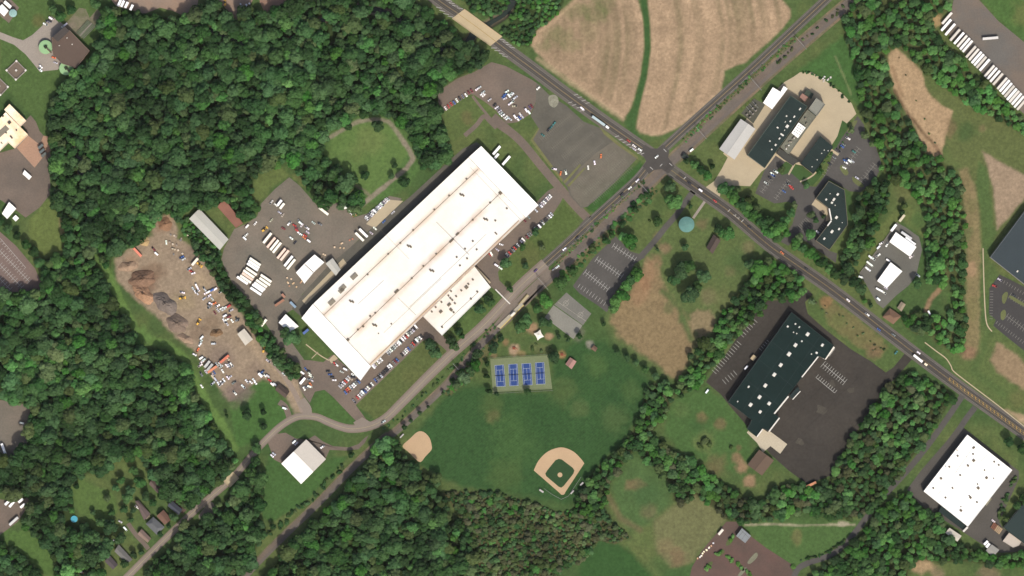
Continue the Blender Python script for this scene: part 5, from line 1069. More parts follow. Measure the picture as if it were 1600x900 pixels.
heap('brown grey gravel heap with a pale foot at the green track', 277, 505, 20, 12, 7, surf('gravel_brown', (140, 122, 108), .15, .1, .8, .15), 11, -.6)
heap('small tan heap at the green track', 290, 529, 12, 7, 4, surf('tan_heap', (168, 144, 122), .12), 14, -.5)
heap('reddish earth heap in the upper pit', 258, 350, 12, 10, 4, surf('red_earth', (150, 116, 90), .2, .15), 17, .3)
heap('speckled brown timber heap beside the yard track', 338, 520, 9, 7, 4, surf('timber_heap', (140, 112, 84), .3, .4, 1.2, .3), 21, .3)
heap('straw coloured heap beside the orange container', 226, 378, 8, 6, 3, surf('straw', (196, 168, 122), .15), 23, .3)
heap('low pale rubble heap beside the dark brown spoil', 200, 416, 14, 9, 4, surf('rubble', (172, 146, 122), .2, .2, .8, .2), 27, .2)
# station platforms
for lab, q in (('long yellow edged station platform', [(775, 511), (779, 513), (825, 462), (821, 459)]), ('shorter yellow edged station platform', [(801, 476), (804, 478), (817, 465), (815, 462)])):
    pass
pl = empty('station_platform', P(800, 490)); m = MB(); m.prism([P(776, 510), P(781, 513), P(818, 476), P(814, 473)], 0, 1.1); m.build('deck', surf('platform', (190, 180, 160), .06), pl)
m = MB(); m.prism([P(781, 513), P(782.3, 514), P(819.3, 477), P(818, 476)], 0, 1.13); m.build('yellow_edge', surf('platform_yellow', (222, 200, 130)), pl)
m = MB(); m.prism([P(797, 493), P(800, 495), P(806, 489), P(803, 487)], 1.1, 3.6); m.build('waiting_shelter', UNIT_W, pl)
tag(pl, 'pale station platform with yellow edge beside the railway', 'platform')
pl = empty('station_platform', P(818, 468)); m = MB(); m.prism([P(810, 476), P(813, 478), P(827, 462), P(824, 460)], 0, 1.0); m.build('deck', surf('platform_tan', (196, 182, 146), .06), pl)
m = MB(); m.prism([P(809, 475), P(810, 476), P(824, 460), P(823, 459)], 0, 1.03); m.build('dark_edge', surf('platform_dark', (120, 106, 74)), pl)
tag(pl, 'short tan platform at the upper end of the station', 'platform')
gw = empty('garden_wall', P(786, 463)); m = MB(); m.bar(P(774, 452, .8), P(797, 475, .8), 1.2); m.build('wall_panel', UNIT_W, gw); tag(gw, 'thin white wall running from factory wing to the road', 'wall')
# gantries over the railway
for i, (x, y) in enumerate(((1251, 68), (1181, 132), (1095, 208), (1006, 294), (848, 443), (716, 577))):
    r = empty('rail_gantry', P(x, y)); d = Vector((.66, -.75, 0)); c = r.location
    for s in (-1, 1): m = MB(); p = c + d * s * 8; m.bar(p, p + Vector((0, 0, 8)), .35); m.build('mast', STEEL, r)
    m = MB(); m.bar(c - d * 9 + Vector((0, 0, 7.6)), c + d * 9 + Vector((0, 0, 7.6)), .4); m.build('cross_beam', STEEL, r)
    tag(r, 'steel catenary gantry spanning the railway tracks', 'gantry', 'railway gantries')
hut = gable('signal_hut', 'small dark hut beside the level crossing', 'hut', [(1069, 240), (1076, 245), (1071, 250), (1065, 246)], 3.4, 1, roofmat('huts', (64, 72, 66)))
# substation gear
for k in range(7):
    x, y = 1167 + (k % 4) * 4.5 + (k // 4) * 5, 179 - (k % 4) * 5 + (k // 4) * 4
    r = empty('transformer', P(x, y)); m = MB(); m.box(r.location + Vector((0, 0, 1.2)), (2.2, 1.6, 2.4), .8); m.build('tank', CONC_GREY, r)
    for s in (-.6, 0, .6): m = MB(); m.cyl((r.location.x + s, r.location.y + s * .6), .15, .1, 2.4, 3.4, 6); m.build('bushing', surf('porcelain', (150, 140, 124)), r)
    tag(r, 'grey transformer on the gravel substation pad', 'transformer', 'substation transformers')
for k in range(3):
    r = empty('bus_frame', P(1170 + k * 5, 172 - k * 4)); c = r.location; a, b = c + Vector((-3, 3.5, 0)), c + Vector((3, -3.5, 0))
    for p in (a, b): m = MB(); m.bar(p, p + Vector((0, 0, 5)), .25); m.build('post', STEEL, r)
    m = MB(); m.bar(a + Vector((0, 0, 5)), b + Vector((0, 0, 5)), .35); m.build('beam', STEEL, r)
    tag(r, 'steel busbar frame over the substation transformers', 'frame', 'busbar frames')
# ball field fences, dugouts
def fence(label, pts, h=3.0):
    c = P(*pts[len(pts) // 2]); r = empty('backstop_fence', c); m = MB()
    for a, b in zip(pts[:-1], pts[1:]):
        A, B = P(*a), P(*b); n = max(2, int((B - A).length / 3))
        for k in range(n + 1):
            p = A.lerp(B, k / n); o = MB(); o.bar(p, p + Vector((0, 0, h)), .14); o.build('post', STEEL, r)
        for z in (h, h * .66, h * .33, .1): m.bar(A + Vector((0, 0, z)), B + Vector((0, 0, z)), .12)
    m.build('rails', STEEL, r); tag(r, label, 'fence')
fence('grey backstop fence behind the home plate of the large infield', [(850, 763), (862, 772), (877, 780), (888, 775), (898, 760), (908, 745)], 5)
fence('tall fence along the upper side of the tennis courts', [(764, 559.5), (810, 556.5), (857, 553.5)])
fence('tall fence along the lower side of the tennis courts', [(769, 615), (815, 612.5), (864, 610)])
def bench(label, x, y, l, w, a):
    r = empty('dugout', P(x, y), a); m = MB(); c = Vector((0, 0, 0))
    m.box((0, 0, 2.3), (l * S, w * S, .2)); m.build('roof', surf('dugout_roof', (206, 202, 196), .04), r, (0, 0, 0))
    m = MB(); m.box((0, w * S / 2 - .1, 1.15), (l * S * .96, .15, 2.25)); m.build('back_wall', CONC_GREY, r, (0, 0, 0))
    m = MB(); m.box((0, 0, .45), (l * S * .9, .5, .1)); m.build('bench_seat', STEEL, r, (0, 0, 0)); 
    tag(r, label, 'dugout')
bench('white roofed dugout on the third base side by the trees', 909, 756, 6.5, 2.6, .8); bench('white roofed dugout on the first base side of the large infield', 846, 767, 7.5, 2.6, -.6)
bench('grey bleacher roof behind the large infield', 894, 769, 7, 2, .85); bench('white roofed dugout below the small infield', 637, 725, 6, 3, -.9); bench('grey dugout above the small infield', 628, 681, 8, 2, .8)
# playground sets
for lab, x, y in (('red climbing frame on pink playground soil', 803, 544), ('brown climbing frame on sand beside the pink shelter', 878, 554)):
    r = empty('climbing_frame', P(x, y)); c = r.location; pts = [c + Vector(v) for v in ((-1.4, -1.4, 0), (1.4, -1.4, 0), (1.4, 1.4, 0), (-1.4, 1.4, 0))]
    for p in pts: m = MB(); m.bar(p, p + Vector((0, 0, 2.6)), .2); m.build('post', surf('play_red', (150, 86, 66)), r)
    m = MB(); m.prism(pts, 1.2, 1.35); m.build('platform', surf('play_red', (150, 86, 66)), r); m = MB(); m.bar(c + Vector((1.4, 0, 1.3)), c + Vector((4, -1.5, .2)), .7); m.build('slide', surf('play_slide', (176, 120, 90)), r)
    tag(r, lab, 'playground')
# catenary ramp beside workshop etc.: kerb walls
for lab, pts in (('white boundary wall along the workshop yard', [(1343, 427), (1375, 385), (1402, 347)]),):
    r = empty('boundary_wall', P(*pts[1]));
    for a, b in zip(pts[:-1], pts[1:]): m = MB(); m.bar(P(*a, .8), P(*b, .8), .5); m.build('wall_panel', CONC_GREY, r)
    tag(r, lab.replace('white', 'grey'), 'wall')

SEAMD = surf('membrane_seam', (70, 82, 80), .1)
for root, h, segs in ((WH, 9.03, [((1226, 506), (1290, 556)), ((1206, 534), (1270, 586)), ((1186, 562), (1248, 612)), ((1164, 592), (1226, 640)), ((1255, 506), (1160, 640)), ((1280, 526), (1185, 660))]), (D1, 10.03, [((1222, 168), (1248, 186)), ((1208, 188), (1234, 206)), ((1194, 208), (1220, 226)), ((1180, 228), (1206, 246))]), (D2, 8.03, [((1272, 226), (1292, 242)), ((1262, 240), (1282, 256))]), (LB, 8.03, [((1284, 298), (1319, 312)), ((1296, 330), (1321, 326)), ((1300, 350), (1320, 356)), ((1286, 366), (1306, 380))]), (WB, 9.03, [((1493, 701), (1563, 756)), ((1476, 723), (1546, 778)), ((1459, 745), (1529, 800))])):
    for p, q_ in segs: m = MB(); m.bar(P(*p, h), P(*q_, h), .14); m.build('membrane_seam', SEAMD if root is not WB else UNIT_T, ROOF[root.name], root.location)
# ================================================================== VEHICLES
def wheels(m, xs, w, r=.34):
    for x in xs:
        for s in (-1, 1):
            n = 8; y = s * (w / 2 - .1)
            a = [(x + r * math.cos(6.2832 * i / n), y - .1, r + r * math.sin(6.2832 * i / n)) for i in range(n)]; b = [(p[0], p[1] + .2, p[2]) for p in a]
            m.face(a, 2); m.face(b[::-1], 2)
            for i in range(n): m.face([a[i], b[i], b[(i + 1) % n], a[(i + 1) % n]], 2)
def loft(m, secs, mi):
    """stack of (x0, x1, half width, z) rectangles"""
    rings = [[(a, -w, z), (b, -w, z), (b, w, z), (a, w, z)] for a, b, w, z in secs]
    for k in range(len(rings) - 1):
        for i in range(4):
            j = (i + 1) % 4; m.face([rings[k][i], rings[k][j], rings[k + 1][j], rings[k + 1][i]], mi[k])
    m.face(rings[-1], mi[-1]); m.face(rings[0][::-1], 0)
def car_mesh(kind):
    m = MB()
    if kind == 'sedan': loft(m, [(-2.25, 2.25, .84, .25), (-2.35, 2.35, .92, .5), (-2.3, 2.3, .9, .82), (-2.1, 2.1, .82, .93)], [0, 0, 0, 0]); loft(m, [(-1.75, 1.05, .78, .92), (-1.15, .35, .62, 1.42), (-1.1, .3, .6, 1.46)], [1, 0, 0])
    if kind == 'suv': loft(m, [(-2.3, 2.3, .88, .3), (-2.4, 2.4, .97, .6), (-2.36, 2.36, .95, .98), (-2.2, 2.15, .88, 1.08)], [0, 0, 0, 0]); loft(m, [(-2.15, 1.0, .86, 1.07), (-1.9, .4, .7, 1.68), (-1.85, .35, .68, 1.74)], [1, 0, 0])
    if kind == 'pickup':
        loft(m, [(-2.7, 2.7, .92, .35), (-2.8, 2.8, 1.0, .65), (-2.75, 2.75, .98, 1.0), (.9, 2.6, .9, 1.12)], [0, 0, 0, 0]); loft(m, [(-.75, 1.35, .9, 1.0), (-.55, .75, .74, 1.72), (-.5, .7, .72, 1.78)], [1, 0, 0])
        m.box((-1.75, 0, 1.03), (1.8, 1.6, .1), 0, 1)
    if kind == 'van': loft(m, [(-2.8, 2.8, .95, .3), (-2.85, 2.85, 1.0, .7), (-2.8, 2.6, .98, 1.3), (-2.78, 1.9, .95, 2.2), (-2.7, 1.8, .88, 2.3)], [0, 0, 1, 0, 0])
    wheels(m, (-1.45, 1.45) if kind != 'van' else (-1.8, 1.8), 1.8)
    return m.mesh(kind, [PAINT, GLASSM, TYRE])
CARS = {k: car_mesh(k) for k in ('sedan', 'suv', 'pickup', 'van')}
PAL = {'white': (.80, .80, .78), 'silver': (.48, .49, .50), 'grey': (.17, .175, .18), 'black': (.025, .026, .03), 'blue': (.05, .11, .30), 'red': (.42, .05, .04), 'maroon': (.16, .03, .035), 'orange': (.62, .17, .06), 'teal': (.04, .16, .15), 'tan': (.45, .38, .27), 'yellow': (.62, .42, .06), 'purple': (.10, .06, .14)}
MIX = ['white'] * 6 + ['silver'] * 5 + ['grey'] * 3 + ['black'] * 3 + ['blue'] + ['red'] + ['maroon'] + ['tan']
NC = [0]
def car(x, y, ang, where, col=None, kind=None, group=None, z=Z2 + .02):
    col = col or rng.choice(MIX); kind = kind or rng.choice(['sedan', 'sedan', 'suv', 'suv', 'pickup'] if col != 'white' else ['sedan', 'suv', 'suv', 'pickup', 'van'])
    nm = {'sedan': 'car', 'suv': 'car', 'pickup': 'pickup_truck', 'van': 'van'}[kind]
    o = put(nm, CARS[kind], None, P(x, y, z), R(-ang + rng.uniform(-4, 4)) + (math.pi if rng.random() < .4 else 0))
    c = PAL[col]; o.color = (*[min(.85, v * rng.uniform(.92, 1.08)) for v in c], 1)
    w = {'sedan': 'car', 'suv': 'tall car', 'pickup': 'pickup', 'van': 'van'}[kind]
    tag(o, f'{col} {w} {where}', 'car' if nm == 'car' else w, group or 'vehicles ' + where); NC[0] += 1
    return o
def row(p0, p1, n, ang, where, occ=.9, cols=None):
    for i in range(n):
        if rng.random() > occ: continue
        t = i / max(1, n - 1)
        car(p0[0] + (p1[0] - p0[0]) * t + rng.uniform(-.4, .4), p0[1] + (p1[1] - p0[1]) * t + rng.uniform(-.4, .4), ang, where, cols[i % len(cols)] if cols else None)
W1 = 'parked along the lower factory wall'
row((650, 511), (583, 573), 27, 48, W1, .9); 
W1b = 'parked along the lawn below the factory'; row((659, 525), (593, 589), 27, 48, W1b, .88); row((590, 592), (553, 627), 14, 48, W1b, .85)
W2 = 'parked at the right end of the factory'; row((860, 306), (843, 323), 8, 45, W2, 1, ['white', 'silver', 'white', 'grey']); row((838, 329), (820, 345), 7, 45, W2, .75)
W2b = 'parked along the lawn right of the factory'; row((862, 335), (788, 403), 28, 48, W2b, .85)
for (x, y, c, a) in ((783, 382, 'white', 20), (766, 398, 'red', 45), (768, 397, 'white', 60), (775, 414, 'white', 30), (782, 419, 'white', 35), (777, 390, 'silver', 40)): car(x, y, a, 'on the tarmac beside the factory wing', c)
W3 = 'in the block below the factory corner'; row((531, 604), (546, 590), 6, 40, W3, 1); row((540, 613), (560, 596), 8, 50, W3, 1, ['blue', 'red', 'orange', 'silver', 'white', 'white', 'grey']); row((513, 580), (522, 594), 4, 0, W3, 1); row((548, 592), (556, 586), 3, 20, W3, 1)
for (x, y, c) in ((523, 568, 'red'), (526, 570, 'white'), (540, 577, 'white'), (534, 581, 'silver'), (552, 586, 'white')): car(x, y, rng.uniform(20, 60), W3, c)
W4 = 'in the cluster beside the depot entrance'
for (x, y, c) in ((472, 582, 'white'), (478, 577, 'blue'), (482, 580, 'black'), (484, 584, 'white'), (486, 588, 'white'), (483, 593, 'grey'), (485, 600, 'orange'), (478, 605, 'grey'), (484, 604, 'white'), (475, 607, 'white'), (468, 589, 'maroon'), (487, 594, 'silver')): car(x, y, rng.uniform(10, 60), W4, c)
W5 = 'in the row beside the triangular lawn'; row((696, 169), (737, 142), 10, 58, W5, 1, ['white', 'red', 'red', 'blue', 'white', 'black', 'grey', 'white', 'maroon', 'maroon'])
W6 = 'on the brown lot by the highway'
for (x, y, c, a) in ((746, 139, 'white', -40), (749, 137, 'silver', -40), (753, 147, 'white', -35), (756, 149, 'white', -35), (755, 144, 'silver', -35), (765, 156, 'silver', -40), (773, 164, 'black', -40), (776, 168, 'white', -35), (779, 170, 'grey', -35), (781, 174, 'silver', -35), (783, 177, 'silver', -30), (786, 180, 'white', -30), (790, 183, 'white', -35), (793, 185, 'white', -35), (797, 186, 'silver', 40), (805, 183, 'white', 55), (809, 186, 'white', 60), (813, 179, 'white', 55), (816, 182, 'silver', 50), (812, 184, 'blue', 50), (822, 172, 'white', 55), (826, 175, 'white', 55), (828, 168, 'purple', 55), (831, 166, 'maroon', 55), (792, 143, 'white', -35), (789, 148, 'blue', -30), (787, 151, 'blue', -30), (795, 149, 'white', 50), (798, 147, 'silver', -40), (800, 148, 'white', -40), (803, 154, 'white', -35), (806, 152, 'silver', -35), (800, 160, 'white', -35), (797, 162, 'white', -35), (804, 166, 'tan', 0), (841, 138, 'white', -40), (789, 154, 'silver', -30)): car(x, y, a, W6, c)
W7 = 'on the large grey corner lot'
for (x, y, c, a) in ((866, 193, 'teal', 130), (861, 199, 'teal', 130), (857, 203, 'black', 130), (848, 211, 'teal', 30), (939, 244, 'orange', 90), (929, 254, 'white', 80), (919, 262, 'white', 85), (884, 269, 'white', 75), (876, 271, 'orange', 100), (866, 264, 'white', 10)): car(x, y, a, W7, c)
W8 = 'driving on the highway'
for (x, y, c, a, k) in ((910, 170, 'white', 38, 'van'), (1000, 234, 'white', 38, 'suv'), (991, 228, 'white', 38, 'sedan'), (1026, 245, 'white', -40, 'sedan'), (1094, 297, 'white', 38, 'van'), (1117, 314, 'red', 38, 'sedan'), (1077, 286, 'black', 38, 'suv'), (1171, 355, 'black', 38, 'suv'), (1325, 469, 'white', 38, 'suv'), (1355, 491, 'white', 38, 'pickup'), (1373, 515, 'blue', 38, 'sedan'), (1396, 523, 'grey', 38, 'sedan'), (1435, 551, 'white', 38, 'suv'), (1222, 395, 'orange', 38, 'sedan'), (1260, 420, 'black', 38, 'sedan'), (991, 233, 'silver', 38, 'sedan'), (982, 220, 'red', 38, 'sedan')): car(x, y, a, W8, c, k, z=Z3 + .03)
for (x, y, c) in ((996, 282, 'white'), (984, 294, 'white'), (972, 304, 'black'), (882, 389, 'white'), (902, 371, 'black')): car(x, y, -42, 'driving on the side road below the junction', c, 'suv', z=Z3)
for (x, y, c, a) in ((871, 417, 'white', -35), (837, 423, 'purple', -45), (865, 421, 'grey', -40), (1080, 235, 'white', -40), (599, 659, 'silver', -30)): car(x, y, a, 'beside the railway or on the pale lane', c, z=Z3)
car(1166, 574, -50, 'beside the striped wall of the dark warehouse', 'white', 'van'); car(1400, 551, -50, 'parked on the grass island by the highway', 'teal', 'suv', z=.1); car(1452, 489, 60, 'in the clearing behind the roadside house', 'white', 'van', z=.06); car(1105, 611, -50, 'parked on grass by the black tarmac', 'white', 'van', z=.06); car(35, 661, 10, 'on the turning yard in the wood', 'white', 'van')
W9 = 'on the office parking lot'
for (x, y, c) in ((1325, 216, 'white'), (1316, 229, 'blue'), (1310, 235, 'black'), (1334, 237, 'teal'), (1322, 254, 'white'), (1325, 250, 'blue'), (1328, 252, 'white'), (1332, 252, 'silver'), (1319, 262, 'white'), (1339, 278, 'silver'), (1320, 251, 'blue'), (1318, 226, 'grey'), (1303, 246, 'grey'), (1296, 256, 'black')): car(x, y, 35, W9, c)
W10 = 'on the tree lined lot in front of the dark factory'
for (x, y, c) in ((1206, 271, 'white'), (1208, 274, 'blue'), (1212, 268, 'white'), (1235, 291, 'red'), (1197, 286, 'silver'), (1225, 299, 'blue'), (1237, 294, 'red'), (1278, 363, 'white'), (1203, 278, 'black'), (1232, 288, 'grey')): car(x, y, 35, W10, c)
W11 = 'on the gravel yard around the white workshops'
for (x, y, c, a, k) in ((1360, 402, 'white', 40, 'van'), (1364, 404, 'white', 40, 'pickup'), (1357, 411, 'white', 40, 'van'), (1361, 414, 'white', 40, 'van'), (1354, 419, 'white', 40, 'van'), (1357, 421, 'white', 40, 'pickup'), (1372, 399, 'white', -30, 'pickup'), (1373, 386, 'white', -40, 'van'), (1377, 380, 'white', -35, 'pickup'), (1345, 433, 'white', 20, 'van'), (1388, 407, 'white', 30, 'van'), (1434, 430, 'silver', 40, 'pickup'), (1386, 382, 'white', -60, 'pickup'), (1372, 452, 'white', 35, 'van'), (1376, 454, 'white', 35, 'van'), (1381, 457, 'white', 35, 'pickup'), (1372, 467, 'white', 40, 'van'), (1384, 450, 'silver', 35, 'sedan'), (1424, 401, 'white', -40, 'pickup')): car(x, y, a, W11, c, k)
W12 = 'in the scrap yard'; W12f = lambda x, y: 'in the lower scrap yard' if y > 580 else 'beside the red scrap yard containers' if y > 520 else 'in the scrap yard hedge rows' if y > 440 else 'in the upper scrap yard'
SY = [(285, 457, 'white', 20), (307, 446, 'white', 60), (310, 452, 'white', 60), (322, 458, 'white', -30), (326, 456, 'white', -30), (332, 453, 'blue', -30), (336, 452, 'white', -30), (345, 456, 'silver', -30), (329, 474, 'white', 20), (335, 474, 'orange', -30), (340, 478, 'white', -30), (346, 482, 'white', -30), (349, 484, 'silver', -30), (353, 480, 'white', -30), (358, 478, 'red', -30), (361, 485, 'silver', -30), (352, 493, 'white', -30), (355, 499, 'white', -30), (358, 495, 'maroon', -30), (315, 528, 'white', -50), (314, 534, 'silver', -50), (313, 538, 'white', -50), (334, 537, 'silver', 0), (309, 547, 'orange', -60), (304, 554, 'white', 30), (315, 559, 'white', -35), (319, 562, 'silver', -35), (315, 566, 'white', -35), (354, 571, 'white', 55), (358, 572, 'silver', 55), (362, 570, 'white', 55), (333, 587, 'silver', 55), (348, 580, 'white', 55), (356, 590, 'white', 55), (350, 594, 'white', 55), (346, 598, 'white', 55), (342, 600, 'white', 55), (367, 614, 'white', 45), (380, 604, 'white', 45), (386, 596, 'white', 45), (392, 597, 'white', 45), (397, 594, 'white', 50), (399, 598, 'white', 50), (410, 581, 'blue', -40), (413, 586, 'white', 40), (418, 587, 'silver', 40), (421, 594, 'red', 40), (425, 600, 'white', 40), (429, 600, 'silver', 40), (419, 564, 'silver', 40), (430, 569, 'white', 40), (443, 584, 'silver', 40), (260, 379, 'white', 80), (244, 396, 'white', 40), (240, 389, 'maroon', 50), (284, 402, 'blue', -30), (287, 405, 'silver', -30), (296, 420, 'silver', -30), (302, 427, 'white', -20), (299, 424, 'red', 30), (271, 389, 'tan', 20), (332, 588, 'tan', 55), (337, 593, 'silver', 55)]
for (x, y, c, a) in SY: car(x, y, a, W12f(x, y), c, rng.choice(['pickup', 'van', 'suv']), z=.08)
for k in range(34):
    t = rng.random(); car(*(lambda u: ((306 + 60 * u + rng.uniform(-12, 9), 446 + 60 * u + rng.uniform(-5, 5))))(t) if k % 2 else (rng.uniform(308, 368), rng.uniform(560, 604)), rng.choice([-35, 55]), 'wedged in the scrap yard rows', None, rng.choice(['pickup', 'suv', 'sedan']), z=.08)
W13 = 'in the depot yard'
for (x, y, c) in ((386, 354, 'white'), (399, 349, 'white'), (385, 367, 'white'), (382, 372, 'white'), (424, 316, 'silver'), (424, 344, 'tan'), (437, 332, 'silver'), (452, 349, 'white'), (460, 352, 'red'), (469, 348, 'white'), (472, 352, 'silver'), (480, 356, 'white'), (490, 348, 'silver'), (464, 360, 'red'), (467, 364, 'white'), (472, 367, 'white'), (477, 368, 'red'), (481, 363, 'silver'), (482, 376, 'white'), (455, 372, 'white'), (461, 379, 'black'), (443, 357, 'maroon'), (431, 320, 'white'), (442, 336, 'tan'), (463, 356, 'maroon'), (475, 371, 'orange'), (468, 345, 'grey'), (500, 350, 'grey')): car(x, y, rng.choice([35, -50, 40]), W13, c)
W14 = 'in the row beside the oval field'; row((533, 316), (556, 339), 12, -10, W14, .9, ['red', 'white', 'silver', 'white', 'white', 'grey', 'white', 'silver', 'white', 'white', 'orange']); row((572, 342), (606, 311), 16, 40, W14, 1, ['silver', 'white', 'grey', 'silver', 'white'])
for (x, y, c, a) in ((586, 357, 'white', 40), (614, 332, 'silver', -40), (580, 364, 'silver', 40), (600, 346, 'blue', -45)): car(x, y, a, 'on the service road behind the factory', c)
for (x, y, c, a) in ((80, 29, 'white', 30), (75, 34, 'grey', 30), (71, 38, 'white', 30), (78, 33, 'black', 30), (99, 41, 'white', -35), (102, 39, 'white', -35), (64, 104, 'white', 50), (63, 109, 'white', 50), (84, 90, 'orange', 20), (87, 98, 'silver', 20)): car(x, y, a, 'at the waterworks', c)
for (x, y, c, a) in ((425, 712, 'white', 40), (428, 709, 'silver', 40), (460, 690, 'white', -40), (504, 698, 'white', -35), (402, 702, 'silver', -45), (445, 638, 'white', 20), (463, 693, 'silver', -40)): car(x, y, a, 'parked around the ridged hall', c)
for (x, y, c, a) in ((1552, 814, 'white', 40), (1554, 447, 'red', 20), (1562, 437, 'silver', 30), (1585, 462, 'black', 40)): car(x, y, a, 'at the edge of the picture', c)
for (x, y, c, a) in ((394, 750, 'white', 70), (214, 792, 'white', 40), (196, 826, 'white', 50), (180, 845, 'silver', 20), (126, 892, 'white', 45), (133, 897, 'orange', 20), (188, 815, 'silver', 30)): car(x, y, a, 'parked at the lane houses', c)

# ---- trailers and trucks
def trailer_meshes(l, w=2.6, h=2.7, z=1.15):
    a = MB(); a.box((0, 0, z + h / 2), (l, w, h)); 
    for k in range(1, int(l / 1.6)): a.box((-l / 2 + k * 1.6, 0, z + h + .02), (.08, w * .98, .04))
    b = MB(); b.box((0, 0, z - .18), (l * .96, .9, .3))
    c = MB(); n = 10
    for x in (0, 1.3):
        for s in (-1, 1):
            y = s * 1.05; A = [(x + .5 * math.cos(6.2832 * i / n), y - .2, .5 + .5 * math.sin(6.2832 * i / n)) for i in range(n)]; B = [(p[0], p[1] + .4, p[2]) for p in A]
            c.face(A); c.face(B[::-1])
            for i in range(n): c.face([A[i], B[i], B[(i + 1) % n], A[(i + 1) % n]])
    d = MB(); d.box((l / 2 - 2.2, 0, .6), (.25, 1.6, 1.2))
    return a.mesh('cargo_box', MATTE), b.mesh('chassis', TYRE), c.mesh('wheel_bogie', TYRE), d.mesh('landing_gear', STEEL)
TM = {}
def trailer(x, y, ang, lpx, label, col=(.82, .80, .74), group=None, cat='trailer', name='semi_trailer', w=2.6):
    l = round(lpx * S * 2) / 2
    if (l, w) not in TM: TM[(l, w)] = trailer_meshes(l, w)
    r = empty(name, P(x, y, Z2 + .02), R(-ang)); a, b, c, d = TM[(l, w)]
    o = put('cargo_box', a, r); o.color = (*col, 1); put('chassis', b, r); put('wheel_bogie', c, r, (-l / 2 + 1.4, 0, 0)); put('landing_gear', d, r)
    tag(r, label, cat, group); return r
PK, CR, WT = (.70, .52, .42), (.80, .76, .64), (.85, .85, .83)
g = 'trailers in the depot rows'
for (x, y, c) in ((418, 372, CR), (424, 379, PK), (429, 383, CR), (433, 387, CR), (440, 396, PK), (445, 399, PK), (451, 408, WT), (455, 413, CR)): trailer(x, y, 129, 20, ('pinkish' if c is PK else 'cream' if c is CR else 'white') + ' trailer in the upper depot row', c, g)
for (x, y, c) in ((399, 409, CR), (397, 413, WT), (395, 417, WT), (393, 424, CR), (389, 428, CR), (387, 432, PK), (384, 436, CR), (379, 438, WT)): trailer(x, y, 34, 20, ('pinkish' if c is PK else 'cream' if c is CR else 'white') + ' trailer in the left depot block', c, g)
for (x, y, c) in ((416, 435, CR), (414, 440, CR), (409, 443, CR), (406, 447, WT), (403, 450, WT), (400, 455, WT)): trailer(x, y, 34, 20, ('cream' if c is CR else 'white') + ' trailer in the right depot block', c, g)
for (x, y, a, l, lab, c) in ((506, 330, 38, 18, 'cream trailer alone at the tree edge of the depot', CR), (562, 370, 45, 18, 'cream trailer beside the service road behind the factory', CR), (568, 364, 45, 18, 'white trailer beside the service road behind the factory', WT), (776, 235, 131, 17, 'white trailer docked at the upper factory end', WT), (791, 251, 131, 18, 'white trailer docked nearest the corner lot', WT), (776, 244, 131, 9, 'short white trailer docked at the upper factory end', WT), (412, 505, 128, 15, 'cream trailer beside the white store', CR), (6, 701, 70, 17, 'white trailer on the turning yard', WT), (21, 785, 130, 18, 'long white trailer on the lower left gravel yard', WT), (12, 785, 135, 10, 'short white trailer on the lower left gravel yard', WT), (33, 782, 140, 9, 'white trailer topmost on the lower left gravel yard', WT), (36, 790, 140, 9, 'white trailer nearest the trees on the lower left gravel yard', WT), (22, 814, 138, 18, 'silver trailer along the edge of the lower left gravel yard', (.5, .5, .48)), (1396, 356, 128, 13, 'white trailer beside the larger workshop', WT), (437, 317, 128, 11, 'white box trailer in the middle of the depot', WT), (441, 322, 128, 11, 'cream box trailer in the middle of the depot', CR), (1547, 60, 175, 24, 'grey trailer parked alone across the trailer lot', (.55, .53, .5)), (1434, 560, 38, 17, 'white box trailer driving on the highway', (.78, .76, .74)), (1126, 831, 130, 11, 'pale trailer at the edge of the brown planted lot', (.6, .56, .48)), (473, 595, 130, 12, 'white box trailer in the car cluster by the depot', WT), (407, 586, 45, 8, 'white box body in the lower scrap yard', WT), (192, 6, 115, 11, 'white trailer, first on the top gravel yard', WT), (198, 8, 115, 10, 'white trailer, second on the top gravel yard', WT), (206, 12, 115, 9, 'white trailer, outermost on the top gravel yard', WT), (187, 5, 115, 11, 'white trailer nearest the grass on the top gravel yard', WT), (324, 569, 130, 13, 'silver flat trailer beside the red container', (.42, .42, .4)), (328, 574, 130, 14, 'grey flat trailer beside the red container', (.36, .36, .34)), (305, 409, 130, 14, 'pale container body beside the scrap yard trees', (.72, .66, .56)), (1540, 848, 135, 8, 'white trailer beside the grey shed', WT), (1543, 852, 130, 8, 'second white trailer beside the grey shed', WT), (1409, 341, 128, 13, 'tan flat trailer at the top of the workshop yard', (.5, .45, .32)), (64, 229, 140, 9, 'dark trailer, upper of three on the pink gravel', (.1, .12, .12)), (66, 236, 140, 9, 'dark trailer, middle of three on the pink gravel', (.09, .11, .11)), (69, 242, 140, 9, 'dark trailer, lower of three on the pink gravel', (.1, .11, .1)), (1416, 368, 35, 19, 'silver equipment trailer along the workshop yard edge', (.5, .5, .5)), (1422, 377, 35, 19, 'white equipment trailer beside the larger workshop', WT)): trailer(x, y, a, l, lab, c)
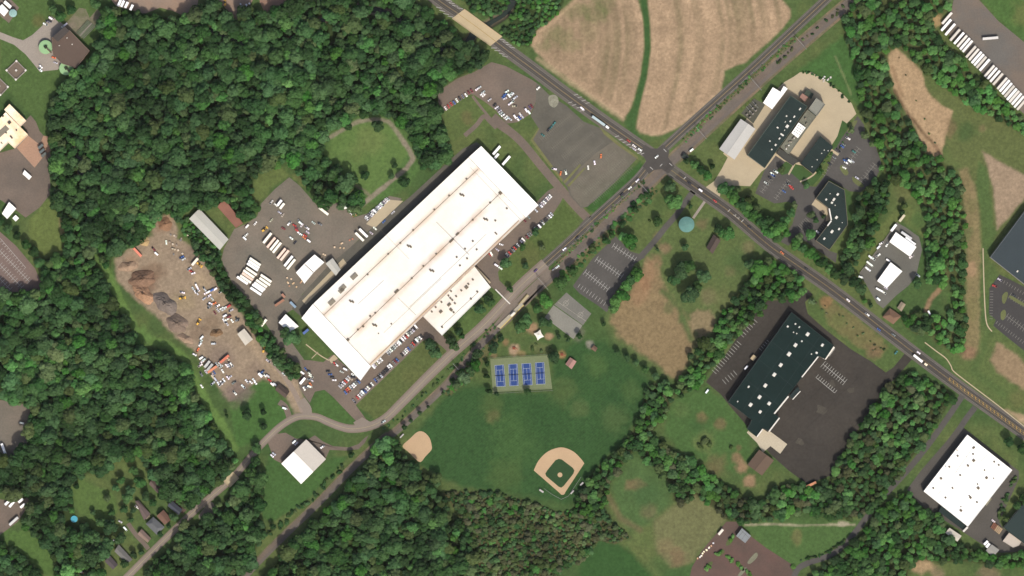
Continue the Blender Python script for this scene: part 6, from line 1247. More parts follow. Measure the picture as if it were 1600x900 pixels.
for (x, y, a, l, lab, c) in ((351, 561, 140, 18, 'long red container, upper of two in the scrap yard', (.50, .15, .09)), (332, 577, 145, 17, 'long red container, lower of two in the scrap yard', (.52, .20, .11)), (215, 394, 47, 18, 'orange red container at the scrap yard wood edge', (.62, .20, .13)), (437, 473, 145, 17, 'rusty brown container beside the depot drive', (.26, .13, .08)), (478, 518, 140, 11, 'blue container beside the factory corner', (.07, .12, .30)), (458, 476, 45, 12, 'grey blue container beside the factory wall', (.20, .28, .36)), (1267, 757, 155, 17, 'orange container at the lower tip of the black tarmac', (.45, .20, .10)), (443, 462, 50, 7, 'short rusty container beside the depot drive', (.3, .15, .1)), (402, 488, 50, 8, 'orange brown container beside the hedge', (.42, .2, .12))): trailer(x, y, a, l, lab, c, 'shipping containers', 'container', 'shipping_container')
# long row in the trailer lot
TR = [(1150, 75), (1145, 118), (1170, 145), (1200, 180), (1225, 200), (1245, 218), (1262, 235), (1278, 250), (1300, 285), (1318, 302), (1335, 320), (1350, 335), (1365, 350), (1385, 367), (1415, 405), (1432, 420), (1450, 437), (1468, 455), (1495, 482), (1510, 497), (1525, 515), (1540, 532), (1555, 550), (1570, 564), (1585, 579), (1600, 597), (1618, 612)]
for i, (zx, zy) in enumerate(TR):
    c = [(.62, .58, .52), WT, (.78, .76, .72), (.72, .70, .66), (.52, .48, .42), WT][(i * 7 + i // 3) % 6]
    nm = 'white' if c[0] > .75 else 'pale grey' if c[0] > .6 else 'tan grey'
    trailer(1200 + (zx - 33) / 4, (zy + 40) / 4, 131, 23, nm + ' trailer in the long row beside the wood', c, 'trailers in the long row')
# tractor unit with trailer on the highway
st = empty('semi_truck', P(938, 191, Z3 + .03), R(-35.5)); a, b, c, d = trailer_meshes(17.0)
o = put('cargo_box', a, st, (-2.5, 0, 0)); o.color = (.36, .44, .45, 1); put('chassis', b, st, (-2.5, 0, 0)); put('wheel_bogie', c, st, (-9, 0, 0))
m = MB(); m.box((8.6, 0, 1.9), (2.4, 2.4, 2.6)); m.box((10.6, 0, 1.3), (1.6, 2.1, 1.3)); o = o_cab = m.build('cab', [MATTE], st, (0, 0, 0)); o.color = (.82, .82, .80, 1)
put('wheel_bogie', c, st, (7.0, 0, 0)); m = MB(); m.box((9.85, 0, 2.6), (.12, 2.1, .9)); m.build('windscreen', GLASSM, o_cab, (0, 0, 0))
tag(st, 'long pale blue semi truck with white cab on the highway', 'truck')
ct = empty('truck_cab', P(1446, 569, Z3 + .03), R(-38)); m = MB(); loft(m, [(-1.5, 2.2, 1.1, .5), (-1.5, 2.2, 1.2, 1.3), (-1.4, 1.2, 1.1, 2.3)], [0, 0, 0]); o = m.build('cab', [MATTE], ct, (0, 0, 0)); o.color = (.75, .62, .45, 1)
put('wheel_bogie', c, ct, (-.6, 0, 0)); tag(ct, 'pale truck cab pulling the white box on the highway', 'truck')
# yellow machines
def loader(x, y, ang, label):
    r = empty('wheel_loader', P(x, y, .08), R(ang)); Y = objcol('machine_yellow', .5, .3); 
    def b(nm, mm, mat=None):
        o = mm.build(nm, mat or Y, r, (0, 0, 0)); o.color = (.62, .36, .06, 1)
    m = MB(); m.box((-1.2, 0, 1.6), (3.2, 2.0, 1.4)); b('body', m); m = MB(); m.box((.4, 0, 2.5), (1.5, 1.6, 1.6), 0, 0, .85); b('cab', m, GLASSM)
    m = MB(); m.bar((.8, .6, 1.8), (3.4, .6, .8), .35); m.bar((.8, -.6, 1.8), (3.4, -.6, .8), .35); b('arm', m); m = MB(); m.box((4.0, 0, .7), (1.1, 2.8, 1.1), 0, 0, 1.15); b('bucket', m)
    put('wheel_bogie', c, r, (-1.8, 0, 0)); put('wheel_bogie', c, r, (.8, 0, 0)); tag(r, label, 'loader', 'yellow machines')
for (x, y, a, lab) in ((310, 504, 60, 'yellow loader beside the grey heaps'), (284, 466, 10, 'yellow loader beside the white truck on the yard'), (352, 5, 90, 'yellow loader on the top gravel yard'), (413, 359, 40, 'yellow loader at the depot trailer rows'), (311, 413, -40, 'yellow loader beside the pale container body'), (412, 547, 80, 'yellow loader beside the hedge and yard track')): loader(x, y, a, lab)
# clutter: pallets and bins
PAL_M = MB(); PAL_M.box((0, 0, .35), (1.4, 1.2, .12)); PAL_M.box((0, 0, .55), (1.25, 1.1, .28)); [PAL_M.box((0, s, .15), (1.4, .12, .3)) for s in (-.5, 0, .5)]; PAL_M = PAL_M.mesh('pallet', MATTE)
def pallet(x, y, where, col, s=1.0, g=None):
    o = put('loaded_pallet', PAL_M, None, P(x, y, .1), rng.uniform(0, 3), (s, s, s * rng.uniform(.8, 1.6))); o.color = (*col, 1)
    tag(o, 'small loaded pallet ' + where, 'pallet', 'pallets ' + where)
for k in range(12): t = k / 11; pallet(1091 + 22 * t + rng.uniform(-1.5, 1.5), 873 - 23 * t + rng.uniform(-1.5, 1.5), 'in the row on the brown planted lot', rng.choice([(.8, .72, .5), (.7, .66, .6), (.5, .3, .18), (.6, .6, .62)]), 1.3)
for k in range(11): pallet(rng.uniform(448, 474), rng.uniform(433, 452), 'in front of the small white warehouse', rng.choice([(.5, .35, .2), (.6, .45, .3), (.35, .2, .12)]), 1.3) if k % 1 == 0 else None
for k in range(11): t = rng.random(); pallet(500 + 48 * t + rng.uniform(-4, 4), 402 - 22 * t + rng.uniform(-8, 4), 'beside the service road shed', rng.choice([(.5, .36, .22), (.6, .46, .32), (.4, .16, .1)]), 1.3)
for k in range(12): pallet(rng.uniform(376, 390), rng.uniform(5, 20), 'piled on the top gravel yard', (.6, .6, .6), 1.4)
for k in range(12): pallet(rng.uniform(262, 300), rng.uniform(366, 400), 'scattered in the upper scrap yard', rng.choice([(.4, .36, .3), (.25, .2, .16), (.5, .42, .32), (.16, .15, .14)]), 1.5)
for k in range(9): pallet(rng.uniform(1284, 1300), rng.uniform(116, 124) + k * .9, 'along the concrete yard edge', rng.choice([(.5, .5, .46), (.4, .36, .3)]), 1.3)

# ================================================================== TREES
def crown_mesh(seed, nl, per, hs, low=0.0, trunk=True, spread=.62, leaf=LEAF):
    r = np.random.RandomState(seed); lobes = [(np.array([0, 0, .62]), .50)]
    for i in range(nl):
        a = 6.2832 * (i + r.rand() * .7) / nl * (1 if i < nl else 1); d = spread * (.55 + .45 * r.rand()) if i % 3 else spread * .45 * r.rand() + .12
        lobes.append((np.array([d * math.cos(a * 1.618 * 2), d * math.sin(a * 1.618 * 2), .34 + .46 * r.rand() * (1.25 - d)]), .24 + .17 * r.rand()))
    V_, F_, T_ = [], [], []
    for li, (c, rad) in enumerate(lobes):
        n = int(per * (rad / .33) ** 2); u = r.normal(size=(n, 3)); u /= np.linalg.norm(u, axis=1)[:, None]; u[:, 2] = np.where(u[:, 2] < -.35, -u[:, 2], u[:, 2])
        p = c + u * rad * r.uniform(.82, 1.06, (n, 1)); keep = np.ones(n, bool)
        for lj, (c2, r2) in enumerate(lobes):
            if lj != li: keep &= np.linalg.norm(p - c2, axis=1) > r2 * .8
        p, u = p[keep], u[keep]; lt = r.uniform(.25, .75)
        for q, nn in zip(p, u):
            nn = nn + r.normal(size=3) * .33; nn /= np.linalg.norm(nn); t = np.cross(nn, r.normal(size=3)); t /= np.linalg.norm(t); b = np.cross(nn, t); s = hs * r.uniform(.7, 1.25)
            k = len(V_); V_ += [q - t * s - b * s * .8, q + t * s - b * s * .8, q + t * s * .8 + b * s, q - t * s * .8 + b * s]; F_.append((k, k + 1, k + 2, k + 3)); T_.append(np.clip(lt + r.uniform(-.25, .25), 0, 1))
    nleaf = len(F_)
    if trunk:
        k = len(V_); n = 6
        for z, rr in ((-.55, .06), (.1, .045), (.6, .015)):
            for i in range(n): V_.append((rr * math.cos(6.2832 * i / n), rr * math.sin(6.2832 * i / n), z))
        for lv in range(2):
            for i in range(n): j = (i + 1) % n; F_.append((k + lv * n + i, k + lv * n + j, k + lv * n + n + j, k + lv * n + n + i)); T_.append(.5)
    me = bpy.data.meshes.new('crown'); me.from_pydata([tuple(v) for v in V_], [], F_); me.materials.append(leaf); me.materials.append(BARK)
    me.polygons.foreach_set('material_index', [0] * nleaf + [1] * (len(F_) - nleaf))
    at = me.attributes.new('tint', 'FLOAT', 'FACE'); at.data.foreach_set('value', [float(x) for x in T_]); me.update(); return me
CROWNS = [crown_mesh(s, 11 + s % 4, 110, .072, trunk=False) for s in range(1, 8)]
BIGC = [crown_mesh(s + 20, 15 + s % 6, 110, .066, leaf=LEAF_W) for s in range(1, 9)]
SHRUBW = [crown_mesh(s + 60, 8 + s % 3, 110, .085, trunk=False, spread=.55, leaf=LEAF_W) for s in range(1, 6)]
SHRUBS = [crown_mesh(s + 50, 6 + s % 3, 60, .13, trunk=False, spread=.55) for s in range(1, 6)]
def trunk_mesh(seed):
    r = random.Random(seed); m = MB(); m.cyl((0, 0), .5, .34, 0, .5, 8, cap=False); m.cyl((0, 0), .34, .12, .5, 1.0, 8)
    for k in range(4):
        a = r.uniform(0, 6.28); z = r.uniform(.5, .8); m.bar((0, 0, z), (2.2 * math.cos(a), 2.2 * math.sin(a), z + .25), .22)
    return m.mesh('trunk', BARK)
TRUNKS = [trunk_mesh(s) for s in range(3)]
TONE = {'dark': (.036, .084, .027), 'mid': (.052, .124, .036), 'bright': (.074, .200, .040), 'olive': (.082, .126, .040), 'brown': (.096, .108, .050), 'pale': (.13, .21, .09), 'lime': (.10, .23, .05)}
LANDM = [('the tennis courts', 810, 585), ('the round water tank', 1072, 351), ('the oval field', 575, 240), ('the large ball infield', 877, 735), ('the small ball infield', 655, 700), ('the lane houses', 225, 820), ('the factory wing', 714, 478), ('the ridged hall', 475, 720), ('the park parking lot', 955, 425), ('the grey sports courts', 888, 493), ('the bent office', 1300, 340), ('the dark warehouse', 1215, 580), ('the white plant', 1510, 750), ('the white workshops', 1400, 405), ('the dry meadow', 1015, 510), ('the curved office lot', 1335, 245), ('the factory lawn', 830, 400), ('the lower factory lawn', 640, 590), ('the hangar', 1150, 215), ('the roadside house', 1393, 494), ('the scrap yard', 300, 480), ('the depot yard', 420, 420), ('the waterworks', 90, 80), ('the backyard pool', 116, 811), ('the brown planted lot', 1150, 870), ('the highway junction', 1025, 245), ('the brown barn', 1188, 722), ('the bare earth field', 1440, 160), ('the creek bridge', 745, 43), ('the green track', 360, 690), ('the cream plant', 20, 205), ('the trailer row', 1545, 105), ('the dark store', 1580, 390), ('the lower wood', 500, 800), ('the striped west lot', 20, 420), ('the upper brown lot', 760, 140), ('the trailer driveway', 1417, 736)]
def near(x, y): return min(LANDM, key=lambda l: (l[1] - x) ** 2 + (l[2] - y) ** 2)[0]
TREES = [0]
def tree(x, y, r, tone='mid', h=None, group=None, zoff=0.0):
    TREES[0] += 1; Rm = r * S; h = h or (4 + Rm * 1.35) * rng.uniform(.9, 1.12)
    e = empty('tree', P(x, y, 0), rng.uniform(0, 6.28)); ct_ = h * .36
    o = put('crown', rng.choice(CROWNS), e, (0, 0, ct_), 0, (Rm * 1.17 * rng.uniform(.93, 1.07), Rm * 1.17, (h - ct_) * .95)); c = TONE[tone]; f = rng.uniform(.88, 1.14); o.color = (c[0] * f, c[1] * f, c[2] * f, 1)
    put('trunk', rng.choice(TRUNKS), e, (0, 0, 0), 0, (Rm * .11, Rm * .11, h * .75))
    adj = {'dark': 'dark green', 'mid': 'green', 'bright': 'bright green', 'olive': 'olive green', 'brown': 'brownish', 'pale': 'pale green', 'lime': 'lime green'}[tone]; sz = 'large ' if r >= 11 else 'small ' if r < 5.5 else ''
    tag(e, f'{sz}{adj} round tree near {near(x, y)}', 'tree', group or 'single trees'); return e
def shrub(x, y, r, tone='mid', group='hedge shrubs'):
    Rm = r * S; o = put('shrub', rng.choice(SHRUBS), None, P(x, y, -.15), rng.uniform(0, 6.28), (Rm * rng.uniform(1.0, 1.5), Rm * rng.uniform(.8, 1.2), Rm * rng.uniform(.6, 1.0))); c = TONE[tone]; o.color = (*c, 1)
    adj = {'dark': 'dark green', 'mid': 'green', 'bright': 'bright green', 'olive': 'olive', 'brown': 'brownish', 'pale': 'pale green', 'lime': 'lime green'}[tone]
    ph = 'in a hedge' if group == 'hedge shrubs' else group.replace('shrubs ', '').replace('hedge beside', 'in the hedge beside')
    tag(o, f'low {adj} shrub {ph}' + (f' near {near(x, y)}' if ph in ('between road and railway', 'along the railway', 'on lawns', 'in a hedge') else ''), 'shrub', group)
SINGLE = [(790, 411, 9, 'mid'), (847, 387, 5, 'olive'), (821, 415, 5.5, 'dark'), (817, 386, 6, 'mid'), (797, 452, 5.5, 'mid'), (764, 471, 10, 'mid'), (750, 483, 9, 'mid'), (672, 538, 9, 'dark'), (681, 551, 10, 'mid'), (704, 531, 8, 'dark'), (710, 541, 8, 'mid'), (716, 517, 7, 'dark'), (722, 525, 5, 'mid'), (836, 362, 6.5, 'dark'),
 (617, 259, 5, 'dark'), (570, 274, 8, 'dark'), (555, 282, 6, 'dark'), (527, 266, 10, 'dark'), (612, 276, 5, 'mid'), (631, 284, 11, 'dark'), (545, 296, 8, 'dark'), (554, 316, 13, 'mid'), (562, 306, 9, 'dark'), (545, 198, 7, 'dark'), (591, 198, 10, 'dark'), (475, 219, 15, 'mid'), (662, 261, 6, 'mid'), (681, 256, 12, 'mid'),
 (1052, 315, 14, 'bright'), (1047, 292, 10, 'mid'), (984, 377, 13, 'bright'), (974, 371, 8, 'bright'), (1027, 346, 8, 'mid'), (1012, 305, 6, 'mid'), (972, 350, 6, 'dark'), (992, 327, 6, 'dark'), (925, 387, 7, 'olive'), (947, 376, 7, 'mid'), (955, 367, 6, 'mid'), (895, 423, 10, 'mid'), (875, 442, 11, 'mid'), (996, 429, 11, 'bright'), (986, 437, 9, 'mid'), (978, 446, 9, 'bright'), (1135, 365, 12, 'bright'), (1122, 358, 8, 'dark'), (1070, 386, 6, 'mid'), (1062, 424, 14, 'dark'), (1076, 416, 12, 'mid'), (1098, 432, 12, 'mid'), (1053, 437, 10, 'mid'), (1077, 461, 14, 'dark'), (1088, 447, 9, 'mid'), (1185, 420, 15, 'bright'), (1172, 414, 10, 'mid'), (1079, 323, 4, 'mid'), (1027, 390, 3, 'dark'),
 (852, 471, 12, 'bright'), (840, 482, 8, 'mid'), (822, 500, 10, 'mid'), (812, 512, 9, 'mid'), (848, 503, 8, 'dark'), (962, 470, 11, 'bright'), (972, 461, 11, 'bright'), (958, 482, 9, 'bright'), (905, 525, 6, 'dark'), (888, 531, 4, 'dark'), (873, 526, 4, 'dark'), (865, 558, 10, 'dark'), (825, 612, 6, 'dark'), (943, 506, 4, 'dark'), (965, 551, 6, 'mid'), (980, 558, 6.5, 'dark'), (993, 566, 6, 'mid'), (1008, 577, 7, 'mid'), (1024, 588, 7, 'dark'), (1040, 598, 7, 'mid'), (1078, 556, 6, 'dark'), (1098, 536, 12, 'olive'), (1092, 548, 8, 'mid'), (1043, 611, 9, 'lime'),
 (816, 509, 11, 'mid'), (771, 543, 9, 'dark'), (782, 530, 5, 'dark'), (746, 553, 9, 'dark'), (743, 571, 9, 'bright'), (761, 568, 4.5, 'dark'), (760, 587, 5, 'dark'), (764, 611, 5, 'dark'), (776, 615, 4, 'dark'), (726, 590, 10, 'pale'), (713, 601, 8, 'pale'), (736, 580, 8, 'mid'), (718, 582, 6, 'dark'), (858, 505, 6, 'dark'), (692, 614, 3, 'dark'), (669, 635, 3, 'dark'), (656, 645, 4, 'dark'), (642, 657, 3.5, 'dark'), (632, 667, 5, 'dark'), (604, 690, 8, 'dark'),
 (386, 647, 9, 'dark'), (355, 649, 3.5, 'dark'), (412, 643, 6, 'dark'), (412, 666, 6, 'dark'), (455, 527, 13, 'mid'), (446, 520, 9, 'dark'), (466, 530, 8, 'mid'), (549, 710, 5, 'dark'), (426, 822, 5, 'dark'), (402, 700, 9, 'mid'),
 (1412, 321, 6, 'olive'), (1408, 332, 5, 'dark'), (1463, 413, 15, 'bright'), (1452, 400, 9, 'mid'), (1265, 366, 9, 'bright'), (1260, 290, 6, 'mid'), (1267, 336, 7, 'olive'), (1274, 344, 5, 'mid'), (1235, 333, 8, 'mid'), (1240, 320, 6, 'olive'), (1214, 356, 13, 'bright'), (1202, 345, 10, 'mid'), (1226, 345, 8, 'bright'), (1221, 266, 6, 'olive'), (1280, 268, 6, 'mid'), (1330, 203, 5, 'olive'), (1350, 212, 7, 'olive'), (1362, 225, 6, 'olive'), (1365, 284, 7, 'mid'), (1432, 443, 8, 'mid'), (1268, 471, 6, 'pale'), (1360, 477, 4, 'dark'), (1350, 470, 5, 'bright'), (1575, 690, 9, 'dark'), (1286, 338, 4, 'dark'),
 (1072, 252, 5, 'dark'), (1085, 258, 8, 'bright'), (1095, 266, 8, 'mid'), (1105, 275, 8, 'bright'), (1112, 260, 5, 'dark'), (1130, 295, 10.5, 'mid'), (1145, 308, 11, 'bright'), (1158, 320, 10.5, 'mid'), (1166, 332, 8, 'bright'), (1178, 338, 11, 'bright'), (1190, 348, 10.5, 'mid'), (1196, 362, 8, 'bright'), (1152, 296, 7, 'olive'), (1170, 312, 8, 'olive'), (1182, 326, 8, 'olive'), (1243, 381, 10, 'bright'), (1253, 388, 8, 'mid'), (1263, 395, 10, 'bright'), (1274, 403, 8, 'bright'), (1284, 411, 10, 'mid'), (1294, 420, 8, 'bright'), (1304, 428, 10, 'mid'), (1318, 436, 9, 'dark'), (1334, 440, 10, 'dark'), (1345, 452, 9, 'mid'), (1325, 424, 9, 'mid'), (1205, 364, 9, 'bright'), (1216, 372, 9, 'mid'), (1228, 364, 8, 'bright'), (1140, 296, 8, 'mid'), (1168, 322, 9, 'bright'), (1248, 372, 8, 'olive'),
 (174, 822, 13, 'dark'), (190, 841, 10, 'mid'), (200, 777, 9, 'mid'), (209, 797, 5, 'dark'), (251, 834, 5, 'dark'), (264, 821, 4.5, 'dark'), (289, 820, 10, 'olive'), (210, 866, 6, 'dark'), (264, 778, 8, 'dark'), (306, 766, 14, 'dark'), (220, 753, 10, 'mid'), (120, 759, 5, 'dark'), (205, 765, 8, 'dark'), (182, 762, 6, 'mid'), (272, 808, 8, 'mid'), (160, 895, 9, 'mid'), (280, 770, 10, 'mid'), (152, 850, 9, 'dark'), (166, 858, 8, 'mid'), (330, 752, 9, 'mid'), (195, 795, 7, 'mid'), (205, 812, 5, 'mid'), (240, 785, 7, 'mid'), (228, 775, 8, 'dark'), (176, 800, 6, 'mid'), (195, 880, 7, 'dark'), (222, 862, 5, 'mid'), (158, 815, 9, 'mid'), (146, 800, 5, 'dark'), (168, 778, 6, 'olive'), (190, 750, 7, 'mid'), (210, 735, 8, 'mid'),
 (0, 346, 9, 'dark'), (14, 358, 8, 'mid'), (28, 368, 8, 'dark'), (42, 382, 9, 'mid'), (54, 394, 9, 'dark'), (62, 410, 9, 'mid'), (394, 756, 8, 'dark'), (72, 425, 8, 'mid'), (96, 26, 9, 'mid'), (112, 16, 8, 'dark'), (150, 8, 9, 'mid'), (170, 18, 9, 'mid'), (84, 16, 7, 'mid'), (1600, 780, 9, 'mid'), (1588, 790, 7, 'mid'), (1595, 700, 9, 'mid'), (1570, 810, 6, 'olive')]
for t in SINGLE: tree(*t)
# shrubs: hedge rows and planted islands
def hedge(pts, n, r, tones, jit=2.0, group='hedge shrubs'):
    L_ = smooth(pts, 8)
    for i in range(n):
        p = L_[int(i / max(1, n - 1) * (len(L_) - 1))]; shrub(p[0] + rng.uniform(-jit, jit), p[1] + rng.uniform(-jit, jit), r * rng.uniform(.7, 1.3), rng.choice(tones), group)
hedge([(770, 510), (720, 560), (660, 618), (600, 672)], 34, 2.6, ['mid', 'olive', 'mid'], 3.5, 'shrubs between road and railway')
hedge([(535, 730), (490, 775), (455, 805), (420, 835)], 26, 4, ['dark', 'mid', 'olive'], 4, 'shrubs along the railway')
hedge([(1215, 100), (1270, 52), (1320, 10)], 14, 3, ['olive', 'dark', 'brown'], 3, 'shrubs along the railway')
for (x, y) in ((1141, 843), (1145, 838), (1125, 863), (1121, 866), (1138, 870), (1143, 875), (1153, 882), (1158, 887), (1167, 893), (1172, 898), (1107, 885), (1104, 889), (1240, 886)): shrub(x, y, 4.2, 'lime', 'shrubs on the planted lot')
hedge([(1312, 230), (1322, 214), (1330, 200)], 9, 2, ['dark', 'mid'], .6, 'shrubs at the office block'); hedge([(1277, 268), (1290, 250), (1299, 240)], 8, 2, ['mid', 'olive'], .8, 'shrubs at the office block')
hedge([(1280, 475), (1320, 500), (1360, 535), (1380, 552)], 16, 2, ['olive', 'brown', 'olive'], 7, 'shrubs on the roadside island')
hedge([(1320, 845), (1290, 864), (1252, 876)], 16, 3.2, ['mid', 'dark', 'olive'], 1, 'hedge beside the driveway')
hedge([(1585, 745), (1570, 780), (1562, 805)], 14, 4, ['mid', 'olive', 'dark'], 2.5, 'hedge beside the white plant')
hedge([(1255, 112), (1275, 118), (1300, 134), (1325, 158)], 12, 2.6, ['dark', 'mid'], 1.5, 'shrubs along the concrete yard')
hedge([(1405, 90), (1440, 180), (1460, 225)], 6, 2, ['olive', 'brown'], 2, 'shrubs on bare ground')
for (x, y, r) in ((1100, 690, 7), (1108, 694, 6), (1094, 697, 6), (1142, 700, 4), (832, 545, 4), (846, 548, 4), (860, 546, 3.5), (838, 538, 3), (1015, 345, 3)): shrub(x, y, r, 'olive', 'shrubs on lawns')

# ---- woods
GRP = {}
def gn_group(tone):
    if tone in GRP: return GRP[tone]
    coll = bpy.data.collections.new('foliage_source_' + tone)
    src = SHRUBW if tone.startswith('s_') else BIGC
    for k, me in enumerate(src):
        ob = bpy.data.objects.new('foliage_source', me); coll.objects.link(ob)
    ng = bpy.data.node_groups.new('scatter_' + tone, 'GeometryNodeTree')
    ng.interface.new_socket('Geometry', in_out='INPUT', socket_type='NodeSocketGeometry'); ng.interface.new_socket('Geometry', in_out='OUTPUT', socket_type='NodeSocketGeometry')
    N, L = ng.nodes, ng.links; gi = N.new('NodeGroupInput'); go = N.new('NodeGroupOutput'); ip = N.new('GeometryNodeInstanceOnPoints'); ci = N.new('GeometryNodeCollectionInfo')
    ci.inputs['Collection'].default_value = coll; ci.inputs['Separate Children'].default_value = True; ci.inputs['Reset Children'].default_value = True
    def na(n, t): x = N.new('GeometryNodeInputNamedAttribute'); x.data_type = t; x.inputs['Name'].default_value = n; return [o for o in x.outputs if o.enabled and o.name == 'Attribute'][0]
    L.new(gi.outputs[0], ip.inputs['Points']); L.new(ci.outputs[0], ip.inputs['Instance']); ip.inputs['Pick Instance'].default_value = True
    L.new(na('pick', 'INT'), ip.inputs['Instance Index']); L.new(na('turn', 'FLOAT_VECTOR'), ip.inputs['Rotation']); L.new(na('size', 'FLOAT_VECTOR'), ip.inputs['Scale']); L.new(ip.outputs[0], go.inputs[0])
    GRP[tone] = (ng, len(src)); return GRP[tone]
PALW = {'deep': ['dark', 'mid', 'dark', 'mid', 'mid', 'dark', 'olive', 'mid', 'bright', 'mid'], 'fresh': ['bright', 'mid', 'bright', 'mid', 'bright', 'dark', 'bright', 'olive'], 'mixed': ['mid', 'olive', 'bright', 'mid', 'mid', 'dark', 'bright', 'mid', 'olive', 'dark', 'bright', 'brown'], 's_brown': ['brown', 'olive', 'mid', 'dark', 'bright', 'olive', 'mid', 'olive', 'brown'], 's_green': ['mid', 'bright', 'mid', 'dark', 'bright'], 's_mix': ['olive', 'mid', 'brown', 'bright', 'dark']}
CLEAR = [(CREEK[i], 5.5 if CREEK[i][0] > 690 else 5.2) for i in range(len(CREEK)) if (CREEK[i][0] > 590 or 325 < CREEK[i][0] < 392 and CREEK[i][1] < 80 or CREEK[i][0] < 142 and 235 < CREEK[i][1] < 300)]
CLEAR += [((x, y), r) for (x, y, r) in ((1370, 625, 8), (342, 872, 10), (338, 862, 8), (350, 880, 7), (336, 720, 5), (260, 645, 6), (115, 812, 13), (120, 826, 10), (1245, 470, 5), (1267, 757, 9), (1272, 764, 7), (1002, 701, 6), (1012, 709, 6), (1022, 717, 6), (1033, 726, 6), (1044, 735, 6), (1082, 760, 6), (1092, 768, 6), (1103, 777, 6), (1115, 787, 6), (1038, 738, 5), (1318, 822, 9))]
CLEAR += [((p[0], p[1]), 4.5) for p in RAIL]
ROADS = R1A + R1B + R2A + R2B + R2C
def scatter(key, label, tone, space, rlo, rhi, hscale, individuals=0, ind_tone=None, cat='woodland', name='woodland', pw=2.2):
    poly = WOODS[key]; x0, x1 = min(p[0] for p in poly), max(p[0] for p in poly); y0, y1 = min(p[1] for p in poly), max(p[1] for p in poly)
    r = np.random.RandomState(abs(hash(key)) % 1000 if False else sum(map(ord, key))); grid = {}; pts = []
    n = int((x1 - x0) * (y1 - y0) / space ** 2 * 9); X, Y = r.uniform(x0, x1, n), r.uniform(y0, y1, n); ok = inside(poly, X, Y)
    for x, y in zip(X[ok], Y[ok]):
        gxk, gyk = int(x // space), int(y // space); good = True
        for a in (-1, 0, 1):
            for b in (-1, 0, 1):
                for q in grid.get((gxk + a, gyk + b), ()):
                    if (q[0] - x) ** 2 + (q[1] - y) ** 2 < space * space: good = False
        if not good or any((c[0] - x) ** 2 + (c[1] - y) ** 2 < rr * rr for c, rr in CLEAR) or any((c[0] - x) ** 2 + (c[1] - y) ** 2 < (45 if key.startswith('railside') else 110) for c in ROADS if abs(c[0] - x) < 12): continue
        grid.setdefault((gxk, gyk), []).append((x, y)); 
        if r.rand() < .02: continue
        pts.append((x, y, rlo + (rhi - rlo) * r.rand() ** pw))
    pts.sort(key=lambda p: -p[2] if (0 < p[0] < 1600 and 0 < p[1] < 900) else 0)
    for (x, y, rad) in pts[:individuals]: tree(x, y, rad * 1.05, rng.choice(['mid', 'dark', 'mid', 'olive']), (5 + rad * S * 1.6) * hscale, 'large trees in the woods')
    pts = pts[individuals:]
    ng, nv = gn_group(tone); N_ = len(pts); rad = np.array([p[2] for p in pts]) * S
    hh = (5 + rad * 1.6) * hscale * r.uniform(.72, 1.22, N_) if not tone.startswith('s_') else rad * r.uniform(.6, 1.1, N_) * (.45 if key.startswith('railside') else 1)
    me = bpy.data.meshes.new(name); zz = hh * .36 if not tone.startswith('s_') else np.full(N_, -.2)
    co = np.array([[P(p[0], p[1]).x, P(p[0], p[1]).y, z] for p, z in zip(pts, zz)]); me.vertices.add(N_); me.vertices.foreach_set('co', co.astype(np.float32).ravel())
    a = me.attributes.new('pick', 'INT', 'POINT'); a.data.foreach_set('value', r.randint(0, nv, N_).astype(np.int32))
    a = me.attributes.new('turn', 'FLOAT_VECTOR', 'POINT'); a.data.foreach_set('vector', np.stack([r.uniform(-.1, .1, N_), r.uniform(-.1, .1, N_), r.uniform(0, 6.28, N_)], 1).astype(np.float32).ravel())
    lc = np.array([TONE[PALW[tone][k]] for k in r.randint(0, len(PALW[tone]), N_)])
    a = me.attributes.new('leafcol', 'FLOAT_VECTOR', 'POINT'); a.data.foreach_set('vector', lc.astype(np.float32).ravel())
    sc = np.stack([rad * r.uniform(.98, 1.2, N_), rad * r.uniform(.98, 1.2, N_), (hh * .62 if not tone.startswith('s_') else hh)], 1)
    a = me.attributes.new('size', 'FLOAT_VECTOR', 'POINT'); a.data.foreach_set('vector', sc.astype(np.float32).ravel())
    o = bpy.data.objects.new(name, me); COL.objects.link(o); md = o.modifiers.new('scatter', 'NODES'); md.node_group = ng
    tag(o, label, cat, None, 'stuff'); return len(pts)
scatter('creek', 'dense dark green wood filling the land between creek and factory', 'deep', 8.4, 6.6, 15.5, .88, 40)
scatter('west', 'dense dark green wood left of the green track', 'deep', 8.4, 6.6, 15.5, .88, 30)
scatter('pool', 'dark wood around the backyard pool', 'deep', 8.2, 6, 14, .88)
scatter('corner', 'dark wood in the lower left picture corner', 'deep', 8.2, 6, 14, .88)
scatter('lane', 'dark wood between the lane and the railway', 'deep', 8.2, 6, 14, .88, 6)
scatter('rail', 'dense wood right of the railway below the small infield', 'deep', 8.2, 6, 14, .86, 14)
scatter('scrub', 'brown and green scrub below the large infield', 's_brown', 4.4, 3, 8.5, 1, name='scrub', cat='scrub')
scatter('outfield', 'strip of trees beside the outfield', 'mixed', 7.5, 5, 9, .7)
scatter('avenue', 'bright green tree belt beside the striped black tarmac', 'fresh', 7.5, 5, 10, .8)
scatter('brook', 'green thicket between the black tarmac and the driveway', 'mixed', 7.5, 5, 10, .65)
scatter('ravine', 'green thicket below the white plant', 'fresh', 7.5, 5, 10, .65)
scatter('north', 'long green wood behind the trailer row and workshops', 'fresh', 8.8, 5, 10.5, .6)
scatter('office', 'dark green grove behind the bent office', 'deep', 8, 5, 10, .9)
scatter('creekside', 'bright green bushes beside the crop field', 's_green', 5.5, 4, 7, 1, name='thicket', cat='thicket')
scatter('bridgeside', 'bright green bushes above the creek bridge', 's_green', 5.5, 4, 7, 1, name='thicket', cat='thicket')
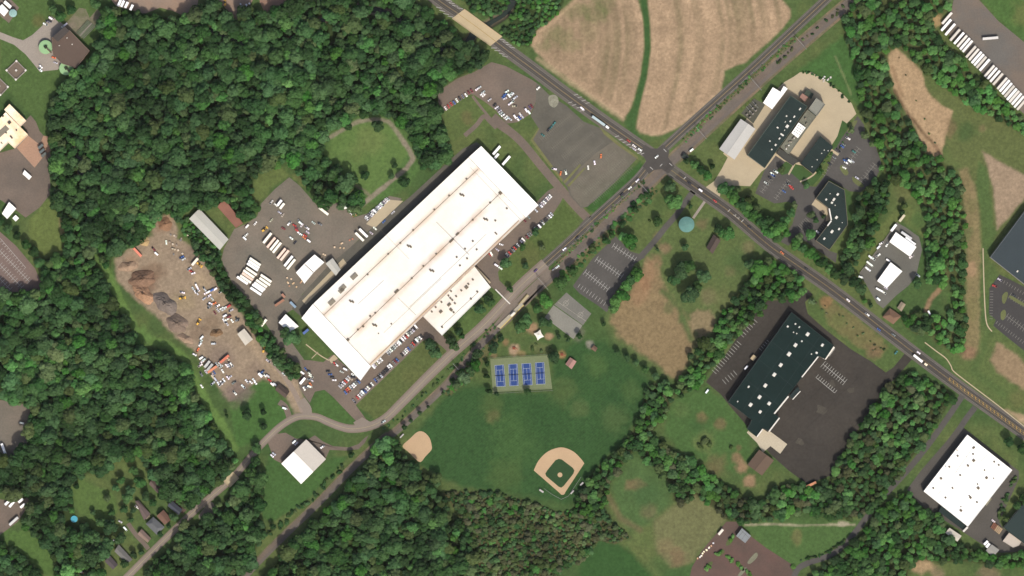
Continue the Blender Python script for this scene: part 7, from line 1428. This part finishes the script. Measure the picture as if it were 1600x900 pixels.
scatter('factory_yard', 'dark hedge trees between depot and scrap yard', 'deep', 7.5, 5, 9, .85)
scatter('railside_a', 'continuous green scrub between the railway and the park lot', 's_green', 6.0, 2.5, 7, 1, name='thicket', cat='thicket')
scatter('railside_b', 'green scrub between the railway and the tennis courts', 's_green', 6.0, 2.5, 7, 1, name='thicket', cat='thicket')
scatter('railside_c', 'low brown and green weeds between side road and railway below the junction', 's_mix', 3.6, 1.6, 3.6, 1, name='weeds', cat='weeds')
scatter('railside_d', 'low brown and green weeds between side road and railway above the junction', 's_mix', 3.8, 1.6, 3.6, 1, name='weeds', cat='weeds')
scatter('yard_hedge', 'dark hedge trees beside the depot entrance', 'deep', 7.5, 5, 9, .8)
scatter('depot', 'green bushes beside the long pale shed', 's_green', 5.5, 4, 7, 1, name='thicket', cat='thicket')

# ================================================================== LABELS OF LOOK-ALIKES
ORD = ['second', 'third', 'fourth', 'fifth', 'sixth', 'seventh', 'eighth', 'ninth', 'tenth', 'eleventh', 'twelfth', 'thirteenth', 'fourteenth', 'fifteenth', 'sixteenth', 'seventeenth', 'eighteenth', 'nineteenth', 'twentieth']
for lab, obs in BASE.items():
    n = len(obs)
    if n < 2 or n > 20: continue
    xs = [o.location.x for o in obs]; ys = [o.location.y for o in obs]; hor = max(xs) - min(xs) >= max(ys) - min(ys)
    obs = sorted(obs, key=lambda o: o.location.x if hor else -o.location.y); a, b = ('left', 'right') if hor else ('top', 'bottom')
    for i, o in enumerate(obs):
        o['label'] = lab + ', ' + (f'{a}most' if i == 0 else f'{b}most' if i == n - 1 else f'{ORD[i - 1]} from {a}')
print('vehicles', NC[0], 'trees', TREES[0])

# ================================================================== AIR between the ground and the high viewpoint
hz = bpy.data.materials.new('air_haze'); hz.use_nodes = True
for n_ in list(hz.node_tree.nodes):
    if n_.type == 'BSDF_PRINCIPLED': hz.node_tree.nodes.remove(n_)
pv = hz.node_tree.nodes.new('ShaderNodeVolumePrincipled'); pv.inputs['Density'].default_value = 0.012 / CAM_H; pv.inputs['Color'].default_value = (.95, .95, .95, 1)
hz.node_tree.links.new(pv.outputs[0], hz.node_tree.nodes['Material Output'].inputs['Volume'])
m = MB(); m.box((0, 0, (CAM_H + 40 - 6) / 2), (16000, 16000, CAM_H + 40 + 6)); hb = m.build('haze', hz); hb['kind'] = 'stuff'; hb['label'] = 'thin pale haze over the whole town'; hb['category'] = 'haze'
